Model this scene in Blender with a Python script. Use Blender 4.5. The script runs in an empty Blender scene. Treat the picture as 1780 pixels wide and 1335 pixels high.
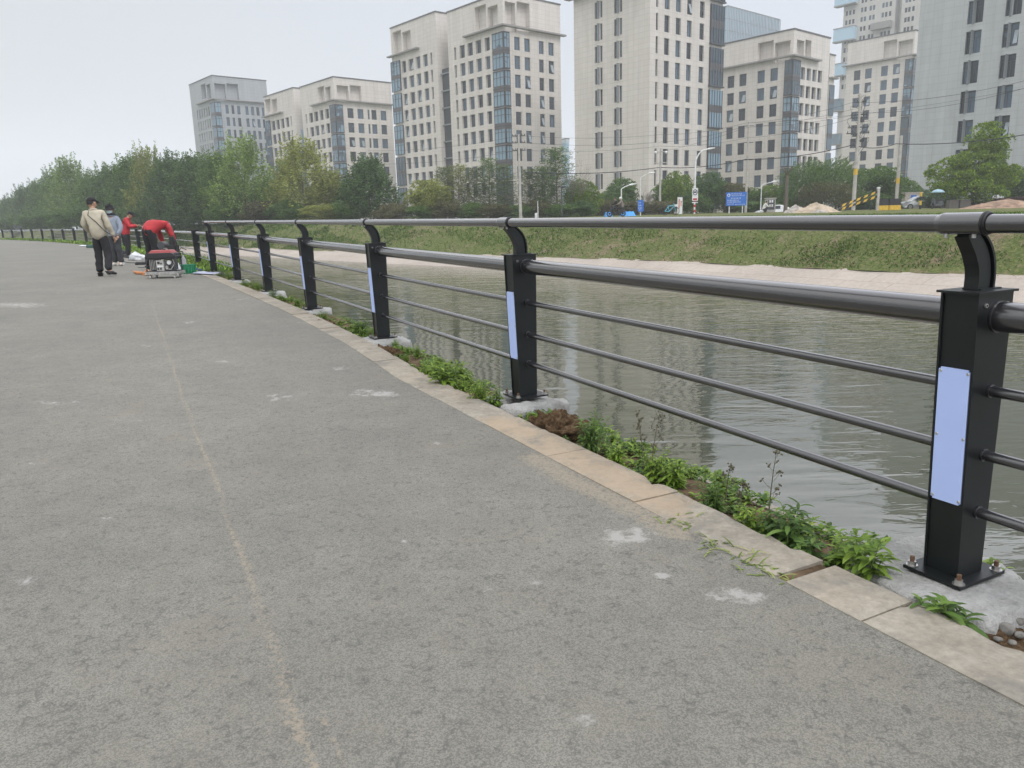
import bpy, bmesh, math, random
from math import sin, cos, pi, radians as rad
from mathutils import Vector, Matrix, noise
random.seed(11)
S = bpy.context.scene
COL = S.collection

# ------------------------------------------------------------------ camera
F, TH, RO, ZC = 1337.0, rad(12.1), rad(-1.6), 1.22
cam_d = bpy.data.cameras.new('camera'); cam = bpy.data.objects.new('camera', cam_d); COL.objects.link(cam)
cam_d.sensor_width = 36; cam_d.lens = F/1780*36; cam_d.clip_end = 3000; cam_d.clip_start = .05
CR = (Matrix.Rotation(pi/2-TH, 3, 'X') @ Matrix.Rotation(RO, 3, 'Z'))
cam.matrix_world = Matrix.Translation((0, 0, ZC)) @ CR.to_4x4()
S.camera = cam
S.render.resolution_x, S.render.resolution_y = 1024, 768

# ------------------------------------------------------------------ world: overcast sky
SUN_EL, SUN_AZ = rad(52), rad(155)      # azimuth clockwise from +Y
w = bpy.data.worlds.new('World'); S.world = w; w.use_nodes = True
nt = w.node_tree; nt.nodes.clear()
out = nt.nodes.new('ShaderNodeOutputWorld'); bg = nt.nodes.new('ShaderNodeBackground')
sky = nt.nodes.new('ShaderNodeTexSky'); sky.sky_type = 'NISHITA'; sky.sun_disc = False
sky.sun_elevation = SUN_EL; sky.sun_rotation = SUN_AZ; sky.dust_density = 4; sky.air_density = 1.2
tc = nt.nodes.new('ShaderNodeTexCoord'); sp = nt.nodes.new('ShaderNodeSeparateXYZ')
ramp = nt.nodes.new('ShaderNodeValToRGB')
nt.links.new(tc.outputs['Generated'], sp.inputs[0])
nt.links.new(sp.outputs['Z'], ramp.inputs[0])
e = ramp.color_ramp.elements
e[0].position = 0; e[0].color = (.30, .312, .316, 1)
e[1].position = 1; e[1].color = (.80, .82, .86, 1)
x = e.new(.25); x.color = (.322, .342, .362, 1)
x = e.new(.29); x.color = (.36, .378, .395, 1)
x = e.new(.42); x.color = (.92, .94, .96, 1)
mul = nt.nodes.new('ShaderNodeVectorMath'); mul.operation = 'SCALE'; mul.inputs['Scale'].default_value = 21
nt.links.new(ramp.outputs[0], mul.inputs[0])
# faint cloud structure
nz = nt.nodes.new('ShaderNodeTexNoise'); nz.inputs['Scale'].default_value = 1.7; nz.inputs['Detail'].default_value = 3
mp = nt.nodes.new('ShaderNodeMapping'); mp.inputs['Scale'].default_value = (1, 1, 3)
nt.links.new(tc.outputs['Generated'], mp.inputs[0]); nt.links.new(mp.outputs[0], nz.inputs[0])
mr = nt.nodes.new('ShaderNodeMapRange'); mr.inputs[3].default_value = .95; mr.inputs[4].default_value = 1.05
nt.links.new(nz.outputs[0], mr.inputs[0])
mul2 = nt.nodes.new('ShaderNodeVectorMath'); mul2.operation = 'SCALE'
nt.links.new(mul.outputs[0], mul2.inputs[0]); nt.links.new(mr.outputs[0], mul2.inputs['Scale'])
mix = nt.nodes.new('ShaderNodeMixRGB'); mix.inputs[0].default_value = .93
nt.links.new(sky.outputs[0], mix.inputs[1]); nt.links.new(mul2.outputs[0], mix.inputs[2])
# paler and warmer towards the left of the street, a touch bluer to the right
rx_ = nt.nodes.new('ShaderNodeValToRGB'); mx_ = nt.nodes.new('ShaderNodeMapRange'); mx_.inputs[1].default_value = -.75; mx_.inputs[2].default_value = .65
nt.links.new(sp.outputs['X'], mx_.inputs[0]); nt.links.new(mx_.outputs[0], rx_.inputs[0])
rx_.color_ramp.elements[0].color = (.83, .815, .785, 1); rx_.color_ramp.elements[1].color = (.965, .965, 1.04, 1)
mm_ = nt.nodes.new('ShaderNodeVectorMath'); mm_.operation = 'MULTIPLY'; nt.links.new(mix.outputs[0], mm_.inputs[0]); nt.links.new(rx_.outputs[0], mm_.inputs[1])
nt.links.new(mm_.outputs[0], bg.inputs[0]); bg.inputs[1].default_value = .1
nt.links.new(bg.outputs[0], out.inputs[0])
# ------------------------------------------------------------------ sun (veiled)
ld = bpy.data.lights.new('sun', 'SUN'); ld.energy = 1.1; ld.angle = rad(18); ld.color = (1, .96, .9)
sun = bpy.data.objects.new('sun', ld); COL.objects.link(sun)
dv = Vector((sin(SUN_AZ)*cos(SUN_EL), cos(SUN_AZ)*cos(SUN_EL), sin(SUN_EL)))
sun.rotation_euler = dv.to_track_quat('Z', 'Y').to_euler()
S.view_settings.view_transform = 'Standard'; S.view_settings.look = 'None'
S.view_settings.exposure = 0.2; S.view_settings.gamma = 1
S.render.engine = 'CYCLES'
S.cycles.max_bounces = 8; S.cycles.transparent_max_bounces = 8; S.cycles.volume_bounces = 1

# ------------------------------------------------------------------ pixel -> point helpers (photograph's own pixels)
def ray(u, v): return CR @ Vector(((u-890)/F, -(v-667.5)/F, -1))
C0 = Vector((0, 0, ZC))
def onz(u, v, z): d = ray(u, v); return C0+d*((z-ZC)/d.z)
def aty(u, v, Y): d = ray(u, v); return C0+d*(Y/d.y)
def proj(p):
    q = CR.transposed() @ (Vector(p)-C0); return 890-F*q.x/q.z, 667.5+F*q.y/q.z

# ------------------------------------------------------------------ reference curve of the riverside railing
_A = Vector((1.467, 2.397)); _d = Vector((-8.44, 16.02)).normalized(); _n = Vector((_d.y, -_d.x))
KP = [_A-_d*40, _A-_d*20, _A-_d*9.06, _A-_d*6.04, _A-_d*3.02]
for k, b in enumerate((0, .03, .05, .075, .09, .06, .0)): KP.append(_A+_d*(3.02*k)+_n*b)
FARP = [(-8.52,21.44),(-10.93,25.63),(-13.4,29.78),(-15.95,33.89),(-18.57,37.96),(-21.24,41.98),(-23.99,45.96),(-26.79,49.89),(-29.66,53.79),(-32.58,57.64),(-35.56,61.44),(-38.59,65.2),(-41.68,68.92),(-44.82,72.6),(-48.,76.23),(-51.24,79.82),(-54.6,83.4),(-58.1,86.9)]
KP += [Vector(p) for p in FARP]
dd = Vector((-.71, .70)).normalized()
for k in (30, 80, 200, 400): KP.append(KP[-1]+dd*k)
DN = []      # dense samples (s, x, y)
def _cr():
    P = [KP[0]*2-KP[1]]+KP+[KP[-1]*2-KP[-2]]; s = 0; last = None; marks = []
    for i in range(1, len(P)-2):
        p0, p1, p2, p3 = P[i-1:i+3]; L = (p2-p1).length; N = max(4, int(L/.25))
        t0 = 0; t1 = (p1-p0).length**.5; t2 = t1+L**.5; t3 = t2+(p3-p2).length**.5
        for j in range(N):
            t = t1+(t2-t1)*j/N
            a1 = p0*((t1-t)/(t1-t0))+p1*((t-t0)/(t1-t0)); a2 = p1*((t2-t)/(t2-t1))+p2*((t-t1)/(t2-t1)); a3 = p2*((t3-t)/(t3-t2))+p3*((t-t2)/(t3-t2))
            b1 = a1*((t2-t)/(t2-t0))+a2*((t-t0)/(t2-t0)); b2 = a2*((t3-t)/(t3-t1))+a3*((t-t1)/(t3-t1))
            c = b1*((t2-t)/(t2-t1))+b2*((t-t1)/(t2-t1))
            if last is not None: s += (c-last).length
            if j == 0: marks.append(s)
            DN.append((s, c.x, c.y)); last = c
    off = marks[5]
    for i, (a, x, y) in enumerate(DN): DN[i] = (a-off, x, y)
    return [m-off for m in marks]
MARK = _cr()      # arc length of every key point, 0 at the near post
import bisect
_ss = [a[0] for a in DN]
def cur(s):
    i = min(max(bisect.bisect(_ss, s)-1, 0), len(DN)-2)
    a, b = DN[i], DN[i+1]; k = (s-a[0])/(b[0]-a[0])
    p = Vector((a[1]+(b[1]-a[1])*k, a[2]+(b[2]-a[2])*k))
    a2 = DN[max(i-2, 0)]; b2 = DN[min(i+3, len(DN)-1)]
    d = Vector((b2[1]-a2[1], b2[2]-a2[2])).normalized()
    return p, d, Vector((d.y, -d.x))
def zg(s): return .02+.0098*min(s, 18)+.0055*min(max(0, s-18), 120)
def W(s, t, z=0.0):
    p, d, n = cur(s); q = p+n*t; return Vector((q.x, q.y, zg(s)+z))
def WZ(s, t, z):
    p, d, n = cur(s); q = p+n*t; return Vector((q.x, q.y, z))
def toST(x, y):
    q = Vector((x, y)); best = min(range(0, len(DN), 3), key=lambda i: (DN[i][1]-x)**2+(DN[i][2]-y)**2)
    p, d, n = cur(DN[best][0]); s = DN[best][0]+(q-p).dot(d); p, d, n = cur(s)
    return s+(q-p).dot(d), (q-p).dot(n)
def gpt(u, v, dz=0):      # point of the path's surface under a pixel
    z = .02
    for _ in range(8):
        p = onz(u, v, z+dz); s, t = toST(p.x, p.y); z = zg(s)
    return p
def yaw_at(s): d = cur(s)[1]; return math.atan2(d.y, d.x)
def lerp_tab(tab, x):
    if x <= tab[0][0]: return tab[0][1]
    for (a, b), (c, d) in zip(tab[:-1], tab[1:]):
        if x <= c: return b+(d-b)*(x-a)/(c-a)
    return tab[-1][1]
TW = lambda s: lerp_tab([(10,19.3),(25,18.6),(34,17.7),(45,16),(60,15),(90,15.5),(140,16)], s)       # far water edge
ZB = lambda s: lerp_tab([(10,.92),(20,.97),(40,1.12),(65,1.33),(100,1.5)], s)                      # top of the far bank
def land(x, y): return ZB(toST(x, y)[0])
def fz(u, v_hint, Y):       # point standing on the far land, column u at forward distance Y
    p = aty(u, v_hint, Y); z = land(p.x, p.y)
    for _ in range(6):      # slide along the column so that the foot of the thing projects on u
        uu, vv = proj((p.x, Y, z)); p.x += (u-uu)*Y/F
    return Vector((p.x, Y, z))

# ------------------------------------------------------------------ mesh builder
class MB:
    def __init__(self): self.v = []; self.f = []; self.m = []; self.sm = []
    def add(self, vs, fs, m=0, smooth=False):
        o = len(self.v); self.v += [tuple(v) for v in vs]
        for f in fs: self.f.append([o+i for i in f]); self.m.append(m); self.sm.append(smooth)
    def box(self, lo, hi, m=0, M=None):
        x0, y0, z0 = lo; x1, y1, z1 = hi
        vs = [Vector(p) for p in ((x0,y0,z0),(x1,y0,z0),(x1,y1,z0),(x0,y1,z0),(x0,y0,z1),(x1,y0,z1),(x1,y1,z1),(x0,y1,z1))]
        if M is not None: vs = [M @ v for v in vs]
        self.add(vs, [(0,3,2,1),(4,5,6,7),(0,1,5,4),(1,2,6,5),(2,3,7,6),(3,0,4,7)], m)
    def tube(self, pts, r, seg=10, m=0, caps=True, smooth=True):
        pts = [Vector(p) for p in pts]; n = len(pts)
        rs = list(r) if isinstance(r, (list, tuple)) else [r]*n
        vs = []; ref = None
        for i, p in enumerate(pts):
            d = (pts[min(i+1, n-1)]-pts[max(i-1, 0)]).normalized()
            if ref is None:
                ref = Vector((0, 0, 1)) if abs(d.z) < .9 else Vector((1, 0, 0))
            a = (ref-d*ref.dot(d)).normalized(); b = d.cross(a); ref = a
            for k in range(seg):
                th = 2*pi*k/seg; vs.append(p+(a*cos(th)+b*sin(th))*rs[i])
        fs = [(i*seg+k, i*seg+(k+1) % seg, (i+1)*seg+(k+1) % seg, (i+1)*seg+k) for i in range(n-1) for k in range(seg)]
        self.add(vs, fs, m, smooth)
        if caps:
            self.add(vs[:seg], [tuple(range(seg))[::-1]], m); self.add(vs[-seg:], [tuple(range(seg))], m)
    def prism(self, prof, d0, d1, m=0, M=None):       # profile in (y,z) extruded along x
        n = len(prof)
        vs = [Vector((d0, a, b)) for a, b in prof]+[Vector((d1, a, b)) for a, b in prof]
        if M is not None: vs = [M @ v for v in vs]
        fs = [(i, (i+1) % n, n+(i+1) % n, n+i) for i in range(n)]+[tuple(range(n))[::-1], tuple(range(n, 2*n))]
        self.add(vs, fs, m)
    def sphere(self, c, r, m=0, seg=12, ring=8, M=None, sc=(1, 1, 1)):
        c = Vector(c); vs = []; fs = []
        for i in range(ring+1):
            ph = pi*i/ring
            for k in range(seg):
                th = 2*pi*k/seg; v = c+Vector((r*sc[0]*sin(ph)*cos(th), r*sc[1]*sin(ph)*sin(th), r*sc[2]*cos(ph)))
                vs.append(M @ v if M is not None else v)
        for i in range(ring):
            for k in range(seg): fs.append((i*seg+k, (i+1)*seg+k, (i+1)*seg+(k+1) % seg, i*seg+(k+1) % seg))
        self.add(vs, fs, m, True)
    def mesh(self, name, mats):
        me = bpy.data.meshes.new(name); me.from_pydata(self.v, [], self.f)
        for mt in (mats if isinstance(mats, (list, tuple)) else [mats]): me.materials.append(mt)
        me.polygons.foreach_set('material_index', self.m); me.polygons.foreach_set('use_smooth', self.sm)
        me.update(); return me
    def build(self, name, mats, parent=None, M=None, bevel=0):
        o = link(name, self.mesh(name, mats), parent, M)
        if bevel:
            bm = bmesh.new(); bm.from_mesh(o.data); bmesh.ops.remove_doubles(bm, verts=bm.verts, dist=1e-5)
            bm.to_mesh(o.data); bm.free()
            b = o.modifiers.new('bevel', 'BEVEL'); b.width = bevel; b.segments = 2; b.limit_method = 'ANGLE'
        return o
def link(name, me, parent=None, M=None):
    o = bpy.data.objects.new(name, me); COL.objects.link(o)
    if parent is not None: o.parent = parent
    if M is not None: o.matrix_local = M
    return o
def empty(name, loc, yaw=0): 
    o = bpy.data.objects.new(name, None); COL.objects.link(o); o.location = loc; o.rotation_euler = (0, 0, yaw)
    o.empty_display_size = .2; return o
def tag(o, label, cat, group=None, kind=None):
    if label: o['label'] = label
    if cat: o['category'] = cat
    if group: o['group'] = group
    if kind: o['kind'] = kind
    return o
def struct(o): o['kind'] = 'structure'; return o
def frame(p, d, n):       # local x back along the railing (towards the lens), local y towards the river
    M = Matrix.Identity(4); M.col[0][:3] = (-d.x, -d.y, 0); M.col[1][:3] = (n.x, n.y, 0); M.col[2][:3] = (0, 0, 1); M.col[3][:3] = p
    return M
def nz3(v, s, seed=0): return noise.noise(Vector(v)*s+Vector((seed*7.3, seed*3.1, seed*1.7)))
def fbm(v, s, o=4, seed=0): return sum(nz3(v, s*2**i, seed+i)*.5**i for i in range(o))

# ------------------------------------------------------------------ materials
def newmat(name):
    m = bpy.data.materials.new(name); m.use_nodes = True; return m, m.node_tree, m.node_tree.nodes['Principled BSDF']
def noise_node(nt, scale, detail=4, rough=.55, coord='Object', sc=None, typ='ShaderNodeTexNoise'):
    t = nt.nodes.new('ShaderNodeTexCoord'); n = nt.nodes.new(typ); n.inputs['Scale'].default_value = scale
    if 'Detail' in n.inputs: n.inputs['Detail'].default_value = detail
    if typ == 'ShaderNodeTexNoise': n.inputs['Roughness'].default_value = rough
    if sc:
        mp = nt.nodes.new('ShaderNodeMapping'); mp.inputs['Scale'].default_value = sc
        nt.links.new(t.outputs[coord], mp.inputs[0]); nt.links.new(mp.outputs[0], n.inputs['Vector'])
    else: nt.links.new(t.outputs[coord], n.inputs['Vector'])
    return n
def rampn(nt, src, stops):
    r = nt.nodes.new('ShaderNodeValToRGB'); el = r.color_ramp.elements
    while len(el) < len(stops): el.new(.5)
    for q, (p, c) in zip(el, stops): q.position = p; q.color = (*c, 1) if len(c) == 3 else c
    nt.links.new(src, r.inputs[0]); return r
def mixn(nt, fac, a, b, mode='MIX'):
    m = nt.nodes.new('ShaderNodeMixRGB'); m.blend_type = mode
    for i, q in enumerate((fac, a, b)):
        if hasattr(q, 'links'): nt.links.new(q, m.inputs[i])
        elif isinstance(q, (int, float)): m.inputs[i].default_value = q
        else: m.inputs[i].default_value = (*q, 1)
    return m.outputs[0]
def bumpn(nt, b, h, dist, strength=1.0, prev=None):
    n = nt.nodes.new('ShaderNodeBump'); n.inputs['Distance'].default_value = dist; n.inputs['Strength'].default_value = strength
    nt.links.new(h, n.inputs['Height'])
    if prev is not None: nt.links.new(prev, n.inputs['Normal'])
    if b is not None: nt.links.new(n.outputs[0], b.inputs['Normal'])
    return n.outputs[0]
def mat(name, col, rough=.6, metal=0.0, var=.12, scale=6, bump=0, bscale=40, spec=.5, col2=None):
    m, nt, b = newmat(name)
    n = noise_node(nt, scale)
    c2 = col2 or tuple(c*(1-2*var) for c in col); c1 = tuple(min(1, c*(1+var)) for c in col)
    r = rampn(nt, n.outputs[0], [(.3, c2), (.7, c1)]); nt.links.new(r.outputs[0], b.inputs['Base Color'])
    b.inputs['Roughness'].default_value = rough; b.inputs['Metallic'].default_value = metal; b.inputs['Specular IOR Level'].default_value = spec
    if bump: bumpn(nt, b, noise_node(nt, bscale, 5).outputs[0], bump)
    return m
def leafmat(name, c1, c2, transl=.35, rough=.55):
    m, nt, b = newmat(name)
    g = nt.nodes.new('ShaderNodeNewGeometry')
    n = noise_node(nt, .45, 2, coord='Object')
    r = rampn(nt, g.outputs['Random Per Island'], [(0, tuple(c*.62 for c in c1)), (.55, c1), (1, c2)])
    r2 = rampn(nt, n.outputs[0], [(.35, (.72, .72, .72)), (.65, (1.12, 1.12, 1.12))])
    c = mixn(nt, 1.0, r.outputs[0], r2.outputs[0], 'MULTIPLY')
    oi = nt.nodes.new('ShaderNodeObjectInfo')
    r3 = rampn(nt, oi.outputs['Random'], [(0, (.85, .88, .85)), (1, (1.12, 1.1, 1.0))])
    c = mixn(nt, 1.0, c, r3.outputs[0], 'MULTIPLY')
    nt.links.new(c, b.inputs['Base Color']); b.inputs['Roughness'].default_value = rough; b.inputs['Specular IOR Level'].default_value = .3
    tr = nt.nodes.new('ShaderNodeBsdfTranslucent'); nt.links.new(c, tr.inputs[0])
    mx = nt.nodes.new('ShaderNodeMixShader'); mx.inputs[0].default_value = transl
    o = nt.nodes['Material Output']; nt.links.new(b.outputs[0], mx.inputs[1]); nt.links.new(tr.outputs[0], mx.inputs[2]); nt.links.new(mx.outputs[0], o.inputs[0])
    return m

# ================================================================== SETTING: ground, path, river
# --- asphalt
def asphalt_mat():
    m, nt, b = newmat('asphalt')
    big = noise_node(nt, .55, 5, .6); mid = noise_node(nt, 5, 5, .65)
    v = noise_node(nt, 260, typ='ShaderNodeTexVoronoi'); v.feature = 'F1'
    v2 = noise_node(nt, 420, typ='ShaderNodeTexVoronoi')
    fine = noise_node(nt, 420, 3, .7)
    base = rampn(nt, big.outputs[0], [(.3, (.150, .147, .132)), (.7, (.190, .185, .164))]).outputs[0]
    base = mixn(nt, 1.0, base, rampn(nt, mid.outputs[0], [(.3, (.9, .9, .9)), (.7, (1.08, 1.08, 1.07))]).outputs[0], 'MULTIPLY')
    vc = nt.nodes.new('ShaderNodeSeparateColor'); nt.links.new(v.outputs['Color'], vc.inputs[0])
    stones = rampn(nt, vc.outputs[0], [(0, (.80, .80, .79)), (.35, (.96, .96, .95)), (.9, (1.04, 1.04, 1.03)), (.97, (1.2, 1.2, 1.18)), (1, (1.5, 1.48, 1.45))]).outputs[0]
    base = mixn(nt, 1.0, base, stones, 'MULTIPLY')
    crev = rampn(nt, v.outputs['Distance'], [(.4, (1, 1, 1)), (.85, (.74, .74, .73))]).outputs[0]
    base = mixn(nt, .75, base, crev, 'MULTIPLY')
    tn = noise_node(nt, 1.7, 5, .7); base = mixn(nt, rampn(nt, tn.outputs[0], [(.5, (0, 0, 0)), (.72, (.4, .4, .4))]).outputs[0], base, (.20, .18, .145))
    ve = noise_node(nt, 42, typ='ShaderNodeTexVoronoi', sc=(1, 1, 1)); ve.feature = 'DISTANCE_TO_EDGE'; wn = noise_node(nt, 26, 4, .7)
    a_ = rampn(nt, ve.outputs['Distance'], [(.0, (1, 1, 1)), (.10, (0, 0, 0))]).outputs[0]; b_ = rampn(nt, wn.outputs[0], [(.52, (0, 0, 0)), (.62, (1, 1, 1))]).outputs[0]
    base = mixn(nt, mixn(nt, 1, a_, b_, 'MULTIPLY'), base, (.10, .098, .09))
    vs_ = noise_node(nt, 105, typ='ShaderNodeTexVoronoi'); sc_ = nt.nodes.new('ShaderNodeSeparateColor'); nt.links.new(vs_.outputs['Color'], sc_.inputs[0])
    a_ = rampn(nt, sc_.outputs[1], [(.935, (0, 0, 0)), (.95, (1, 1, 1))]).outputs[0]; b_ = rampn(nt, vs_.outputs['Distance'], [(.28, (1, 1, 1)), (.42, (0, 0, 0))]).outputs[0]
    base = mixn(nt, mixn(nt, 1, a_, b_, 'MULTIPLY'), base, (.42, .41, .38))
    # sparse darker pits
    pit = noise_node(nt, 75, 3, .7, sc=(1, 1, 1)); base = mixn(nt, 1.0, base, rampn(nt, pit.outputs[0], [(.28, (.72, .72, .72)), (.34, (1, 1, 1))]).outputs[0], 'MULTIPLY')
    for nm, c1, c2, sc in (('sand', (.31, .265, .195), (.25, .215, .165), 60), ('dust', (.42, .41, .38), (.3, .295, .28), 13)):
        at = nt.nodes.new('ShaderNodeAttribute'); at.attribute_name = nm
        n = noise_node(nt, sc, 6, .75)
        mm = nt.nodes.new('ShaderNodeMath'); mm.operation = 'ADD'; nt.links.new(at.outputs['Fac'], mm.inputs[0]); nt.links.new(n.outputs[0], mm.inputs[1])
        f = rampn(nt, mm.outputs[0], [(.84, (0, 0, 0)), (.96, (.75, .75, .75))]).outputs[0]
        base = mixn(nt, f, base, mixn(nt, fine.outputs[0], c2, c1))
    nt.links.new(base, b.inputs['Base Color']); b.inputs['Roughness'].default_value = .88; b.inputs['Specular IOR Level'].default_value = .25
    h1 = bumpn(nt, None, v.outputs['Distance'], -.0007, .6)
    h2 = bumpn(nt, None, fine.outputs[0], .0005, .7, h1)
    h3 = bumpn(nt, None, mid.outputs[0], .0022, .4, h2)
    bumpn(nt, b, v2.outputs['Distance'], -.0005, .6, h3)
    return m
M_ASPH = asphalt_mat()
def frange(a, b, st): 
    n = int(round((b-a)/st)); return [a+(b-a)*i/n for i in range(n)]
TK = lambda s: lerp_tab([(1,-.54),(4,-.55),(6,-.42),(9,-.38),(12,-.42),(18,-.42)], s)      # asphalt / kerb line
KB = lambda s: TK(s)+.235
SS = frange(-40, -4, 4)+frange(-4, -1.8, .06)+frange(-1.8, 6, .03)+frange(6, 11, .06)+frange(11, 30, .4)+frange(30, 110, 2)+frange(110, 300, 10)+[300]
TT = frange(0, 2.9, .03)+frange(2.9, 4.4, .06)+frange(4.4, 9, .5)+[9, 10.5, 12]
DUST = [(1085,932,75,26,.5),(850,1022,22,12,.35),(925,1012,26,12,.35),(1262,1030,46,24,.42),(1315,1042,40,16,.36),(650,683,60,12,.38),(760,768,18,7,.35),(30,530,70,7,.4),(25,457,45,5,.4),(1020,1255,45,30,.3),(60,808,30,9,.28),(480,690,60,12,.24),(255,600,60,8,.2),(1200,1090,60,30,.2),(540,560,50,6,.25),(60,1010,60,22,.22),(185,900,18,5,.3),(505,880,22,6,.24),(700,940,16,5,.26),(330,560,26,4,.26),(385,628,20,4,.28),(590,640,22,5,.28),(735,870,10,4,.3),(1150,1000,20,8,.3),(960,1080,14,6,.28),(420,1180,30,10,.2),(820,1180,40,14,.2),(230,730,30,6,.2),(100,845,22,6,.26),(820,905,40,12,.2),(430,520,40,5,.25),(100,700,60,8,.25)]
DUSTP = []
for u, v, ru, rv, k in DUST:
    c = gpt(u, v); a = gpt(u+ru, v); b_ = gpt(u, v+rv*.9); DUSTP.append((c.xy, (a-c).xy*1.35, (b_-c).xy*1.35, min(.44, k+.12)))
SANDL = [([(262,520),(285,590),(318,690),(345,765),(372,830),(405,925),(432,1005),(462,1090),(492,1165),(520,1250),(548,1345)], .026, .425), ([(405,925),(440,960),(470,1010)], .05, .27), ([(470,1150),(490,1220),(505,1290)], .03, .34), ([(560,1240),(600,1335)], .022, .36), ([(318,690),(330,740)], .07, .2),
         ([(930,795),(1000,838),(1093,878),(1180,925)], .13, .45), ([(1210,955),(1400,1062),(1560,1150),(1700,1230)], .05, .2), ([(640,640),(760,715),(860,765),(930,800)], .045, .3), ([(400,515),(500,565),(600,620)], .05, .25)]
SANDB = [(500,880,60,22,.26),(640,1165,50,26,.24),(660,1170,16,26,.2),(760,1240,70,40,.16),(1010,800,60,16,.2),(545,985,30,10,.26),(1250,1000,60,20,.14)]
SLP = [([gpt(*p).xy for p in l], r, k) for l, r, k in SANDL]
SBP = []
for u, v, ru, rv, k in SANDB:
    c = gpt(u, v); SBP.append((c.xy, (gpt(u+ru, v)-c).xy, (gpt(u, v+rv*.9)-c).xy, k))
def segd(p, l):
    best = 9
    for a, b in zip(l[:-1], l[1:]):
        e = b-a; t = max(0, min(1, (p-a).dot(e)/e.length_squared)); best = min(best, (p-a-e*t).length)
    return best
def blobs(p, L):
    r = 0
    for c, a, b, k in L:
        q = p-c
        if abs(q.x) > 3 or abs(q.y) > 3: continue
        det = a.x*b.y-a.y*b.x; i = (q.x*b.y-q.y*b.x)/det; j = (a.x*q.y-a.y*q.x)/det; d = i*i+j*j
        if d < 2.5: r = max(r, k*math.exp(-d*1.1))
    return r
def path_mesh():
    vs = []; sand = []; dust = []
    for s in SS:
        p, d, n = cur(s); z = zg(s); tk = TK(s)+.004
        for t in TT:
            q = p+n*(tk-t); zz = z-.001+(.003*nz3((q.x, q.y, 0), .8))*min(1, t/.4)
            vs.append((q.x, q.y, zz))
            if -4 <= s <= 18 and t < 5:
                sv = 0
                for l, r, k in SLP: sv = max(sv, k*math.exp(-(segd(q, l)/r)**2*.8))
                sand.append(max(sv, blobs(q, SBP))); dust.append(blobs(q, DUSTP))
            else: sand.append(0); dust.append(0)
    n = len(TT); fs = [(i*n+j, i*n+j+1, (i+1)*n+j+1, (i+1)*n+j) for i in range(len(SS)-1) for j in range(n-1)]
    me = bpy.data.meshes.new('path'); me.from_pydata(vs, [], fs); me.materials.append(M_ASPH)
    for nm, L in (('sand', sand), ('dust', dust)):
        a = me.attributes.new(nm, 'FLOAT', 'POINT'); a.data.foreach_set('value', L)
    for p in me.polygons: p.use_smooth = True
    return me
struct(link('path', path_mesh()))

M_SOIL = mat('soil', (.15, .105, .065), .95, scale=9, var=.3, bump=.02, bscale=30, spec=.1)
def grassmat():
    m, nt, b = newmat('grass_ground')
    a = noise_node(nt, .5, 5, .6); f = noise_node(nt, 9, 5, .75); g = noise_node(nt, 2.2, 4, .7)
    c = rampn(nt, f.outputs[0], [(.32, (.045, .07, .02)), (.5, (.10, .125, .04)), (.68, (.19, .19, .08))]).outputs[0]
    dry = rampn(nt, f.outputs[0], [(.35, (.12, .095, .06)), (.65, (.27, .22, .145))]).outputs[0]
    k = mixn(nt, 1, a.outputs[0], g.outputs[0], 'MULTIPLY')
    c = mixn(nt, rampn(nt, k, [(.245, (0, 0, 0)), (.36, (.9, .9, .9))]).outputs[0], c, dry)
    nt.links.new(c, b.inputs['Base Color']); b.inputs['Roughness'].default_value = .95; b.inputs['Specular IOR Level'].default_value = .1
    bumpn(nt, b, f.outputs[0], .06)
    return m
M_GRASSG = grassmat()
def conc(name, c1, c2, joint=None, bump=.004):
    m, nt, b = newmat(name)
    a = noise_node(nt, 1.1, 6, .65); f = noise_node(nt, 45, 5, .7); st = noise_node(nt, 6, 5, .7)
    c = rampn(nt, a.outputs[0], [(.3, c2), (.7, c1)]).outputs[0]
    c = mixn(nt, 1, c, rampn(nt, st.outputs[0], [(.3, (.78, .77, .75)), (.6, (1.08, 1.08, 1.08))]).outputs[0], 'MULTIPLY')
    c = mixn(nt, 1, c, rampn(nt, f.outputs[0], [(.3, (.85, .85, .85)), (.65, (1.08, 1.08, 1.08))]).outputs[0], 'MULTIPLY')
    nt.links.new(c, b.inputs['Base Color']); b.inputs['Roughness'].default_value = .92; b.inputs['Specular IOR Level'].default_value = .2
    p = bumpn(nt, None, f.outputs[0], bump); bumpn(nt, b, st.outputs[0], bump*3, .6, p)
    return m
def strip(name, prof, m, s0, s1, step, jitter=0, smooth=True):
    """prof: list of functions s -> (t, z absolute or offset flag)"""
    vs = []; ss = frange(s0, s1, step)+[s1]
    for s in ss:
        for j, f in enumerate(prof):
            t, z = f(s); p = WZ(s, t, z)
            if jitter: p.z += jitter*fbm((p.x, p.y, 0), 1.6, 3, 2)
            vs.append(p)
    n = len(prof); mb = MB(); mb.add(vs, [(i*n+j, (i+1)*n+j, (i+1)*n+j+1, i*n+j+1) for i in range(len(ss)-1) for j in range(n-1)], 0, smooth)
    return mb.build(name, m)
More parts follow.
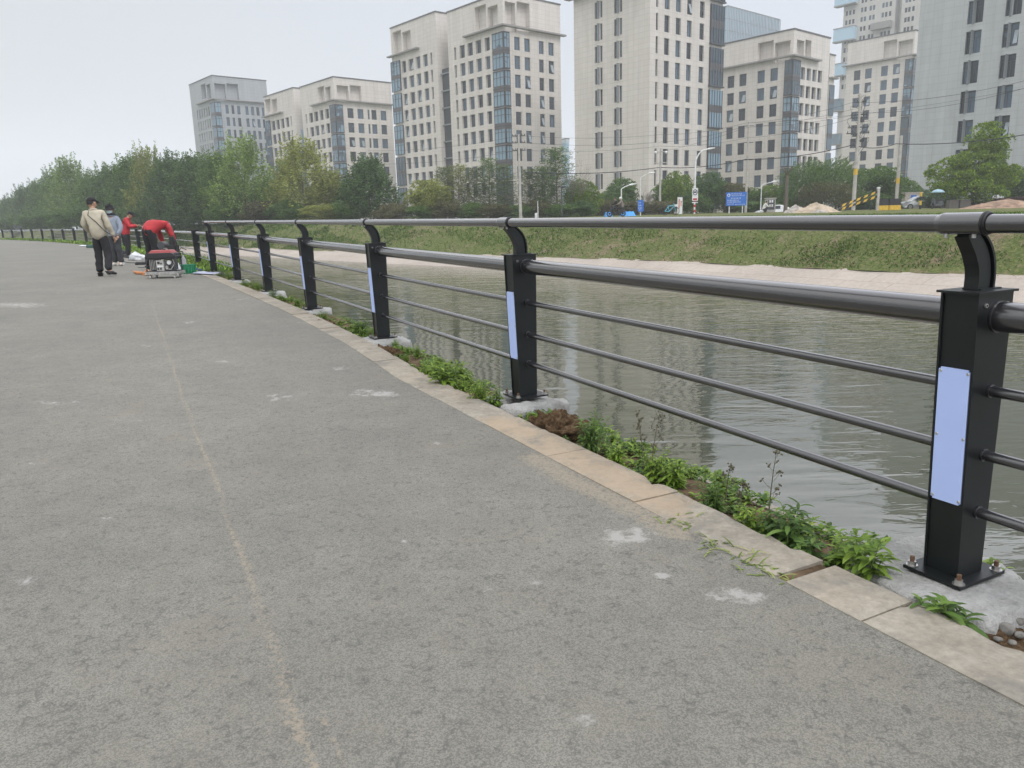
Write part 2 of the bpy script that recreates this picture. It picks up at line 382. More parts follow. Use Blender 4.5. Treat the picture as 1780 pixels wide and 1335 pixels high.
# bare verge between kerb and river, near bank revetment
struct(strip('verge', [lambda s, o=o, z=z: (KB(s)-.02+o, zg(s)+z) for o, z in ((0,-.075),(.06,-.07),(.13,-.065),(.2,-.065),(.27,-.07),(.34,-.085),(.42,-.115),(.5,-.16),(.58,-.21),(.66,-.26))], M_SOIL, -6, 30, .08, .035))
struct(strip('verge_far', [lambda s, o=o, z=z: (KB(s)-.02+o, zg(s)+z) for o, z in ((0,-.05),(.2,-.03),(.4,-.085),(.66,-.25))], M_SOIL, 30, 300, 2, .03))
M_REV = conc('revetment', (.27,.245,.205), (.19,.17,.14))
struct(strip('near_bank', [lambda s: (.34, zg(s)-.24), lambda s: (2.25, -1.30), lambda s: (2.55, -1.31), lambda s: (2.56, -1.9)], M_REV, -40, 300, 2, 0, False))
# far bank: concrete revetment with slabs, then grass, then land
def rev_far():
    m, nt, b = newmat('far_revetment')
    a = noise_node(nt, .35, 6, .65); f = noise_node(nt, 7, 5, .7)
    br = nt.nodes.new('ShaderNodeTexBrick'); uv = nt.nodes.new('ShaderNodeUVMap'); nt.links.new(uv.outputs[0], br.inputs['Vector'])
    br.inputs['Scale'].default_value = 1; br.inputs['Brick Width'].default_value = 1.6; br.inputs['Row Height'].default_value = .75; br.inputs['Mortar Size'].default_value = .014
    br.inputs['Color1'].default_value = (1, 1, 1, 1); br.inputs['Color2'].default_value = (.93, .92, .91, 1); br.inputs['Mortar'].default_value = (.72, .7, .66, 1); br.offset = .5
    c = rampn(nt, a.outputs[0], [(.3, (.33, .29, .25)), (.7, (.41, .362, .315))]).outputs[0]
    c = mixn(nt, 1, c, br.outputs[0], 'MULTIPLY'); c = mixn(nt, 1, c, rampn(nt, f.outputs[0], [(.3, (.86, .86, .85)), (.6, (1.05, 1.05, 1.05))]).outputs[0], 'MULTIPLY')
    nt.links.new(c, b.inputs['Base Color']); b.inputs['Roughness'].default_value = .9; return m
M_REVF = rev_far()
def far_rev():
    ss = frange(-40, 160, 1.5)+frange(160, 400, 12)+[400]; vs = []; uvs = []
    pr = ((-.3, -1.9), (0, -1.4), (1.85, -.8))
    for s in ss:
        for k, (o, z) in enumerate(pr): vs.append(WZ(s, TW(s)+o, z+(0.06*nz3((s, 0, 0), .3) if k == 2 else 0))); uvs.append((s, (0, .58, 2.52)[k]))
    fs = [(i*3+j, i*3+3+j, i*3+4+j, i*3+1+j) for i in range(len(ss)-1) for j in range(2)]
    me = bpy.data.meshes.new('far_revetment'); me.from_pydata(vs, [], fs); me.materials.append(M_REVF)
    ul = me.uv_layers.new(name='UVMap')
    for l in me.loops: ul.data[l.index].uv = uvs[l.vertex_index]
    return me
struct(link('far_revetment', far_rev()))
GB = [(1.7,0),(1.9,.04),(2.4,.18),(3.0,.36),(3.6,.55),(4.2,.74),(4.8,.9),(5.4,.985),(6.2,1.0),(8,1.0)]
struct(strip('grass_bank', [lambda s, o=o, k=k: (TW(s)+o+(.12*nz3((s, 3, 0), .6)+.1*nz3((s, 9, 0), 2.3) if o < 1.8 else 0), -.84+(ZB(s)+.84)*k) for o, k in GB], M_GRASSG, -40, 160, .7, .05))
struct(strip('grass_bank_far', [lambda s, o=o, k=k: (TW(s)+o, -.84+(ZB(s)+.84)*k) for o, k in GB], M_GRASSG, 160, 400, 6))
struct(strip('land', [lambda s, o=o: (TW(s)+o, ZB(s)-.02) for o in (5.6, 12, 30, 80, 200, 600)], M_GRASSG, -60, 400, 5))
M_ROADF = mat('road', (.25, .245, .23), .9, scale=1.5)
# left edge of the path: grass ground out to the horizon
struct(strip('ground', [lambda s, o=o: (TK(s)+o, zg(s)-.03) for o in (-700, -200, -60, -20, -11.7)], M_GRASSG, -40, 400, 8))
# water
def watermat():
    m, nt, b = newmat('water')
    b.inputs['Base Color'].default_value = (.046, .050, .027, 1); b.inputs['Roughness'].default_value = .03; b.inputs['IOR'].default_value = 1.52; b.inputs['Specular IOR Level'].default_value = 1.0
    t = nt.nodes.new('ShaderNodeTexCoord')
    at = nt.nodes.new('ShaderNodeAttribute'); at.attribute_name = 'ruffle'; pn = nt.nodes.new('ShaderNodeTexNoise'); pn.inputs['Scale'].default_value = .16; nt.links.new(t.outputs['Object'], pn.inputs[0]); pr = nt.nodes.new('ShaderNodeMapRange'); pr.inputs[1].default_value = .35; pr.inputs[2].default_value = .62; pr.inputs[3].default_value = .65; pr.inputs[4].default_value = 1.3; nt.links.new(pn.outputs[0], pr.inputs[0])
    st = nt.nodes.new('ShaderNodeMath'); st.operation = 'MULTIPLY'; nt.links.new(at.outputs['Fac'], st.inputs[0]); nt.links.new(pr.outputs[0], st.inputs[1])
    def layer(scale, sc, rot, det, dist):
        mp = nt.nodes.new('ShaderNodeMapping'); mp.inputs['Rotation'].default_value = (0, 0, rot); mp.inputs['Scale'].default_value = sc
        n = nt.nodes.new('ShaderNodeTexNoise'); n.inputs['Scale'].default_value = scale; n.inputs['Detail'].default_value = det; n.inputs['Distortion'].default_value = dist
        nt.links.new(t.outputs['Object'], mp.inputs[0]); nt.links.new(mp.outputs[0], n.inputs[0]); return n.outputs[0]
    p = bumpn(nt, None, layer(.8, (.6, 1.4, 1), rad(-8), 2, .3), .026, 1)
    p = bumpn(nt, None, layer(4.2, (.5, 1.4, 1), rad(12), 3, .5), .015, 1, p); nt.links.new(st.outputs[0], p.node.inputs['Strength'])
    bumpn(nt, b, layer(13, (.7, 1.3, 1), rad(-25), 1, .4), .0010, 1, p); nt.links.new(st.outputs[0], b.inputs['Normal'].links[0].from_node.inputs['Strength'])
    return m
mb = MB(); 
ws = frange(-60, -8, 8)+frange(-8, 40, 2)+frange(40, 400, 10)+[400]; vs = []
for s in ws:
    for t in (.9, 3.2, 6, 12, 24): vs.append(WZ(s, t, -1.4))
mb.add(vs, [(i*5+j, i*5+5+j, i*5+6+j, i*5+1+j) for i in range(len(ws)-1) for j in range(4)], 0)
wo = struct(mb.build('water', watermat())); a_ = wo.data.attributes.new('ruffle', 'FLOAT', 'POINT'); a_.data.foreach_set('value', [(.12, .2, .75, 1.1, 1.1)[i % 5] for i in range(len(vs))])

# --- kerb of stone slabs
M_KERB_ = None
M_KERB = conc('kerb_stone', (.34, .31, .255), (.235, .215, .18), bump=.003)
_nt = M_KERB.node_tree; _b = _nt.nodes['Principled BSDF']; _src = _b.inputs['Base Color'].links[0].from_socket
_n = noise_node(_nt, .9, 5, .7); _n2 = noise_node(_nt, 30, 4, .7)
_c = mixn(_nt, rampn(_nt, _n.outputs[0], [(.45, (0, 0, 0)), (.62, (.35, .35, .35))]).outputs[0], _src, (.35, .285, .205)); _c = mixn(_nt, 1, _c, rampn(_nt, _n2.outputs[0], [(.3, (.82, .82, .82)), (.6, (1.05, 1.05, 1.05))]).outputs[0], 'MULTIPLY')
_nt.links.new(_c, _b.inputs['Base Color'])
KSAND = ([gpt(*p).xy for p in ((870, 735), (1000, 800), (1110, 850), (1160, 880))], .16, .55)
_at = _nt.nodes.new('ShaderNodeAttribute'); _at.attribute_name = 'sand'; _m = _nt.nodes.new('ShaderNodeMath'); _m.operation = 'ADD'; _n3 = noise_node(_nt, 14, 5, .7); _nt.links.new(_at.outputs['Fac'], _m.inputs[0]); _nt.links.new(_n3.outputs[0], _m.inputs[1])
_c = mixn(_nt, rampn(_nt, _m.outputs[0], [(.7, (0, 0, 0)), (1.0, (.6, .6, .6))]).outputs[0], _c, (.37, .285, .195)); _dk = noise_node(_nt, 3.2, 5, .7)
_c = mixn(_nt, rampn(_nt, _dk.outputs[0], [(.52, (0, 0, 0)), (.66, (.7, .7, .7))]).outputs[0], _c, (.16, .155, .14)); _nt.links.new(_c, _b.inputs['Base Color'])
def kerb():
    mb = MB(); rnd = random.Random(5); k = 0; ki = 0; JT = [-2.3, -1.55, -.8, -.07, .27, 1.05, 1.79]; s = JT[0]
    while s < 40:
        L = (JT[ki+1]-JT[ki]) if ki < len(JT)-1 else .75; near = s < 8; ns = 16 if near else 4; nw = 7 if near else 3
        g = .004; dz = rnd.uniform(-.004, .006); sk = rnd.uniform(-.002, .002); sd = rnd.random()*50; tilt = rnd.uniform(-.006, .006)
        vs = []
        for i in range(ns+1):
            a = i/ns; ss_ = s+g+(L-2*g-(.045 if ki == 3 else 0))*a
            p, d, n = cur(ss_); z = zg(ss_)
            t0 = TK(ss_)+sk*(a-.5)*2; t1 = t0+.237
            for j in range(nw+1):
                b = j/nw; t = t0+(t1-t0)*b; q = p+n*t; zz = z+.004+dz*.4+tilt*.3*(a-.5)*2
                ed = min(a*L, (1-a)*L, b*.237, (1-b)*.237)
                if near:
                    chip = max(0, fbm((q.x, q.y, sd), 9, 3, 1)-.3)*.04*(b > .8)
                    zz += .0007*fbm((q.x, q.y, 0), 12, 3)-chip-(.003 if ed < 1e-6 else 0)
                    if ed < 1e-6: 
                        jj = .001*nz3((q.x, q.y, sd), 18, 4)+(.0035*nz3((q.x, q.y, sd), 9, 5)-.01*max(0, nz3((q.x, q.y, sd), 5, 6)-.3) if b > .5 else 0)
                        q = q+n*jj
                vs.append((q.x, q.y, zz))
        m = nw+1
        mb.add(vs, [(i*m+j, (i+1)*m+j, (i+1)*m+j+1, i*m+j+1) for i in range(ns) for j in range(nw)], 0, True)
        # skirt
        loop = [i*m for i in range(ns+1)]+[ns*m+j for j in range(1, m)]+[i*m+nw for i in range(ns-1, -1, -1)]+[j for j in range(nw-1, 0, -1)]
        top = [Vector(vs[i]) for i in loop]; bot = [v-Vector((0, 0, .16)) for v in top]; n_ = len(top)
        mb.add(top+bot, [(i, n_+i, n_+(i+1) % n_, (i+1) % n_) for i in range(n_)], 0, False)
        s += L; ki += 1
    o = mb.build('kerb', M_KERB); co = [v.co for v in o.data.vertices]; L_ = []
    for v in co:
        q = v.xy; L_.append(max(KSAND[2]*math.exp(-(segd(q, KSAND[0])/KSAND[1])**2), 0) if (q-KSAND[0][1]).length < 2 else 0)
    a_ = o.data.attributes.new('sand', 'FLOAT', 'POINT'); a_.data.foreach_set('value', L_); return o
struct(kerb())
struct(strip('joint_bed', [lambda s: (TK(s)-.03, zg(s)-.014), lambda s: (KB(s)-.01, zg(s)-.016), lambda s: (KB(s)+.03, zg(s)-.07)], M_SOIL, -6, 40, .25, .006))

# ================================================================== RAILING
def paint(name, col, rough, coat=0.0, spec=.6, lift=1.25):
    m, nt, b = newmat(name)
    f = noise_node(nt, 900, 2, .6); d = noise_node(nt, 12, 5, .7)
    c = rampn(nt, d.outputs[0], [(.35, col), (.75, tuple(min(1, x*lift+.001) for x in col))]).outputs[0]
    sp = rampn(nt, f.outputs[0], [(.74, (0, 0, 0)), (.8, (.07, .07, .07))]).outputs[0]
    c = mixn(nt, sp, c, (.25, .25, .26))
    nt.links.new(c, b.inputs['Base Color']); b.inputs['Specular IOR Level'].default_value = spec
    r = rampn(nt, d.outputs[0], [(.3, (rough,)*3), (.75, (rough+.05,)*3)]).outputs[0]; b.inputs['Coat Weight'].default_value = coat; b.inputs['Coat Roughness'].default_value = .16; b.inputs['Coat IOR'].default_value = 1.6; nt.links.new(r, b.inputs['Roughness'])
    bumpn(nt, b, f.outputs[0], .0006, .35); return m
M_POST = paint('dark_paint', (.0065, .0085, .009), .36, 0, .38)
M_RAIL = paint('charcoal_paint', (.015, .015, .018), .22, .7, .9)
M_RUB_SHADOW = mat('black_rubber_and_shadow', (.008, .008, .009), .5)
M_STEEL = mat('zinc_steel', (.5, .49, .47), .38, .9, scale=30, bump=.0004, bscale=300)
M_RUST = mat('rusty_steel', (.16, .09, .055), .8, .3, scale=60, bump=.001, bscale=200)
m, nt_, b_ = newmat('reflective_film'); M_FILM = m
n_ = noise_node(nt_, 8, 5, .7); r_ = rampn(nt_, n_.outputs[0], [(.3, (.43, .545, .90)), (.7, (.46, .575, .94))]); nt_.links.new(r_.outputs[0], b_.inputs['Base Color']); b_.inputs['Roughness'].default_value = .42
H = .94
def yf(z): return -.066-.036*z/H      # front face
def yb(z): return .060+.014*z/H       # river-side face
def plates():
    mb = MB(); t = .007; rl = .007
    for sx in (-1, 1):
        x0 = sx*.06; x1 = sx*(.06-t)
        mb.prism([(yf(.012), .012), (yb(.012), .012), (yb(H), H), (yf(H), H)], min(x0, x1), max(x0, x1))
    for y, off in ((yf, rl), (yb, -rl-.005)):
        mb.prism([(y(.012)+off, .012), (y(.012)+off+.005, .012), (y(H)+off+.005, H), (y(H)+off, H)], -.053, .053)
    return mb
def post_body():
    return plates().mesh('post', M_POST)
def cap_mesh():
    mb = MB(); mb.box((-.068, yf(H)-.012, H+.0005), (.068, yb(H)+.012, H+.0075)); mb.box((-.03, -.045, H+.0075), (.03, .06, H+.012)); return mb.mesh('cap_plate', M_POST)
AP = [(-.008,.948),(-.007,.985),(-.011,1.015),(-.022,1.045),(-.042,1.075),(-.070,1.103),(-.098,1.130)]
def arm_mesh():
    mb = MB(); P = [Vector((0, a, b)) for a, b in AP]; nr = []
    Q = []
    for i in range(len(P)-1):
        for k in range(3):
            t = k/3; p0 = P[max(i-1, 0)]; p1 = P[i]; p2 = P[i+1]; p3 = P[min(i+2, len(P)-1)]
            Q.append(.5*((2*p1)+(p2-p0)*t+(2*p0-5*p1+4*p2-p3)*t*t+(3*p1-p0-3*p2+p3)*t**3))
    Q.append(P[-1])
    for i, p in enumerate(Q):
        d = (Q[min(i+1, len(Q)-1)]-Q[max(i-1, 0)]).normalized(); nr.append(Vector((0, d.z, -d.y)))      # towards the river / outside of the bend
    def band(a, b, w):
        vs = []
        for qi, (p, n) in enumerate(zip(Q, nr)):
            tp = 1-.35*max(0, (qi/len(Q)-.55)/.45)
            for x, k in ((-w, a), (w, a), (w, b), (-w, b)): vs.append(p+n*k*tp+Vector((x, 0, 0)))
        N = len(Q); fs = [(i*4+k, i*4+(k+1) % 4, (i+1)*4+(k+1) % 4, (i+1)*4+k) for i in range(N-1) for k in range(4)]+[(3, 2, 1, 0), (4*N-4, 4*N-3, 4*N-2, 4*N-1)]
        mb.add(vs, fs, 0)
    band(-.036, .022, .019); band(.022, .029, .012); band(.029, .038, .026); band(-.042, -.036, .023)
    return mb.mesh('arm', M_POST)
SY, SZ = -.112, 1.15
def sleeve_mesh():
    mb = MB(); seg = 28; R = .0365
    prof = [(-.082, .0335), (-.080, .0365), (.078, .0365)]
    # sleeve on the near side ends in a ring; tube runs along x
    for (x0, x1, r0, r1) in ((-.062, .064, .033, .033), (-.080, -.062, .028, .033)):
        vs = [(x0, SY+r0*cos(2*pi*k/seg), SZ+r0*sin(2*pi*k/seg)) for k in range(seg)]+[(x1, SY+r1*cos(2*pi*k/seg), SZ+r1*sin(2*pi*k/seg)) for k in range(seg)]
        mb.add(vs, [(k, (k+1) % seg, seg+(k+1) % seg, seg+k) for k in range(seg)], 0, True)
    mb.box((-.05, SY-.0345, SZ-.004), (.056, SY+.0345, SZ-.002))
    # two screws below
    for x in (-.045, .04): mb.tube([(x, SY-.012, SZ-.030), (x, SY-.012, SZ-.042)], .006, 8, 1)
    return mb.mesh('sleeve', [M_RAIL, M_STEEL])
def ring_mesh():  # black rings added to draw the shadow gap where the sleeve ends
    mb = MB(); pts = [(.066, SY+.032*cos(2*pi*k/28), SZ+.032*sin(2*pi*k/28)) for k in range(29)]
    mb.tube(pts, .0042, 8, 0, False)
    pts = [(.073, SY+.0295*cos(2*pi*k/28), SZ+.0295*sin(2*pi*k/28)) for k in range(29)]
    mb.tube(pts, .0042, 8, 0, False)
    return mb.mesh('shadow_ring', M_RUB_SHADOW)
def film_mesh():
    mb = MB(); z0, z1 = .262, .705; x = .0505; c = .006
    for (pts, y0, y1, mi) in (([(-x+c, z0), (x-c, z0), (x-c, z0+c), (x, z0+c), (x, z1-c), (x-c, z1-c), (x-c, z1), (-x+c, z1), (-x+c, z1-c), (-x, z1-c), (-x, z0+c), (-x+c, z0+c)], .0015, .0065, 0),):
        n = len(pts); vs = [(px, yf(z)+y0-.002, z) for px, z in pts]+[(px, yf(z)+y1, z) for px, z in pts]
        mb.add(vs, [tuple(range(n)), tuple(range(n, 2*n))[::-1]]+[(i, n+i, n+(i+1) % n, (i+1) % n) for i in range(n)], mi)
    for px in (-.044, .044):
        for z in (z0+.012, (z0+z1)/2, z1-.012):
            mb.tube([(px, yf(z)-.0005, z), (px, yf(z)-.0025, z)], [.0052, .0038], 10, 1, smooth=False)
    return mb.mesh('reflector_panel', [M_FILM, M_STEEL])
def base_mesh():
    mb = MB(); mb.box((-.1, -.115, .0), (.1, .125, .011)); 
    for a in (-.0545, .0545): pass
    return mb.mesh('base_plate', M_POST)
def anchor_mesh():
    mb = MB(); mb.tube([(0, 0, .0), (0, 0, .0025)], .019, 20, 0, smooth=False); mb.tube([(0, 0, .0025), (0, 0, .015)], .0135, 6, 0, smooth=False); mb.tube([(0, 0, .015), (0, 0, .032)], .0075, 12, 1, smooth=False)
    return mb.mesh('anchor_bolt', [M_STEEL, M_RUST])
def hex_mesh():
    mb = MB(); seg = 16
    a = [(.001, .007*cos(2*pi*k/seg), .007*sin(2*pi*k/seg)) for k in range(seg)]; b = [(.006, .0066*cos(2*pi*k/seg), .0066*sin(2*pi*k/seg)) for k in range(seg)]
    c = [(.006, .0038*cos(2*pi*k/seg), .0038*sin(2*pi*k/seg)) for k in range(seg)]; d = [(.002, .0038*cos(2*pi*k/seg), .0038*sin(2*pi*k/seg)) for k in range(seg)]
    q = [(k, (k+1) % seg, seg+(k+1) % seg, seg+k) for k in range(seg)]
    mb.add(a+b, q, 0); mb.add(b+c, q, 0); mb.add(c+d, q, 1); mb.add(d, [tuple(range(seg))], 1)
    return mb.mesh('cap_screw', [M_STEEL, M_RUB_SHADOW])
def collar_mesh(r, z):
    return None
PM = dict(post=post_body(), cap=cap_mesh(), arm=arm_mesh(), sleeve=sleeve_mesh(), ring=ring_mesh(), film=film_mesh(), base=base_mesh(), anchor=anchor_mesh(), hexs=hex_mesh())
RZ = [(.868, .0465), (.634, .0175), (.425, .0175), (.232, .0175)]
rail1 = tag(empty('metal_railing', (0, 0, 0)), 'black riverside railing with curved arms carrying a raised top handrail beside the asphalt path', 'railing')
rail2 = tag(empty('metal_railing', (0, 0, 0)), 'distant lower railing without a raised handrail curving away behind the workers', 'railing')
def post(s, root, near, arm=True, sc=1.0):
    p, d, n = cur(s); M = frame(W(s, 0), d, n)
    po = link('post', PM['post'], root, M)
    link('base_plate', PM['base'], po)
    link('cap_plate', PM['cap'], po)
    if arm:
        link('arm', PM['arm'], po); link('sleeve', PM['sleeve'], po); link('shadow_ring', PM['ring'], po)
        link('reflector_panel', PM['film'], po)
        for x in (-.082, .082):
            for y in (-.095, .105): link('anchor_bolt', PM['anchor'], po, Matrix.Translation((x, y, .011)) @ Matrix.Rotation(x*9+y*30, 4, 'Z'))
        for y in (-.066, .042): link('cap_screw', PM['hexs'], po, Matrix.Translation((.06, y, .905)))
    return po
def coll(mb, p, q, r, col_r):      # flange rings where a rail meets the posts
    e = (q-p).normalized()
    for a, sg in ((p, 1), (q, -1)): mb.tube([a+e*sg*.058, a+e*sg*.068], col_r, 20, 0)
near_s = [3.02*k for k in range(-3, 7)]
near_s = [MARK[k] for k in range(2, 12)]       # three posts behind the lens, A..G
for s in near_s: post(s, rail1, True)
for a, b in zip(near_s[:-1], near_s[1:]):
    pa, pb = W(a, 0), W(b, 0)
    for k, (z, r) in enumerate(RZ):
        p = pa+Vector((0, 0, z)); q = pb+Vector((0, 0, z)); y = -.004 if k == 0 else 0
        mb = MB(); e = (q-p).normalized()
        mb.tube([p+e*.05, q-e*.05], r, 32 if k == 0 else 20); coll(mb, p, q, r, r+.0035)
        mb.build('main_rail' if k == 0 else 'lower_rail', M_RAIL, rail1)
    na, nb = cur(a)[2], cur(b)[2]
    p = pa+Vector((na.x*SY, na.y*SY, SZ)); q = pb+Vector((nb.x*SY, nb.y*SY, SZ))
    e = (q-p).normalized(); q2 = q+e*(.0) 
    mb = MB(); mb.tube([p-e*.0, q2], .0272, 32); mb.build('top_handrail', M_RAIL, rail1)
# loose wire tie at near rail (screws seen on its flange)
far_s = [MARK[k] for k in range(12, 12+len(FARP))]
for s in far_s: post(s, rail2, False, False)
al = [near_s[-1]]+far_s
for a, b in zip(al[:-1], al[1:]):
    pa, pb = W(a, 0), W(b, 0)
    for k, (z, r) in enumerate(RZ):
        mb = MB(); e = (pb-pa).normalized(); mb.tube([pa+e*.05+Vector((0, 0, z)), pb-e*.05+Vector((0, 0, z))], r, 12); mb.build('main_rail' if k == 0 else 'lower_rail', M_RAIL, rail2)

# --- concrete footings, one under every post
M_FOOT = conc('footing_concrete', (.44, .44, .425), (.29, .29, .275), bump=.016)
def rock(name, size, rough, seed, mat_, parent=None, M=None, n=22, top=None, power=5, fine=.35):
    """a rough lump: super-ellipsoid pushed about by noise"""
    mb = MB(); vs = []; ring = n; seg = n*2
    for i in range(ring+1):
        ph = pi*i/ring
        for k in range(seg):
            th = 2*pi*k/seg; u = Vector((sin(ph)*cos(th), sin(ph)*sin(th), cos(ph)))
            r = (abs(u.x)**power+abs(u.y)**power+abs(u.z)**power)**(-1/power)
            v = Vector((u.x*r*size[0], u.y*r*size[1], u.z*r*size[2]))
            v += u*rough*(fbm(v, 3.2, 4, seed)+fine*fbm(v, 22, 3, seed+9))
            if top is not None and v.z > top: v.z = top+(v.z-top)*.12
            vs.append(v)
    fs = [(i*seg+k, (i+1)*seg+k, (i+1)*seg+(k+1) % seg, i*seg+(k+1) % seg) for i in range(ring) for k in range(seg)]
    mb.add(vs, fs, 0, True); return mb.build(name, mat_, parent, M)
ordn = ['nearest', 'second nearest', 'third nearest', 'fourth nearest', 'fifth nearest', 'sixth nearest', 'seventh nearest']
for k, s in enumerate(near_s[1:]):
    p, d, n = cur(s+.0); i = k-2
    M = frame(W(s-.01, -.005, -.125), d, n)
    o = rock('concrete_footing', (.275, .25, .120) if i == 0 else (.25, .24, .118), .045 if i == 0 else .06, 3+k*3, M_FOOT, None, M, 56 if i == 0 else 32 if i < 3 else 16, .118, 9 if i == 0 else 5)
    if i < 0: lab = 'rough grey concrete block footing of a railing post outside the photograph'
    else: lab = 'rough pale concrete footing bolted under the %s railing post' % ordn[min(i, 6)]
    tag(o, lab, 'footing', 'concrete footings under the railing posts')
# --- dug-up soil beside the footings
def soilmat():
    m, nt, b = newmat('crumbly_soil'); f = noise_node(nt, 26, 6, .75); g = noise_node(nt, 90, 4, .8)
    c = rampn(nt, f.outputs[0], [(.3, (.035, .022, .014)), (.5, (.12, .078, .045)), (.7, (.24, .17, .105))]).outputs[0]
    nt.links.new(c, b.inputs['Base Color']); b.inputs['Roughness'].default_value = 1; b.inputs['Specular IOR Level'].default_value = .05
    p = bumpn(nt, None, f.outputs[0], .02); bumpn(nt, b, g.outputs[0], .008, 1, p); return m
M_CRUMB = soilmat()
def soilheap(u, v, ru, rs, h, seed, lab):
    g = gpt(u, v); s, t = toST(g.x, g.y); p, d, n = cur(s)
    o = rock('soil_clod', (rs, ru, h), h*.8, seed, M_CRUMB, None, frame(W(s, t, -.07), d, n), 56, None, 2.2, 1.0)
    tag(o, lab, 'soil clod')
soilheap(962, 735, .12, .17, .085, 2, 'brown crumbly clod of fibrous soil beside the second nearest post footing')
soilheap(676, 604, .10, .2, .07, 5, 'brown soil lump in front of the third nearest footing')
soilheap(1745, 1082, .12, .16, .02, 8, 'low patch of brown gravelly soil beside the nearest footing')
soilheap(1472, 984, .07, .13, .03, 12, 'thin brown soil patch between weeds just left of the nearest footing')
soilheap(565, 557, .09, .2, .05, 15, 'small soil lump beside the fourth nearest footing')
# pebbles on that soil
M_PEB = mat('pebble', (.22, .21, .19), .85, scale=30, var=.3)
for k, (u, v, r) in enumerate([(1722,1062,.020),(1752,1075,.014),(1768,1058,.017),(1738,1092,.014),(1775,1085,.016),(1709,1080,.014),(1762,1098,.010),(1728,1050,.012)]):
    g = gpt(u, v); o = rock('pebble', (r, r*.8, r*.55), r*.9, k, M_PEB, None, Matrix.Translation(g+Vector((0, 0, -.035))) @ Matrix.Rotation(k, 4, 'Z'), 8, None, 2.4)
    tag(o, 'grey pebble on the bare soil beside the nearest footing', 'pebble', 'pebbles beside the nearest footing')

# ================================================================== WEEDS
M_WEED = leafmat('weed_leaf', (.19, .31, .04), (.36, .50, .09), .35, .5)
M_WEED2 = leafmat('dark_weed_leaf', (.10, .19, .045), (.21, .33, .075), .3, .55)
M_STEM = mat('weed_stem', (.16, .22, .06), .7)
M_DRY = mat('dry_stalk', (.11, .10, .065), .9)
M_BLADE = leafmat('grass_blade', (.17, .25, .05), (.40, .42, .17), .35, .5)
def leaf(mb, base, d, up, L, w_, droop, m=0, nseg=5):
    d = d.normalized(); side = d.cross(up).normalized(); vs = []
    p = base.copy(); cd = d.copy()
    for i in range(nseg+1):
        t = i/nseg; ww = w_*(sin(pi*min(1, t*.93+.05))**.8)*(1 if i < nseg else .0)+.0006
        nn = side.cross(cd).normalized()
        vs += [p-side*ww+nn*ww*.35, p.copy(), p+side*ww+nn*ww*.35]
        cd = (cd+Vector((0, 0, -1))*droop/nseg).normalized(); p = p+cd*(L/nseg)
    fs = []
    for i in range(nseg): a = i*3; fs += [(a, a+1, a+4, a+3), (a+1, a+2, a+5, a+4)]
    mb.add(vs, fs, m, True)
def weed_broad(rnd, hgt, nst, leafL=.085, pl=11, wide=.2):
    mb = MB(); st = MB()
    for k in range(nst):
        a = rnd.random()*2*pi; r = rnd.random()*.05; b = Vector((r*cos(a), r*sin(a), 0)); h = hgt*rnd.uniform(.6, 1.05)
        lean = Vector((cos(a), sin(a), 0))*rnd.uniform(.05, .35)
        pts = [b+lean*h*t*t+Vector((0, 0, h*t)) for t in (0, .3, .6, .85, 1)]
        st.tube(pts, [.0032, .0028, .0022, .0016, .001], 5, 0, False)
        for i in range(pl):
            t = .12+.88*(i/pl)**.8; p = b+lean*h*t*t+Vector((0, 0, h*t)); an = i*2.4+rnd.random()*.6
            up = .35+.9*max(0, t-.55)+rnd.uniform(-.1, .1)
            dr = Vector((cos(an), sin(an), up)); L = leafL*(.65+.7*sin(pi*min(1, t*.9+.1)))*rnd.uniform(.75, 1.2)
            leaf(mb, p, dr, Vector((0, 0, 1)), L, L*wide*.55, rnd.uniform(.5, 1.2))
    return mb, st
def weed_low(rnd, R, n, L=.035, mi=0):
    mb = MB()
    for i in range(n):
        a = rnd.random()*2*pi; r = R*rnd.random()**.6; b = Vector((r*cos(a), r*sin(a), rnd.uniform(0, .05)*(1-r/R)))
        an = rnd.random()*2*pi
        for q in range(rnd.randint(3, 5)):
            an += 1.4; leaf(mb, b, Vector((cos(an), sin(an), rnd.uniform(.3, 1.1))), Vector((0, 0, 1)), L*rnd.uniform(.5, 1.5), L*.16*rnd.uniform(.6, 1.4), rnd.uniform(.3, 1.2), mi, 3)
    return mb
def tuft(rnd, n, L, spread=.03, up=.5):
    mb = MB()
    for i in range(n):
        a = rnd.random()*2*pi; b = Vector((spread*rnd.gauss(0, 1), spread*rnd.gauss(0, 1), 0)); l = L*rnd.uniform(.5, 1.2)
        leaf(mb, b, Vector((cos(a), sin(a), rnd.uniform(up, up*3))), Vector((0, 0, 1)), l, .0022, rnd.uniform(.8, 2.4), 0, 5)
    return mb
rw = random.Random(4)
BROAD = [weed_broad(rw, h, n, l, p, w_) for h, n, l, p, w_ in ((.24, 6, .075, 18, .24), (.19, 9, .058, 15, .22), (.27, 5, .08, 18, .22), (.15, 11, .045, 12, .28), (.2, 12, .038, 20, .2), (.12, 8, .06, 11, .24))]
BROADM = [(a.mesh('foliage', M_WEED), b.mesh('stem', M_STEM)) for a, b in BROAD]
BROADD = [(m1.copy(), m2) for m1, m2 in BROADM]
for a, b in BROADD: a.materials.clear(); a.materials.append(M_WEED2)
LOWM = [weed_low(rw, R, n, L).mesh('foliage', M_WEED if i % 2 else M_WEED2) for i, (R, n, L) in enumerate(((.1, 90, .035), (.12, 110, .03), (.09, 70, .045), (.13, 130, .024)))]
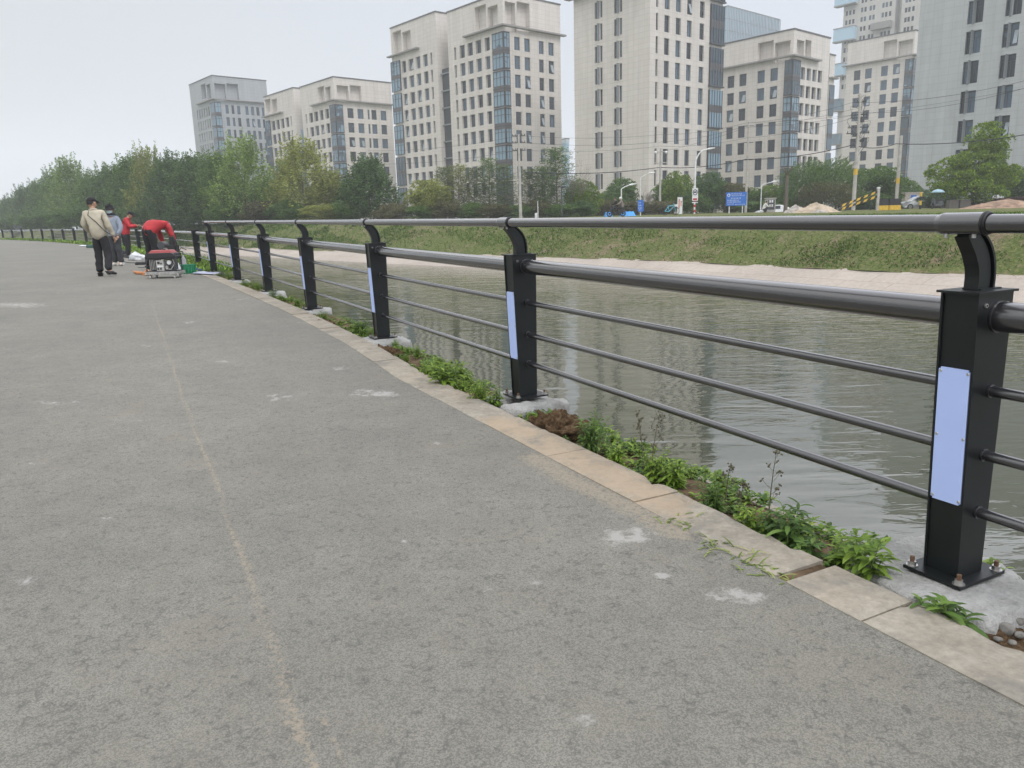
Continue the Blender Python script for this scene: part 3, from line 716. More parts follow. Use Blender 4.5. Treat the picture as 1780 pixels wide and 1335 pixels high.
def weed(s, t, k, sc, dark, label, rot, zz=-.075):
    p = W(s, t, zz); a, b = (BROADD if dark else BROADM)[k]
    sc *= .82; r = empty('weed_plant', p, rot); r.scale = (sc, sc, sc)
    link('foliage', a, r); link('stem', b, r)
    tag(r, label, 'weed', 'leafy weeds along the kerb')
gaps = ['between the nearest and second nearest posts', 'between the second and third nearest posts', 'between the third and fourth nearest posts', 'between the fourth and fifth nearest posts', 'between the fifth and sixth nearest posts', 'between the sixth and seventh nearest posts']
named = [  # (u,v of the foot, variant, scale, dark, label)
 (1500,982,0,.95,0,'bright green leafy weed on brown soil touching the left of the nearest footing'),
 (1470,960,3,.8,0,'small fresh weed left of the bright leafy one beside the nearest footing'),
 (1375,925,2,1.0,1,'tall dark green broad-leaved weed at the kerb just right of the dry seed stalk'),
 (1350,915,1,.85,1,'dark low weed leaning on the foot of the dry seed stalk'),
 (1400,945,5,1.0,1,'low dark leafy weed between the tall weed and the nearest footing'),
 (1640,1062,5,1.3,1,'flat star-shaped weed growing over the kerb edge in front of the nearest footing'),
 (1025,770,4,1.45,1,'upright feathery weed next to the brown soil clod'),
 (1070,790,1,.9,0,'yellow-green weed two steps right of the soil clod'),
 (1140,815,4,1.0,0,'bushy yellow-green weed in the middle between the two nearest posts'),
 (1165,822,1,1.0,0,'bushy bright weed to the right of the middle of the nearest gap'),
 (1240,865,4,1.0,1,'grey-green feathery weed left of the dry stalk near the kerb'),
 (1310,900,2,.7,0,'thin bright weed just left of the dry seed stalk'),
 (780,665,0,1.25,0,'big bright leafy weed in the gap left of the second nearest post'),
 (765,655,2,1.1,0,'tall bright weed leaning towards the kerb left of the second nearest post'),
 (745,645,4,.9,0,'smaller weed at the left end of the second gap'),
 (830,690,4,1.2,0,'dense low weed at the right end of the second gap'),
 (855,695,1,1.0,0,'leafy weed touching the foot of the second nearest post'),
 (1725,985,5,.95,0,'small green sprig behind the nearest post footing on its river side'),
]
used = []
for u, v, k, sc, dk, lab in named:
    g = gpt(u, v); s, t = toST(g.x, g.y); used.append((s, t)); weed(s, t, k, sc, dk, lab, rw.random()*6)
cnt = 0
for gi in range(6):
    a, b = near_s[3+gi], near_s[4+gi]
    n = [15, 15, 14, 12, 9, 8][gi]
    for q in range(n):
        s = a+.33+(b-a-.62)*rw.random(); t = KB(s)+.05+.32*rw.random()**1.0
        if gi == 0 and s < .75 and t < -.12: continue
        k = rw.choice([3, 4, 1, 5, 1, 3, 4] if gi < 2 else [0, 1, 3, 4, 2]); sc = rw.uniform(.3, .65) if gi < 1 else rw.uniform(.45, .95)
        dk = rw.random() < (.5 if gi == 0 else .2)
        weed(s, t, k, sc, dk, 'leafy weed on the soil verge %s' % gaps[gi], rw.random()*6, -.075-max(0, t)*.25)
# low creeping cover that nobody could count
mb = MB()
rl = random.Random(9)
for gi in range(6):
    a, b = near_s[3+gi], near_s[4+gi]
    for q in range([75, 60, 45, 38, 30, 25][gi]):
        s = a+.26+(b-a-.5)*rl.random(); t = KB(s)+.0+.45*rl.random()**1.2
        o = W(s, t, -.075-max(0, t)*.25); R = .08 if gi < 2 else .12
        for i in range(26 if gi < 3 else 14):
            an = rl.random()*6.28; r = R*rl.random()**.6; bs = o+Vector((r*cos(an), r*sin(an), rl.uniform(0, .03)))
            for q2 in range(3):
                an = rl.random()*6.28; L = rl.uniform(.015, .045); leaf(mb, bs, Vector((cos(an), sin(an), rl.uniform(.3, 1.3))), Vector((0, 0, 1)), L, L*.22, rl.uniform(.3, 1.2), rl.random() < .45, 3)
tag(mb.build('ground_cover', [M_WEED, M_WEED2]), 'low creeping green ground cover on the verge under the railing', 'ground cover', None, 'stuff')
# verge grass further along, under the distant railing
mb = MB()
for q in range(9000):
    s = near_s[-1]+75*rl.random()**1.3; t = -.35+.9*rl.random(); o = W(s, t, -.04); k = 1+(s-18)/40
    for i in range(3):
        an = rl.random()*6.28; L = rl.uniform(.06, .2)*min(k, 1.4); leaf(mb, o+Vector((rl.uniform(-.1,.1), rl.uniform(-.1,.1), 0)), Vector((cos(an), sin(an), rl.uniform(.8, 2.6))), Vector((0, 0, 1)), L, L*.13*k, rl.uniform(.2, .9), rl.random() < .5, 2)
tag(mb.build('verge_grass', [M_WEED, M_WEED2]), 'strip of rough grass and weeds along the foot of the distant railing', 'grass', None, 'stuff')
# grass in the joint between asphalt and kerb
mb = MB()
for (u, v, n, L, sp_) in ((1150,893,10,.05,.02),(1172,902,34,.07,.03),(1195,915,16,.06,.03),(1215,925,12,.05,.02),(1245,945,22,.07,.025),(1258,950,22,.07,.03),(1285,962,22,.08,.03),(1318,985,26,.06,.025),(1335,995,12,.05,.02),(1370,1008,12,.045,.012),(1124,884,8,.04,.01),(1300,975,20,.07,.03),(1230,936,12,.06,.02)):
    g = gpt(u, v); 
    for i in range(int(n*1.8)):
        a = rl.random()*6.28; b0 = g+Vector((rl.gauss(0, sp_), rl.gauss(0, sp_), -.01)); leaf(mb, b0, Vector((cos(a), sin(a), rl.uniform(.2, 1.3))), Vector((0, 0, 1)), L*rl.uniform(.6, 1.5), .0026, rl.uniform(.8, 2.4), 0, 5)
tag(mb.build('joint_grass', M_BLADE), 'thin straggly grass growing in the joint between asphalt and kerb', 'grass', None, 'stuff')
# dry seed stalks
def stalk(u, v, h, lean, lab, seed):
    r = random.Random(seed); g = gpt(u, v); mb = MB(); root = empty('dry_stalk', g+Vector((0, 0, -.06)))
    pts = [Vector((lean*h*t*t, 0, h*t)) for t in (0, .25, .5, .75, 1)]; mb.tube(pts, [.0035, .003, .0025, .0018, .001], 5)
    heads = MB()
    for i in range(9):
        t = .35+.65*i/9; p = Vector((lean*h*t*t, 0, h*t)); a = r.random()*6.28; e = p+Vector((cos(a), sin(a), 1.1))*h*.16*(1.3-t)*r.uniform(.6, 1.2); mb.tube([p, (p+e)/2+Vector((0, 0, -.004)), e], .0009, 4)
        for j in range(4): heads.sphere(e+Vector((r.gauss(0, .006), r.gauss(0, .006), r.gauss(0, .006))), r.uniform(.003, .0055), 0, 6, 4)
    for j in range(8): heads.sphere(pts[-1]+Vector((r.gauss(0, .009), r.gauss(0, .009), r.gauss(0, .008))), r.uniform(.003, .0055), 0, 6, 4)
    mb.build('stem', M_DRY, root); heads.build('seed_head', M_DRY, root); tag(root, lab, 'dry plant', 'dry seed stalks on the verge')
stalk(1335, 905, .34, .06, 'tall dry brown seed stalk standing alone between the two nearest posts', 1)
stalk(1262, 850, .17, .1, 'short pale dry seed stalk left of the tall dry one', 2)
stalk(1118, 800, .30, -.1, 'thin dry stalk behind the yellow-green weeds in the nearest gap', 3)
stalk(1133, 805, .30, .12, 'thin dry stalk right of a similar one behind the yellow-green weeds', 4)
stalk(1285, 880, .16, .1, 'small dry twig of seeds just left of the tall dry stalk', 5)

# ================================================================== BUILDINGS
AZ1, AZ2 = rad(40.5), rad(49.5)
E1 = Vector((-sin(AZ1), cos(AZ1), 0)); E2 = Vector((sin(AZ2), cos(AZ2), 0))
def wallmat(name, c1, c2, line=.78):
    m, nt, b = newmat(name)
    a = noise_node(nt, .12, 5, .6); st = noise_node(nt, .8, 5, .7, sc=(1, 1, .12))
    br = nt.nodes.new('ShaderNodeTexBrick'); uv = nt.nodes.new('ShaderNodeUVMap'); nt.links.new(uv.outputs[0], br.inputs['Vector'])
    br.inputs['Scale'].default_value = 1; br.inputs['Brick Width'].default_value = 1.2; br.inputs['Row Height'].default_value = .9; br.inputs['Mortar Size'].default_value = .035; br.inputs['Mortar Smooth'].default_value = .3
    br.inputs['Color1'].default_value = (1, 1, 1, 1); br.inputs['Color2'].default_value = (.95, .945, .94, 1); br.inputs['Mortar'].default_value = (line, line, line, 1); br.offset = 0
    c = rampn(nt, a.outputs[0], [(.3, c2), (.7, c1)]).outputs[0]
    c = mixn(nt, 1, c, br.outputs[0], 'MULTIPLY'); c = mixn(nt, 1, c, rampn(nt, st.outputs[0], [(.3, (.9, .895, .885)), (.6, (1.03, 1.03, 1.03))]).outputs[0], 'MULTIPLY')
    nt.links.new(c, b.inputs['Base Color']); b.inputs['Roughness'].default_value = .8; b.inputs['Specular IOR Level'].default_value = .3; return m
M_W = wallmat('cream_stone', (.63, .59, .545), (.58, .545, .505))
M_WG = wallmat('grey_stone', (.35, .37, .385), (.32, .34, .355))
M_WB = wallmat('pale_grey_stone', (.44, .46, .472), (.41, .43, .442), .84)
M_WR = wallmat('residential_render', (.50, .49, .46), (.46, .45, .42), .95)
def glassm(name, c1, c2, rough=.08, lit=True):
    m, nt, b = newmat(name)
    oi = nt.nodes.new('ShaderNodeObjectInfo'); n = noise_node(nt, .35, 3, .6, coord='Object')
    a = nt.nodes.new('ShaderNodeMath'); a.operation = 'ADD'; nt.links.new(oi.outputs['Random'], a.inputs[0]); nt.links.new(n.outputs[0], a.inputs[1])
    r = rampn(nt, a.outputs[0], [(.45, c1), (1.05, c2), (1.4, tuple(min(1, x*2.2) for x in c2))]); nt.links.new(r.outputs[0], b.inputs['Base Color'])
    b.inputs['Roughness'].default_value = rough; b.inputs['IOR'].default_value = 1.5; b.inputs['Specular IOR Level'].default_value = .45
    n2 = noise_node(nt, .5, 2, coord='Object'); bumpn(nt, b, n2.outputs[0], .03, .5); return m
M_GL = glassm('window_glass', (.008, .014, .022), (.035, .055, .078))
M_GLB = glassm('bay_glass', (.03, .055, .075), (.085, .13, .165))
M_GLC = glassm('curtain_glass', (.12, .18, .23), (.17, .24, .29))
M_FR = mat('window_frame', (.035, .036, .038), .5)
M_SP = mat('spandrel_panel', (.06, .055, .055), .4)
M_COP = mat('coping', (.085, .085, .085), .6)
M_FIN = mat('metal_fin', (.22, .24, .25), .4, .2)
M_SLAB = mat('slab_edge', (.26, .25, .235), .8)
M_INT = mat('dim_interior', (.03, .033, .038), .8)
def mull(b, face, a0, a1, z0, z1, n, o=.3):
    mb = MB()
    for i in range(n+1):
        a = a0+(a1-a0)*i/n; ps = [face.P(a-.05, z0, -o), face.P(a+.05, z0, -o), face.P(a+.05, z1, -o), face.P(a-.05, z1, -o), face.P(a-.05, z0, 0), face.P(a+.05, z0, 0), face.P(a+.05, z1, 0), face.P(a-.05, z1, 0)]
        mb.add(ps, [(0, 1, 2, 3), (0, 4, 5, 1), (1, 5, 6, 2), (2, 6, 7, 3), (3, 7, 4, 0)], 0)
    for z in (z0, z1, z0+(z1-z0)*.32, z0+(z1-z0)*.82):
        ps = [face.P(a0, z-.05, -o+.01), face.P(a1, z-.05, -o+.01), face.P(a1, z+.06, -o+.01), face.P(a0, z+.06, -o+.01)]; mb.add(ps, [(0, 1, 2, 3)], 0)
    b.addmesh(mb, 'mullions', M_FR)
def at_on(c, e, u, v):
    """pixel -> (distance along the facade from its corner c, height) on the vertical plane through c along e"""
    d = ray(u, v); nrm = Vector((e.y, -e.x, 0)); t = nrm.dot(c-C0)/nrm.dot(d); p = C0+d*t
    return (p-c).dot(e), p.z
class Face:
    def __init__(self, c, e, inward, L, z0, z1): self.c, self.e, self.i, self.L, self.z0, self.z1 = c, e, inward, L, z0, z1; self.h = []
    def P(self, a, z, k=0): return self.c+self.e*a+self.i*k+Vector((0, 0, z-self.c.z))
    def mesh_into(self, mb, uvs):
        xs = sorted({0, self.L} | {round(min(max(q, 0), self.L), 3) for h in self.h for q in h[:2]}); zs = sorted({self.z0, self.z1} | {round(q, 3) for h in self.h for q in h[2:4]})
        hs = [(round(a, 3), round(b, 3), round(c_, 3), round(d_, 3), k, bk) for a, b, c_, d_, k, bk in self.h]
        def put(ps, uv): mb.add(ps, [(0, 1, 2, 3)], 0); uvs.extend(uv)
        for x0, x1 in zip(xs[:-1], xs[1:]):
            xm = (x0+x1)/2; run = None
            for z0, z1 in zip(zs[:-1], zs[1:]):
                zm = (z0+z1)/2
                if any(h[0] < xm < h[1] and h[2] < zm < h[3] for h in hs):
                    if run: put([self.P(x0, run[0]), self.P(x1, run[0]), self.P(x1, run[1]), self.P(x0, run[1])], [(x0, run[0]), (x1, run[0]), (x1, run[1]), (x0, run[1])]); run = None
                else: run = (run[0] if run else z0, z1)
            if run: put([self.P(x0, run[0]), self.P(x1, run[0]), self.P(x1, run[1]), self.P(x0, run[1])], [(x0, run[0]), (x1, run[0]), (x1, run[1]), (x0, run[1])])
        for a, b, c_, d_, k, bk in hs:
            a0, b0 = max(a, 0), min(b, self.L)
            for q in (((a0, c_, 0), (a0, c_, k), (a0, d_, k), (a0, d_, 0)), ((b0, c_, k), (b0, c_, 0), (b0, d_, 0), (b0, d_, k)), ((a0, d_, 0), (a0, d_, k), (b0, d_, k), (b0, d_, 0)), ((a0, c_, k), (a0, c_, 0), (b0, c_, 0), (b0, c_, k))):
                put([self.P(*t) for t in q], [(t[0]+t[2], t[1]) for t in q])
            if bk: put([self.P(a0, c_, k), self.P(b0, c_, k), self.P(b0, d_, k), self.P(a0, d_, k)], [(a0, c_), (b0, c_), (b0, d_), (a0, d_)])
    def M(self, a, z, k):        # local x along the facade, y inwards, z up
        m = Matrix.Identity(4); flip = self.e.cross(self.i).z < 0
        ex = -self.e if flip else self.e
        m.col[0][:3] = ex; m.col[1][:3] = self.i; m.col[2][:3] = (0, 0, 1); m.col[3][:3] = self.P(a, z, k); return m
WM = {}
def win_mesh(w_, h, kind):
    key = (round(w_, 1), round(h, 1), kind)
    if key in WM: return WM[key]
    mb = MB(); w2 = w_/2; f = .06
    mb.add([(-w2, .03, 0), (w2, .03, 0), (w2, .03, h), (-w2, .03, h)], [(0, 1, 2, 3)], 0)
    for a, b in ((-w2, -w2+f), (w2-f, w2)): mb.box((a, -.03, 0), (b, .03, h), 1)
    for a, b in ((0, f), (h-f, h), (h*.7, h*.7+f)): mb.box((-w2+f, -.028, a), (w2-f, .028, b), 1)
    if w_ > .9: mb.box((-.12*w_-f/2, -.026, f), (-.12*w_+f/2, .026, h*.7), 1)
    if kind == 1:      # one sash pushed open
        R = Matrix.Translation((w2*.4, -.03, h*.69)) @ Matrix.Rotation(rad(-16), 4, 'X')
        mb.box((-w2*.45, -.02, -h*.62), (w2*.45, .0, 0), 2, R)
    me = mb.mesh('window', [M_GL, M_FR, M_SASH]); WM[key] = me; return me
M_SASH = mat('open_sash_glass', (.26, .31, .34), .15)
rwn = random.Random(3)
class Building:
    def __init__(self, name, label, corner, L1, L2, ztop, wall, zbase=.6):
        self.c = corner.copy(); self.c.z = zbase; self.wall = wall; self.root = empty(name, self.c); tag(self.root, label, 'building', None)
        self.L = Face(self.c, E1, E2, L1, zbase, ztop); self.R = Face(self.c, E2, E1, L2, zbase, ztop); self.z0, self.z1 = zbase, ztop
        self.nw = 0; self.wins = []
        self.parts = []
    def local(self, o): o.parent = self.root; o.location = o.location-self.root.location if False else o.location
    def addmesh(self, mb, name, mats):
        mb.v = [tuple(Vector(v)-self.c) for v in mb.v]; return mb.build(name, mats, self.root)
    def window(self, face, a, z, w_, h, depth=.35, kind=None, hole=True):
        if z < self.z0+.5: return
        if hole: face.h.append((a-w_/2, a+w_/2, z, z+h, depth, False))
        k = kind if kind is not None else (1 if rwn.random() < .13 and w_ > .9 else 0)
        m = face.M(a, z, depth-.05); m.translation -= self.c; self.wins.append((w_*h, win_mesh(w_, h, k), m, w_, h))
    def bay(self, cL, cR, z0, z1, out_=.18, floors=2, wrap=True):
        """glazed corner bay wrapping the corner: cL metres on the left face, cR on the right"""
        mb = MB(); c = self.c
        def slab(a, b, za, zb, o, m, side):
            fc = self.L if side == 0 else self.R
            ps = [fc.P(a, za, -o), fc.P(b, za, -o), fc.P(b, zb, -o), fc.P(a, zb, -o)]; ps2 = [fc.P(a, za, .02), fc.P(b, za, .02), fc.P(b, zb, .02), fc.P(a, zb, .02)]
            mb.add(ps+ps2, [(0, 1, 2, 3), (0, 4, 5, 1), (1, 5, 6, 2), (2, 6, 7, 3), (3, 7, 4, 0)], m)
        fl = (z1-z0)/floors
        for side, ln in ((0, cL), (1, cR)):
            if ln <= 0: continue
            a0 = -out_ if wrap else .2
            slab(a0, ln, z0, z1, out_, 0, side)
            nm = max(2, int(round(ln/1.05)))
            for i in range(nm+1):
                a = (0 if wrap else .2)+(ln-(0 if wrap else .2))*i/nm; slab(a-.05 if i else a0-.06, a+.05, z0, z1, out_+.06, 1, side)
            for k in range(floors+1): slab(a0-.05, ln+.05, z0+fl*k-.12, z0+fl*k+.12, out_+.1, 1, side)
            for k in range(floors): slab(a0-.05, ln, z0+fl*k+fl*.62, z0+fl*k+fl*.62+.1, out_+.065, 1, side)
            for k in range(1, floors): slab(a0-.05, ln, z0+fl*k-.62, z0+fl*k+.62, out_+.08, 2, side)
        self.addmesh(mb, 'glazed_bay', [M_GLB, M_FR, M_SP])
    def fin(self, face, a, z, h, w=.24, dp=.5):
        mb = MB(); p = [face.P(a-w, z-.1, .3), face.P(a+w, z-.1, .3), face.P(a, z-.1, -dp)]; q = [v+Vector((0, 0, h+.2)) for v in p]
        mb.add(p+q, [(0, 2, 1), (3, 4, 5), (0, 1, 4, 3), (1, 2, 5, 4), (2, 0, 3, 5)], 0); self.fins = getattr(self, 'fins', []); self.fins.append(mb)
    def slabbox(self, name, face, a0, a1, z0, z1, out_, mat_, k=.05):
        mb = MB(); ps = [face.P(a0, z0, -out_), face.P(a1, z0, -out_), face.P(a1, z1, -out_), face.P(a0, z1, -out_), face.P(a0, z0, k), face.P(a1, z0, k), face.P(a1, z1, k), face.P(a0, z1, k)]
        mb.add(ps, [(0, 1, 2, 3), (4, 7, 6, 5), (0, 4, 5, 1), (1, 5, 6, 2), (2, 6, 7, 3), (3, 7, 4, 0)], 0); return self.addmesh(mb, name, mat_)
    def cornice(self, z, aL, aR, out_=.9, th=.3):
        # one L-shaped ledge round the corner
        mb = MB(); c = self.c
        q = []
        for zz in (z, z+th):
            q += [self.L.P(aL, zz, .05), self.L.P(aL, zz, -out_), self.L.P(-out_, zz, -out_), self.R.P(aR, zz, -out_), self.R.P(aR, zz, .05), self.c+Vector((0, 0, zz-c.z))+E1*.05+E2*.05]
        mb.add(q, [(0, 1, 2, 5), (5, 2, 3, 4), (6, 11, 8, 7), (11, 10, 9, 8), (0, 6, 7, 1), (1, 7, 8, 2), (2, 8, 9, 3), (3, 9, 10, 4)], 0); self.addmesh(mb, 'cornice', M_SLAB)
    def finish(self):
        mb = MB(); uvs = []
        self.L.mesh_into(mb, uvs); self.R.mesh_into(mb, uvs)
        c, a, b = self.c, self.L.L, self.R.L; z0, z1 = self.z0, self.z1
        def put(ps, uv): mb.add(ps, [(0, 1, 2, 3)], 0); uvs.extend(uv)
        up = Vector((0, 0, z1-z0)); A = c+E1*a; B = c+E2*b; D = c+E1*a+E2*b
        put([A, D, D+up, A+up], [(0, z0), (b, z0), (b, z1), (0, z1)]); put([B, D, D+up, B+up], [(0, z0), (a, z0), (a, z1), (0, z1)])
        mb.v = [tuple(Vector(v)-self.c) for v in mb.v]
        me = mb.mesh('wall', self.wall); ul = me.uv_layers.new(name='UVMap'); 
        for l in me.loops: ul.data[l.index].uv = uvs[l.vertex_index]
        link('wall', me, self.root)
        # roof with dark coping
        rb = MB(); o = .12; k = Vector((0, 0, .28)); P = [c+up-E1*o-E2*o, A+up+E1*o-E2*o, D+up+E1*o+E2*o, B+up+E2*o-E1*o]
        rb.add(P+[p+k for p in P], [(3, 2, 1, 0), (4, 5, 6, 7), (0, 1, 5, 4), (1, 2, 6, 5), (2, 3, 7, 6), (3, 0, 4, 7)], 0); self.addmesh(rb, 'roof', M_COP)
        self.wins.sort(key=lambda t: -t[0]*0-(t[2].translation.z))
        vis = [x for x in self.wins][:100]; rest = self.wins[100:]
        for _, me, m, w_, h in vis: link('window', me, self.root, m)
        if rest:
            mb = MB()
            for _, me, m, w_, h in rest:
                for p in me.polygons: mb.add([m @ me.vertices[i].co for i in p.vertices], [tuple(range(len(p.vertices)))], p.material_index)
            o = mb.build('window', [M_GL, M_FR, M_SASH], self.root); o['kind'] = 'stuff'
        if getattr(self, 'fins', None):
            for f in self.fins: self.addmesh(f, 'window_fin', M_FIN)
def dist_for(u, v, pitch_px, fl=3.6):
    lo, hi = 20, 900
    for _ in range(50):
        Y = (lo+hi)/2; p = aty(u, v, Y); h = proj(p)[1]-proj(p+Vector((0, 0, fl)))[1]
        if h > pitch_px: lo = Y
        else: hi = Y
    return lo
def auto(name, label, cv, corner, D, left, right, wall, L2=None, L1=None):
    """corner/left/right: zoomed pixels of the roof line"""
    u, v = cv(*corner); c = aty(u, v, D); zt = c.z
    l1 = L1 if L1 else at_on(c, E1, *cv(*left))[0]; l2 = L2 if L2 else at_on(c, E2, *cv(*right))[0]
    return Building(name, label, c, l1, l2, zt-.28, wall)
def cols(b, face, cv, spans, y, tops, xt, hpx, hmax=99, depth=.35, kind=None):
    """spans: zoomed x ranges of windows at zoomed row y; tops: zoomed y of first and last measured window tops at column xt, number of rows between"""
    t0, t1, n = tops; z0 = at_on(face.c, face.e, *cv(xt[0], t0))[1]; z1 = at_on(face.c, face.e, *cv(xt[1], t1))[1]; pit = (z0-z1)/n
    h = z0-at_on(face.c, face.e, *cv(xt[0], t0+hpx))[1]
    for a, bb in spans:
        p = at_on(face.c, face.e, *cv(a, y))[0]; q = at_on(face.c, face.e, *cv(bb, y))[0]; w_ = abs(q-p); m_ = (p+q)/2
        w_ = round(w_*5)/5 or .4
        z = z0-h
        k = 0
        while z > b.z0+3: b.window(face, m_, round(z, 3), w_, round(h, 1), depth, kind); z -= pit; k += 1
    return z0, pit, h
def bays(b, cv, uL, uR, vref, z_tops, pit, floors=2, wrap=True, fl=2):
    aL = at_on(b.c, E1, *cv(uL, vref))[0] if uL is not None else 0
    aR = at_on(b.c, E2, *cv(uR, vref))[0] if uR is not None else 0
    z = z_tops
    while z-2*pit > b.z0: b.bay(aL, aR, z-2*pit+.55, z+.1); z -= 2*pit
def niche(b, face, cv, spans, y, y0, y1, depth=1.3):
    for a, bb in spans:
        p = at_on(face.c, face.e, *cv(a, y))[0]; q = at_on(face.c, face.e, *cv(bb, y))[0]; xm = (a+bb)/2
        zt = at_on(face.c, face.e, *cv(a, y0))[1]; zb = at_on(face.c, face.e, *cv(a, y1))[1]
        p, q = sorted((max(p, .05), max(q, .05))); face.h.append((p, q, zb, zt, depth, True))
R3 = lambda x, y: (300+x/3.87, 90+y/3.87)
R4 = lambda x, y: (660+x/3.926, y/3.926)
R5 = lambda x, y: (980+x/3.927, y/3.927)
R6 = lambda x, y: (1240+x/3.925, y/3.925)
R7 = lambda x, y: (1430+x/3.514, y/3.514)

# 1: far left, grey
D = dist_for(384, 200, 21.4)
b = auto('office_tower', 'blue-grey stone office tower farthest left above the poplars', R3, (262, 155), D, (108, 205), (628, 187), M_WG)
z0, pit, h = cols(b, b.R, R3, [(357,377),(397,415),(435,455),(490,510),(528,547),(564,583),(600,617)], 390, (358, 605, 3), (367, 392), 58)
cols(b, b.L, R3, [(162,169),(177,186),(194,202),(210,218),(226,234),(240,249)], 400, (372, 612, 3), (230, 262), 66, depth=.45)
bays(b, R3, 262, 325, 400, z0+.4, pit)
zc = at_on(b.c, E2, *R3(440, 333))[1]; b.cornice(zc, at_on(b.c, E1, *R3(172, 345))[0], b.R.L+.6)
niche(b, b.L, R3, [(192, 224), (229, 255)], 260, 222, 325); niche(b, b.R, R3, [(285, 358), (366, 443)], 260, 212, 326)
b.finish()
# 2: second, cream, with a wing on its left
D = dist_for(584, 250, 24.9)
b = auto('office_tower', 'cream stone office tower, second tall tower from the left', R3, (1078, 163), D, (855, 222), (1467, 205), M_W)
z0, pit, h = cols(b, b.R, R3, [(1178,1217),(1245,1284),(1312,1326),(1337,1373),(1400,1437)], 415, (380, 672, 3), (1195, 1218), 66)
cols(b, b.L, R3, [(893,903),(918,943),(953,978),(990,1015),(1028,1053)], 430, (394, 682, 3), (1000, 1025), 66, depth=.5)
bays(b, R3, 1062, 1143, 400, z0+.5, pit)
zc = at_on(b.c, E2, *R3(1280, 345))[1]; b.cornice(zc, at_on(b.c, E1, *R3(942, 366))[0], b.R.L+.6)
niche(b, b.L, R3, [(978, 1022), (1028, 1066)], 290, 240, 352); niche(b, b.R, R3, [(1107, 1185), (1195, 1270)], 290, 224, 332)
b.slabbox('stair_bay', b.L, b.L.L, b.L.L+at_on(b.c, E1, *R3(805, 300))[0]-b.L.L, b.z0, at_on(b.c, E1, *R3(855, 515))[1], -1.5, M_GLB, 3)
b.finish(); B2 = b
a, zt = at_on(b.c, E1, *R3(808, 237)); cw = b.c+E1*a; cw.z = zt
b = Building('office_wing', 'lower cream office wing left of the second tower across a dark stair slot', cw, at_on(cw, E1, *R3(610, 285))[0], 16, zt-.28, M_W)
z0, pit, h = cols(b, b.L, R3, [(665,690),(698,720),(730,752),(762,785),(796,804)], 490, (449, 725, 3), (740, 768), 66, depth=.5)
b.c2 = None
aa = at_on(b.c, E1, *R3(660, 500))[0]
z = z0+.4
while z-2*pit > b.z0: b.slabbox('glazed_bay', b.L, aa, b.L.L+.2, z-2*pit+.6, z, .2, M_GLB, .02); b.slabbox('spandrel', b.L, aa-.02, b.L.L+.22, z-pit-.4, z-pit+.6, .26, M_SP, .02); mull(b, b.L, aa, b.L.L+.2, z-2*pit+.6, z, 3); z -= 2*pit
b.slabbox('cornice', b.L, at_on(b.c, E1, *R3(745, 410))[0], b.L.L+.8, at_on(b.c, E1, *R3(690, 425))[1], at_on(b.c, E1, *R3(690, 425))[1]+.3, .9, M_SLAB)
niche(b, b.L, R3, [(622, 662), (667, 705)], 370, 322, 415)
b.finish()
# 3: tall twin
D = dist_for(873, 120, 32.6)
b = auto('office_tower', 'tall cream office tower left of the broad central tower, dark stair slot beside it', R4, (835, -60), D, (455, 50), (1230, 20), M_W)
z0, pit, h = cols(b, b.R, R4, [(918,957),(988,1025),(1085,1120),(1152,1187)], 300, (253, 890, 5), (937, 957), 90)
cols(b, b.L, R4, [(505,521),(545,580),(600,635),(657,693),(718,753)], 345, (292, 900, 5), (620, 648), 88, depth=.55)
bays(b, R4, 775, 882, 350, z0+.45, pit)
zc = at_on(b.c, E2, *R4(1050, 216))[1]; b.cornice(zc, at_on(b.c, E1, *R4(585, 248))[0], b.R.L+1)
niche(b, b.L, R4, [(648, 726), (736, 806)], 120, 52, 212); niche(b, b.R, R4, [(856, 926), (936, 1024)], 120, 8, 208)
aw, zt = at_on(b.c, E1, *R4(378, 73))
zs = at_on(b.c, E1, *R4(450, 455))[1]
b.slabbox('stair_bay', b.L, b.L.L, aw, b.z0, zs, -1.2, M_INT, 3.5)
z = zs-1
while z > b.z0+1:
    b.slabbox('stair_landing', b.L, b.L.L+.02, aw-.02, z-.25, z, -.7, M_FIN, 1.19); z -= pit
b.finish()
cw = b.c+E1*aw; cw.z = zt
b = Building('office_wing', 'tall cream office wing left of the dark fire-stair slot', cw, at_on(cw, E1, *R4(70, 175))[0], 22, zt-.28, M_W)
z0, pit, h = cols(b, b.L, R4, [(150,180),(198,229),(248,278),(298,328),(347,361)], 450, (400, 960, 5), (215, 250), 82, depth=.55)
aa = at_on(b.c, E1, *R4(143, 480))[0]; z = z0+.4
while z-2*pit > b.z0: b.slabbox('glazed_bay', b.L, aa, b.L.L+.25, z-2*pit+.6, z, .2, M_GLB, .02); b.slabbox('spandrel', b.L, aa-.03, b.L.L+.28, z-pit-.4, z-pit+.6, .27, M_SP, .02); mull(b, b.L, aa, b.L.L+.25, z-2*pit+.6, z, 3); z -= 2*pit
zc = at_on(b.c, E1, *R4(170, 365))[1]; b.slabbox('cornice', b.L, at_on(b.c, E1, *R4(272, 337))[0], b.L.L+1, zc, zc+.3, .9, M_SLAB)
niche(b, b.L, R4, [(90, 148), (154, 212)], 280, 222, 372)
b.finish()
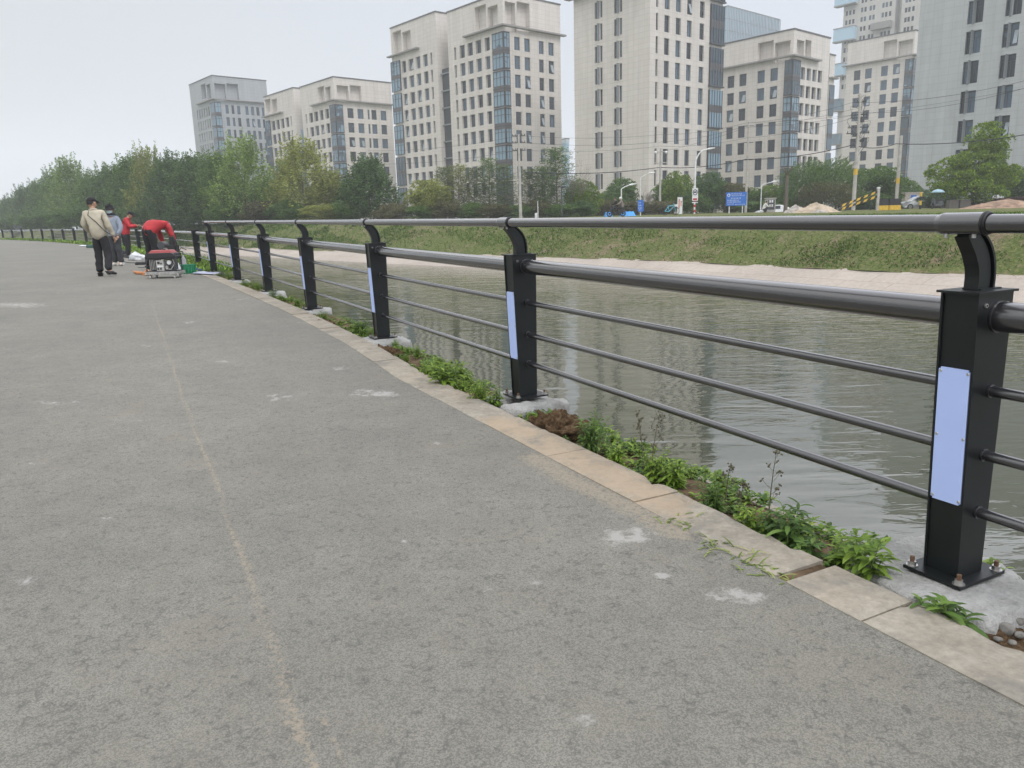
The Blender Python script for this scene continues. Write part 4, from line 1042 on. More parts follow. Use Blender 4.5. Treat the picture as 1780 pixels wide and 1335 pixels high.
# 4: broad central tower, its top above the frame
D = dist_for(1130, 150, 39.2)
u, v = R5(590, -10); c = aty(u, v, D); zcor = at_on(c, E1, 988, 3)[1]
b = Building('office_tower', 'broad cream office tower in the centre, nearly blank left side with paired windows', c, at_on(c, E1, 998.5, 160)[0], at_on(c, E2, 1253.5, 120)[0], zcor+8.5, M_W)
z0, pit, h = cols(b, b.R, R5, [(627,643),(685,721),(763,797),(838,872),(924,958)], 300, (-55, 1018, 7), (700, 693), 117)
z0L, pL, hL = cols(b, b.L, R5, [(212,234),(246,265),(343,366),(378,397)], 500, (12, 1047, 7), (236, 243), 112)
for px in (240, 372):
    a = at_on(b.c, E1, *R5(px, 500))[0]; z = z0L-hL+pL
    while z > b.z0+3: b.fin(b.L, a, z, hL); z -= pL
# bay at the right end of the right face
aL = at_on(b.c, E2, *R5(990, 500))[0]; z = at_on(b.c, E2, *R5(990, 320))[1]+4*pit
while z-2*pit > b.z0-2:
    zt_, zb_ = z, max(z-2*pit+.75, b.z0+.2); ln = b.R.L+.2-aL
    b.slabbox('glazed_bay', b.R, aL, b.R.L+.2, zb_, zt_, .25, M_GLB, .02); zm = (zt_+zb_)/2
    b.slabbox('spandrel', b.R, aL-.03, b.R.L+.24, zm-.65, zm+.65, .3, M_SP, .02)
    mb = MB()
    for i in range(6):
        a = aL+ln*i/5; 
        ps = [b.R.P(a-.05, zb_, -.34), b.R.P(a+.05, zb_, -.34), b.R.P(a+.05, zt_, -.34), b.R.P(a-.05, zt_, -.34), b.R.P(a-.05, zb_, 0), b.R.P(a+.05, zb_, 0), b.R.P(a+.05, zt_, 0), b.R.P(a-.05, zt_, 0)]
        mb.add(ps, [(0, 1, 2, 3), (0, 4, 5, 1), (1, 5, 6, 2), (2, 6, 7, 3), (3, 7, 4, 0)], 0)
    b.addmesh(mb, 'mullions', M_FR)
    b.slabbox('bay_sill', b.R, aL-.15, b.R.L+.4, zb_-.25, zb_, .5, M_FR, .02)
    z -= 2*pit
b.cornice(zcor, b.L.L+1.2, b.R.L+1.2, 1.3, .35)
b.finish()
# 5: right of centre
D = dist_for(1375, 200, 30.6)
b = auto('office_tower', 'cream office tower with square windows just right of the broad central tower', R6, (553, 190), D, (-30, 303), (800, 260), M_W)
z0, pit, h = cols(b, b.L, R6, [(97,142),(178,225),(301,349),(388,437)], 540, (481, 1080, 5), (325, 300), 85)
b.wins  # rows measured on the third column
cols(b, b.R, R6, [(597,625),(637,666),(676,705),(714,742)], 510, (463, 945, 4), (640, 612), 85, depth=.6)
bays(b, R6, 487, 584, 560, z0+.9, pit)
zc = at_on(b.c, E1, *R6(300, 432))[1]; b.cornice(zc, b.L.L+1, at_on(b.c, E2, *R6(715, 430))[0], 1.0)
niche(b, b.L, R6, [(303, 410), (418, 524)], 340, 295, 430); niche(b, b.R, R6, [(570, 620), (627, 668)], 330, 268, 395)
b.finish()
aw, zt = at_on(b.c, E2, *R6(803, 366)); cw = b.c+E2*(b.R.L+.3); cw.z = zt
b5w = Building('office_wing', 'narrow lower wing at the right edge of the tower with four window columns', cw, 20, at_on(cw, E2, *R6(834, 372))[0], zt-.28, M_W)
zc = at_on(cw, E2, *R6(815, 540))[1]; b5w.slabbox('cornice', b5w.R, 0, b5w.R.L+.8, zc, zc+.3, .8, M_SLAB)
z = at_on(cw, E2, *R6(805, 580))[1]
while z-2*pit > 2: b5w.slabbox('glazed_bay', b5w.R, .3, b5w.R.L+.1, z-2*pit+.7, z, .2, M_GLB, .02); b5w.slabbox('spandrel', b5w.R, .28, b5w.R.L+.12, z-pit-.3, z-pit+.6, .25, M_SP, .02); z -= 2*pit
b5w.finish()
# 7: behind the pole, right
D = dist_for(1590, 200, 24.6)
b = auto('office_tower', 'cream office tower behind the tangled pole, partly hidden by the grey building', R7, (568, 179), D, (155, 247), (575, 180), M_W, L2=25)
z0, pit, h = cols(b, b.L, R7, [(193,231),(261,300),(358,397),(430,470)], 430, (402, 830, 5), (378, 350), 62)
bays(b, R7, 503, 600, 440, z0+.5, pit)
zc = at_on(b.c, E1, *R7(360, 372))[1]; b.cornice(zc, b.L.L+1, 20, .9)
niche(b, b.L, R7, [(370, 452), (460, 548)], 300, 254, 368)
b.finish()
# 8: big grey building at the right, corner outside the frame
p0 = aty(1598, 0, 128); k = 1
D8 = dist_for(1690, 120, 52.8)
pw = aty(1690, 120, D8); 
uu = at_on(pw, E1, 1596, 60)[0]; left_end = pw+E1*uu
L8 = uu+26; c8 = pw-E1*26; c8.z = 1
b = Building('grey_building', 'large pale grey stone building with paired windows at the right edge of the picture', c8, L8, 30, aty(1690, 0, D8).z+14, M_WB)
for spans, xs, tp in (([(893,923),(934,984)], (893, 835), (8, 738, 4)), ([(1110,1140),(1150,1205)], (1108, 1063), (150, 712, 3))):
    z0, pit, h = cols(b, b.L, R7, [(a-18, c_-18) for a, c_ in spans] if xs[0] == 893 else [(a-8, c_-8) for a, c_ in spans], 230 if xs[0] == 893 else 200, tp, xs, 140, depth=.4)
    mid = (spans[0][1]+spans[1][0])/2-(18 if xs[0] == 893 else 8); a = at_on(b.c, E1, *R7(mid, 230 if xs[0] == 893 else 200))[0]; z = z0-h
    while z > 3: b.fin(b.L, a, z, h, .17, .45); z -= pit
    zz = z0-h+pit
    for kk in range(3):
        for (s0_, s1_) in spans: 
            off = 18 if xs[0] == 893 else 8
            p = at_on(b.c, E1, *R7(s0_-off, 230))[0]; q = at_on(b.c, E1, *R7(s1_-off, 230))[0]; b.window(b.L, (p+q)/2, round(zz, 3), round(abs(p-q)*5)/5, round(h, 1), .4)
        b.fin(b.L, a, zz, h, .17, .45); zz += pit
b.finish()
# 6: glass block far behind
c = aty(1265.5, 10.7, 300)
b = Building('glass_building', 'distant pale blue glass building with vertical fins behind the cream towers', c, 14, at_on(c, E2, 1355, 40.8)[0], c.z, M_GLC, 1)
mb = MB()
for fc, n in ((b.R, 34), (b.L, 12)):
    for i in range(n+1):
        a = fc.L*i/n; ps = [fc.P(a-.12, c.z-45, -.5), fc.P(a+.12, c.z-45, -.5), fc.P(a+.12, c.z, -.5), fc.P(a-.12, c.z, -.5), fc.P(a-.12, c.z-45, 0), fc.P(a+.12, c.z-45, 0), fc.P(a+.12, c.z, 0), fc.P(a-.12, c.z, 0)]
        mb.add(ps, [(0, 1, 2, 3), (0, 4, 5, 1), (1, 5, 6, 2), (2, 6, 7, 3)], 0)
    for z in [c.z-4*k for k in range(9)]:
        ps = [fc.P(0, z-.25, -.2), fc.P(fc.L, z-.25, -.2), fc.P(fc.L, z+.0, -.2), fc.P(0, z, -.2)]; mb.add(ps, [(0, 1, 2, 3)], 1)
M_FINW = mat('white_fin', (.5, .56, .6), .5); b.addmesh(mb, 'fins', [M_FINW, M_FIN]); b.finish()
# 9: residential tower
D9 = 262; c = aty(1640, 40, D9); c.z = 1
zt9 = aty(1600, 0, D9).z+22
b = Building('apartment_tower', 'tall pale apartment tower with pale blue glass balconies behind the cream towers', c, at_on(c, E1, *R7(118, 250))[0], 22, zt9, M_WR)
f = b.L
zr = at_on(c, E1, *R7(150, 152))[1]
zrow = [zr+3.0*k for k in range(-22, 16)]
for sp_, cnt_ in (([(139,147),(159,168),(180,190)], 0), ([(228,242),(248,262),(280,293),(300,313)], 0), ([(357,368),(377,388),(400,412)], 0), ([(497,508),(516,527),(540,552)], 0)):
    for a0, a1 in sp_:
        p = at_on(c, E1, *R7(a0, 160))[0]; q = at_on(c, E1, *R7(a1, 160))[0]
        zz0 = at_on(c, E1, *R7((a0+a1)/2, 0))[1]
        for z in zrow:
            if z < 40 or z > zt9-2: continue
            b.window(f, (p+q)/2, round(z, 3), .8 if p-q < 2 else 1.4, 1.5, .2, 0)
# glazed balconies projecting at the left end
for (x0, x1, y0, y1) in ((92,215,0,45),(85,208,188,262),(75,145,402,470),(62,130,617,682),(50,120,828,885)):
    p = at_on(c, E1, *R7(x0, y0))[0]; q = at_on(c, E1, *R7(x1, y0))[0]; za = at_on(c, E1, *R7(x0, y0))[1]; zb = at_on(c, E1, *R7(x0, y1))[1]
    b.slabbox('glass_balcony', f, q, p, zb, za, 2.2, M_GLC, .05)
    b.slabbox('balcony_slab', f, q-.1, p+.1, zb-.35, zb, 2.35, M_SLAB, .05); b.slabbox('balcony_slab', f, q-.1, p+.1, za, za+.25, 2.35, M_SLAB, .05)
p = at_on(c, E1, *R7(308, 150))[0]; q = at_on(c, E1, *R7(425, 150))[0]; z = at_on(c, E1, *R7(365, 150))[1]; b.slabbox('balcony_slab', f, q, p, z-1.5, z+.6, 2, M_SLAB)
f.h.append((at_on(c, E1, *R7(478, 100))[0], at_on(c, E1, *R7(440, 100))[0], 40, zt9-1, 3.0, True))
b.finish()
# 10: small green glass building seen in the gap
c = aty(984, 242, 235)
b = Building('glass_building', 'small greenish glass building in the gap left of the broad central tower', c, at_on(c, E1, 962, 240)[0], at_on(c, E2, 989, 243)[0], c.z, M_GLC, 1)
mb = MB()
for fc, n in ((b.L, 5), (b.R, 4)):
    for k in range(9):
        z = c.z-3.4*k; mb.add([fc.P(-.1, z-1.0, -.12), fc.P(fc.L+.1, z-1.0, -.12), fc.P(fc.L+.1, z, -.12), fc.P(-.1, z, -.12)], [(0, 1, 2, 3)], 0)
b.addmesh(mb, 'facade_grid', M_FINW); b.finish()

# ================================================================== TREES
M_BARK = mat('bark', (.12, .10, .08), .95, scale=8, bump=.02, bscale=15)
M_BARKP = mat('pale_bark', (.26, .23, .2), .95, scale=8)
LG = dict(
 dark=leafmat('leaf_dark', (.105, .18, .06), (.19, .30, .10), .35),
 mid=leafmat('leaf_mid', (.12, .21, .055), (.22, .34, .09), .35),
 light=leafmat('leaf_light', (.20, .30, .08), (.33, .44, .14), .4),
 yellow=leafmat('leaf_yellow', (.27, .31, .08), (.42, .45, .14), .4),
 bright=leafmat('leaf_bright', (.15, .24, .028), (.32, .43, .06), .35),
 fine=leafmat('leaf_fine', (.11, .16, .05), (.20, .26, .085), .35),
 red=leafmat('leaf_red', (.11, .055, .04), (.18, .09, .06), .25),
 brown=leafmat('leaf_brown', (.15, .15, .075), (.24, .22, .11), .3))
def leafquad(mb, p, d, L, w_, rnd, m=0):
    d = d.normalized(); s = d.cross(Vector((rnd.gauss(0, 1), rnd.gauss(0, 1), rnd.gauss(0, 1)))).normalized()
    a = p+s*w_; b = p+d*L; c = p-s*w_; mb.v += [tuple(p-d*L*.6), tuple(a), tuple(b), tuple(c)]
    o = len(mb.v)-4; mb.f.append([o, o+1, o+2, o+3]); mb.m.append(m); mb.sm.append(False)
def trunk(mb, h, r, rnd, lean=0, limbs=6, spread=.25, base=.2):
    pts = [Vector((lean*t*h+.02*h*rnd.uniform(-1, 1)*(t > 0), .02*h*rnd.uniform(-1, 1)*(t > 0), h*t)) for t in (0, .25, .5, .75, 1)]
    mb.tube(pts, [r, r*.8, r*.6, r*.35, r*.1], 8)
    for i in range(limbs):
        t = base+(.9-base)*i/limbs; p = Vector((0, 0, 0)); k = t*4; j = int(k); p = pts[j].lerp(pts[j+1], k-j); a = rnd.random()*6.28+i*2.4
        L = h*spread*(1.25-t)*rnd.uniform(.7, 1.2); mid_ = p+Vector((cos(a), sin(a), .8))*L*.5; e = p+Vector((cos(a), sin(a), 1.1))*L
        mb.tube([p, mid_, e], [r*.35*(1.1-t), r*.22*(1.1-t), r*.05], 5)
def prof_ell(t, k=1.0): return max(.03, (1-abs(2*t-1)**2.2))**.5
def crown_upright(seed, H_, R, nsh, ls, leafn, low=.08, gap=0.0, tip=1.0):
    """shoots that climb steeply: poplar-like crown with a spiky top"""
    rnd = random.Random(seed); mb = MB()
    for i in range(nsh):
        t = low+(1-low)*rnd.random()**.85; a = rnd.random()*6.28
        rr = R*(1-.75*max(0, (t-.35)/.65)**1.3)*(.55+.45*min(1, t/.15)); q = rr*rnd.random()**.45
        p = Vector((q*cos(a), q*sin(a), t*H_*.80)); L = ls*rnd.uniform(.6, 1.25)*(1.0 if t < .7 else tip)
        d = Vector((cos(a)*.32*q/R+rnd.gauss(0, .06), sin(a)*.32*q/R+rnd.gauss(0, .06), 1)).normalized()
        if rnd.random() < gap: continue
        for k in range(leafn):
            u = rnd.random()*L; an = rnd.random()*6.28; w0 = .24*(1-.6*u/L)
            leafquad(mb, p+d*u+Vector((cos(an)*w0*rnd.random(), sin(an)*w0*rnd.random(), 0)), Vector((cos(an)*.7, sin(an)*.7, .7)), rnd.uniform(.09, .16), rnd.uniform(.05, .09), rnd)
    for i in range(int(nsh*.11)):      # long leading shoots that break the outline
        t = rnd.uniform(.55, 1); a = rnd.random()*6.28; q = R*(1.02-.7*max(0, (t-.35)/.65)**1.2)*rnd.uniform(.3, 1); p = Vector((q*cos(a), q*sin(a), t*H_*.80)); L = ls*rnd.uniform(1.3, 2.1)
        d = Vector((cos(a)*.3*q/R, sin(a)*.3*q/R, 1)).normalized()
        for k in range(int(leafn*2.2)):
            u = rnd.random()*L; an = rnd.random()*6.28; w0 = .17*(1-.6*u/L)
            leafquad(mb, p+d*u+Vector((cos(an)*w0, sin(an)*w0, 0)), Vector((cos(an)*.6, sin(an)*.6, .8)), rnd.uniform(.09, .15), rnd.uniform(.045, .075), rnd)
    return mb
def crown_round(seed, H_, R, nb, per, low=.1, size=.16, blob=.32, flat=1.0, droop=0):
    rnd = random.Random(seed); mb = MB()
    for i in range(nb):
        a = rnd.random()*6.28; ct = rnd.uniform(-1, 1); st_ = (1-ct*ct)**.5; q = rnd.random()**.35
        hz = H_*(1-low)/2; c = Vector((R*st_*cos(a)*q, R*st_*sin(a)*q, H_*low+hz+hz*ct*q*flat)); rb = blob*R*rnd.uniform(.5, 1.15)
        c *= 1; c.x *= 1+.12*sin(i); 
        for k in range(per):
            v = Vector((rnd.gauss(0, 1), rnd.gauss(0, 1), rnd.gauss(0, 1)+.25)).normalized(); s = rb*(.75+.3*rnd.random()); p = c+Vector((v.x*s, v.y*s, v.z*s*.75))
            d = v+Vector((0, 0, .2-droop)); leafquad(mb, p, d, size*rnd.uniform(.6, 1.2), size*.55*rnd.uniform(.6, 1.2), rnd)
    return mb
def crown_fine(seed, H_, R, nbr, per, col=1):
    """metasequoia-like: thin side branches on a straight trunk, very small sparse leaves; branches returned too"""
    rnd = random.Random(seed); mb = MB(); br = MB()
    for i in range(nbr):
        t = .08+.9*i/nbr; a = i*2.4+rnd.random(); L = R*(1-.8*t)*rnd.uniform(.6, 1.25)+.25; p = Vector((0, 0, H_*t)); d = Vector((cos(a), sin(a), .45))
        e = p+d*L; br.tube([p, p+d*L*.5+Vector((0, 0, .05*L)), e], [.028*(1.2-t), .016, .005], 4, 0, False)
        for j in range(3):
            k = rnd.uniform(.3, .95); q = p+d*L*k; a2 = a+rnd.uniform(-1.2, 1.2); e2 = q+Vector((cos(a2), sin(a2), .6))*L*.35; br.tube([q, e2], [.009, .003], 3, 0, False)
            for z in range(per//4): leafquad(mb, q.lerp(e2, rnd.random())+Vector((rnd.gauss(0, .09), rnd.gauss(0, .09), rnd.gauss(0, .09))), Vector((rnd.gauss(0, 1), rnd.gauss(0, 1), .4)), .11, .035, rnd)
        for z in range(per): leafquad(mb, p+d*L*rnd.uniform(.15, 1.05)+Vector((rnd.gauss(0, .1), rnd.gauss(0, .1), rnd.gauss(0, .1))), Vector((rnd.gauss(0, 1), rnd.gauss(0, 1), .4)), .11, .035, rnd)
    return mb, br
def crown_bare(seed, H_, R, n0=9, depth=4, up=1.0):
    rnd = random.Random(seed); br = MB()
    def grow(p, d, L, r, k):
        e = p+d*L; br.tube([p, p.lerp(e, .5)+Vector((rnd.gauss(0, .03), rnd.gauss(0, .03), 0))*L, e], [r, r*.75, r*.55], 4, 0, False)
        if k == 0: return
        for i in range(3):
            nd = (d+Vector((rnd.gauss(0, .42), rnd.gauss(0, .42), rnd.uniform(0, .25)*up))).normalized(); grow(p.lerp(e, rnd.uniform(.45, 1)), nd, L*rnd.uniform(.55, .8), max(r*.5, .006), k-1)
    for i in range(n0): 
        a = i*6.28/n0+rnd.random(); grow(Vector((0, 0, H_*.06*i*.3)), Vector((cos(a)*R/H_*.8, sin(a)*R/H_*.8, 1)).normalized(), H_*.36*rnd.uniform(.7, 1.1), .04, depth)
    return br
def crown_willow(seed, H_, R, n, per):
    rnd = random.Random(seed); mb = MB()
    for i in range(n):
        a = rnd.random()*6.28; q = rnd.random()**.5; t = rnd.random()**.7; hh = H_*(.15+.85*t*(1-.35*q*q)); p = Vector((R*q*cos(a), R*q*sin(a), hh)); L = rnd.uniform(.8, 1.8)
        d = Vector((.55+rnd.gauss(0, .2), rnd.gauss(0, .3), -.55)).normalized()
        for k in range(per): leafquad(mb, p+d*L*rnd.random()+Vector((rnd.gauss(0, .05),)*3), d+Vector((rnd.gauss(0, .2),)*3), .17, .028, rnd)
    return mb
rt = random.Random(8)
UP = [crown_upright(s, 10, R, n, l, lf, low, gap, tip).mesh('crown', LG['mid']) for s, R, n, l, lf, low, gap, tip in ((1, 2.5, 620, 1.5, 26, .02, 0, 1), (2, 2.9, 700, 1.4, 26, .02, 0, 1), (3, 2.2, 560, 1.6, 26, .02, 0, 1.15), (4, 2.6, 360, 1.7, 22, .05, .1, 1.5))]
RD = [crown_round(s, 6, R, nb, 95, low, .15, bl).mesh('crown', LG['mid']) for s, R, nb, low, bl in ((11, 2.6, 130, .03, .3), (12, 3.0, 150, .02, .26), (13, 2.3, 120, .04, .34))]
FN = [crown_fine(s, 9, 1.7, 120, 22) for s in (21, 22, 23)]
FNM = [(a.mesh('crown', LG['fine']), b.mesh('branches', M_BARK)) for a, b in FN]
BR = [crown_bare(s, 5, 2.2).mesh('branches', M_BARKP) for s in (31, 32)]
WL = [crown_willow(s, 6, 3, 620, 26).mesh('crown', LG['mid']) for s in (41, 42)]
CAM = crown_round(51, 9, 3.6, 190, 130, .03, .2, .2)
trm = MB(); trunk(trm, 9, .17, rt, 0, 8, .28); TRM = trm.mesh('trunk', M_BARK)
trm = MB(); trunk(trm, 9, .11, rt, 0, 0); TRS = trm.mesh('trunk', M_BARK)
trm = MB(); trunk(trm, 4, .12, rt, .03, 8, .4, .12); TRB = trm.mesh('trunk', M_BARK)
def recol(me, key):
    k = me.name+key
    if k in bpy.data.meshes: return bpy.data.meshes[k]
    c = me.copy(); c.name = k; c.materials.clear(); c.materials.append(LG[key]); return c
def top_h(u, v, Y, zb): return aty(u, v, Y).z-zb
def tree(kind, i, col, u, vtop, Y, wpx, label, group, name='tree', rot=None, z0=None):
    p = fz(u, 380, Y)
    if z0 is not None: p.z = z0
    hh = top_h(u, vtop, Y, p.z); r = empty(name, p, rt.random()*6.28 if rot is None else rot); R = wpx*Y/F/2*dict(up=1.38, fn=1.5, rd=1.3 if u > 1030 else 1.12, wl=1.15)[kind]
    if kind == 'up': h0, R0 = 9.6, (2.5, 2.9, 2.2, 2.6)[i]; cr = recol(UP[i], col); tr = TRM; ts = hh/9.6*.9
    elif kind == 'rd': h0, R0 = 6.1, (2.9, 3.3, 2.6)[i]; cr = recol(RD[i], col); tr = TRB; ts = hh/6*1.1
    elif kind == 'fn': h0, R0 = 9.2, 1.7; cr = recol(FNM[i][0], col); tr = TRS; ts = hh/9.2
    elif kind == 'wl': h0, R0 = 6, 3.4; cr = recol(WL[i], col); tr = TRB; ts = hh/6*1.1
    sx, sz = R/R0, hh/h0
    link('trunk', tr, r, Matrix.Diagonal((ts*.9, ts*.9, ts, 1)))
    link('crown', cr, r, Matrix.Translation((0, 0, -.25 if kind == 'rd' else 0)) @ Matrix.Diagonal((sx, sx, sz, 1)))
    if kind == 'fn': link('branches', FNM[i][1], r, Matrix.Diagonal((sx, sx, sz, 1)))
    tag(r, label, 'tree', group); return r
GP = 'poplar-like trees along the far bank'
for a in [
 ('up',0,'dark',4,352,205,44,'farthest dark tree of the bank row, cut by the left edge of the picture'),
 ('up',1,'mid',28,342,190,42,'small far tree at the left end of the bank row above the distant railing'),
 ('up',2,'dark',55,326,172,40,'dark far tree with a pointed top near the left end of the bank row'),
 ('up',0,'mid',80,316,158,44,'green far tree between the pointed dark tree and the light spiky one'),
 ('up',3,'mid',104,302,142,46,'tree with loose upright shoots left of the light spiky tree above the beige-jacketed man'),
 ('up',3,'light',134,284,126,62,'light green tree with long open spiky shoots above the beige-jacketed man'),
 ('up',1,'mid',170,303,118,58,'rounded green tree right behind the cap of the beige-jacketed man'),
 ('up',0,'dark',204,291,112,62,'dark green tree above the masked person'),
 ('up',2,'mid',240,276,106,60,'green tree with a spiky top above the red-jacketed person in the cap'),
 ('up',3,'yellow',268,266,101,56,'yellowish loose tree with long shoots above the bent worker'),
 ('up',1,'dark',306,272,98,72,'dense dark tree above the generator, left of two equal dark trees'),
 ('up',0,'dark',350,273,95,78,'dense dark tree right of the one above the generator'),
 ('up',2,'mid',385,272,93,60,'dense tree in front of the blue-grey tower'),
 ('up',3,'light',432,250,89,84,'tall light green spiky tree in front of the right edge of the blue-grey tower'),
 ('up',1,'mid',478,318,93,60,'low green tree left of the yellow flowering tree'),
 ('up',3,'yellow',532,254,86,88,'tall thin-leaved yellow-green tree in front of the second tower'),
 ('up',3,'light',508,285,90,60,'pale green tree half behind the tall yellow-green one'),
 ('up',2,'yellow',575,300,88,60,'lower yellow-green tree right of the tall thin-leaved one'),
 ('up',0,'dark',645,276,83,76,'dense dark green tree standing alone between the second tower and the tall twin tower'),
 ('up',2,'dark',612,318,86,50,'low dark tree at the left foot of the dense lone tree')]: tree(*a[:7], a[7], GP, 'poplar_tree')
for k, (u, vt, Y, wd, i, c) in enumerate([(18,350,215,46,1,'mid'),(66,330,185,46,0,'mid'),(95,312,170,46,2,'dark'),(120,300,150,50,1,'mid'),(152,304,138,54,2,'dark'),(188,302,128,56,1,'mid'),(224,290,122,58,0,'mid'),(258,288,116,58,1,'dark'),(290,282,112,60,2,'mid'),(328,282,108,70,1,'mid'),(404,286,104,66,0,'dark'),(462,300,100,60,1,'mid')]):
    tree('up', i, c, u, vt+14, Y, wd, 'tree filling the gap behind the front row at the '+['far left edge','left end','pointed dark tree','lamp','light spiky tree','beige-jacketed man','masked person','red cap wearer','bent worker','generator','blue-grey tower','blue-grey tower\'s right edge'][k], 'back row of bank trees', 'poplar_tree')
BL = ['bush under the trees above the '+x for x in ('far left end of the distant railing', 'fourth post from the left picture edge', 'dark park lamp beside the beige jacket', 'head of the beige-jacketed man', 'masked person', 'red cap wearer', 'left arm-less railing posts', 'first raised handrail post')]+['brownish bush left of the yellow tree', 'bush right under the yellow-green thin-leaved tree', 'yellowish bush under the second tower', 'green bush left of the dense lone tree', 'brown bush right of the dense lone tree']
for k, (u, vt, Y, wd, i, c) in enumerate([(20,372,150,50,0,'mid'),(70,365,130,60,1,'dark'),(115,360,115,60,0,'mid'),(160,352,108,60,2,'dark'),(210,350,104,66,1,'mid'),(255,350,100,60,0,'dark'),(330,350,93,70,1,'dark'),(400,345,88,70,2,'mid'),(455,345,86,70,0,'brown'),(505,345,84,70,1,'mid'),(560,350,82,70,2,'yellow'),(600,345,82,60,0,'mid'),(680,350,80,60,1,'brown')]):
    tree('rd', i, c, u, vt, Y, wd, BL[k], 'bushes under the bank tree row', 'bush')
# thin trees in the middle
GM = 'thin young trees in front of the tall twin tower'
for a in [
 ('rd',0,'yellow',748,308,82,76,'rounded yellow-green tree at the left end of the thin trees'),
 ('fn',0,'fine',775,288,84,44,'first thin tree rising out of the yellow-green one'),
 ('fn',1,'yellow',800,284,83,44,'thin yellowish tree left of the middle of the thin row'),
 ('fn',2,'fine',826,290,82,46,'brownish thin tree between a yellowish and a green one'),
 ('fn',0,'mid',852,272,82,44,'taller thin green tree under the corner bay'),
 ('fn',1,'fine',878,284,81,46,'thin green tree just left of the utility pole with four crossarms'),
 ('fn',2,'fine',922,292,82,44,'thin brownish tree just right of the utility pole with four crossarms'),
 ('fn',0,'mid',944,288,82,40,'slim green tree left of the T-shaped lamp'),
 ('fn',1,'mid',968,254,83,62,'tallest thin green tree at the right corner of the tall twin tower'),
 ('rd',1,'bright',1012,310,84,60,'rounded bright green tree at the right end of the thin row')]: tree(*a[:7], a[7], GM, 'young_tree')
TL = ['low bush under the '+x for x in ('left edge of the rounded yellow-green tree', 'first thin tree of the middle row', 'brownish thin tree', 'taller thin green tree', 'utility pole with crossarms', 'slim green tree', 'tallest thin tree', 'rounded bright tree left of the central tower')]
for k, (u, vt, Y, wd, i, c) in enumerate([(730,352,80,50,2,'mid'),(775,345,80,60,0,'brown'),(820,348,80,60,1,'mid'),(862,350,79,60,2,'brown'),(900,352,79,50,0,'mid'),(935,345,80,60,1,'brown'),(975,350,79,60,2,'mid'),(1010,345,80,50,0,'dark')]):
    tree('rd', i, c, u, vt, Y, wd, TL[k], 'bushes under the thin trees', 'bush')
def bare(u, vt, Y, wpx, i, lab):
    p = fz(u, 380, Y); h = top_h(u, vt, Y, p.z); r = empty('bare_tree', p, rt.random()*6); s = wpx*Y/F/2/2.6
    link('branches', BR[i], r, Matrix.Diagonal((s, s, h/6.3, 1))); tag(r, lab, 'tree', 'leafless trees')
bare(1000, 250, 83, 74, 0, 'leafless dark-twigged tree over the bright green tree left of the central tower')
bare(1122, 305, 92, 60, 1, 'pale leafless shrub behind the white street lamp')
bare(1700, 232, 80, 60, 0, 'leafless twigs at the left side of the bright round-crowned tree')
# right side hedge and trees
GR = 'trees and shrubs behind the road'
for a in [
 ('rd',2,'dark',1062,328,92,50,'dark shrub above the motorcycle riders'),
 ('rd',0,'mid',1082,306,94,50,'taller loose green tree above the motorcycle riders'),
 ('rd',1,'brown',1045,345,88,60,'low brown-green shrub left of the blue tarpaulin'),
 ('rd',2,'brown',1100,345,88,50,'low brown shrub behind the round-topped blue sign'),
 ('rd',0,'brown',1145,345,88,56,'low reddish-brown shrub behind the blue bicycle'),
 ('rd',1,'bright',1180,298,92,50,'rounded yellow-green tree above the tall notice board'),
 ('rd',2,'mid',1160,308,96,44,'green tree behind the floodlight mast'),
 ('rd',0,'dark',1232,296,92,52,'dense dark green tree right of the street lamp with the round sign'),
 ('rd',1,'mid',1205,330,90,50,'low green shrub at the foot of the street lamp with the round sign'),
 ('rd',2,'brown',1272,312,92,46,'brownish green tree above the large blue board'),
 ('rd',1,'mid',1300,325,92,50,'green shrub right of the large blue board'),
 ('rd',0,'bright',1340,318,92,50,'yellow-green shrub above the electric cabinet'),
 ('rd',2,'mid',1318,345,88,60,'low green shrub behind the crouching person'),
 ('rd',1,'mid',1378,330,90,50,'green shrub behind the cut palm trunk'),
 ('wl',0,'mid',1402,270,88,80,'willow-like tree leaning right, left of two such trees'),
 ('wl',1,'mid',1452,268,88,88,'willow-like tree leaning right behind the utility pole with tangled wires'),
 ('wl',0,'brown',1430,310,84,90,'brownish drooping shrub under the two willow-like trees'),
 ('rd',2,'mid',1522,283,90,70,'dark green round tree between the two concrete poles'),
 ('rd',0,'mid',1500,330,86,70,'green shrub behind the striped barrier arm'),
 ('rd',1,'mid',1570,308,99,50,'green shrub right of the yellow-banded concrete pole'),
 ('rd',0,'dark',1600,326,97,60,'dark hedge shrub above the silver car'),
 ('rd',2,'dark',1640,326,86,60,'dark hedge shrub above the pale blue umbrella'),
 ('rd',1,'dark',1748,286,86,90,'dark shrub with fine leaves at the right edge'),
 ('rd',2,'dark',1785,288,84,60,'dark shrub cut by the right edge of the picture'),
 ('rd',0,'red',1700,345,80,70,'dark red-leaved low hedge left part'),
 ('rd',2,'red',1755,338,80,80,'dark red-leaved low hedge right part behind the soil heap'),
 ('rd',1,'red',1652,352,80,50,'low reddish hedge behind the umbrella scooter')]: tree(*a[:7], a[7], GR, 'shrub' if 'shrub' in a[7] or 'hedge' in a[7] else 'tree')
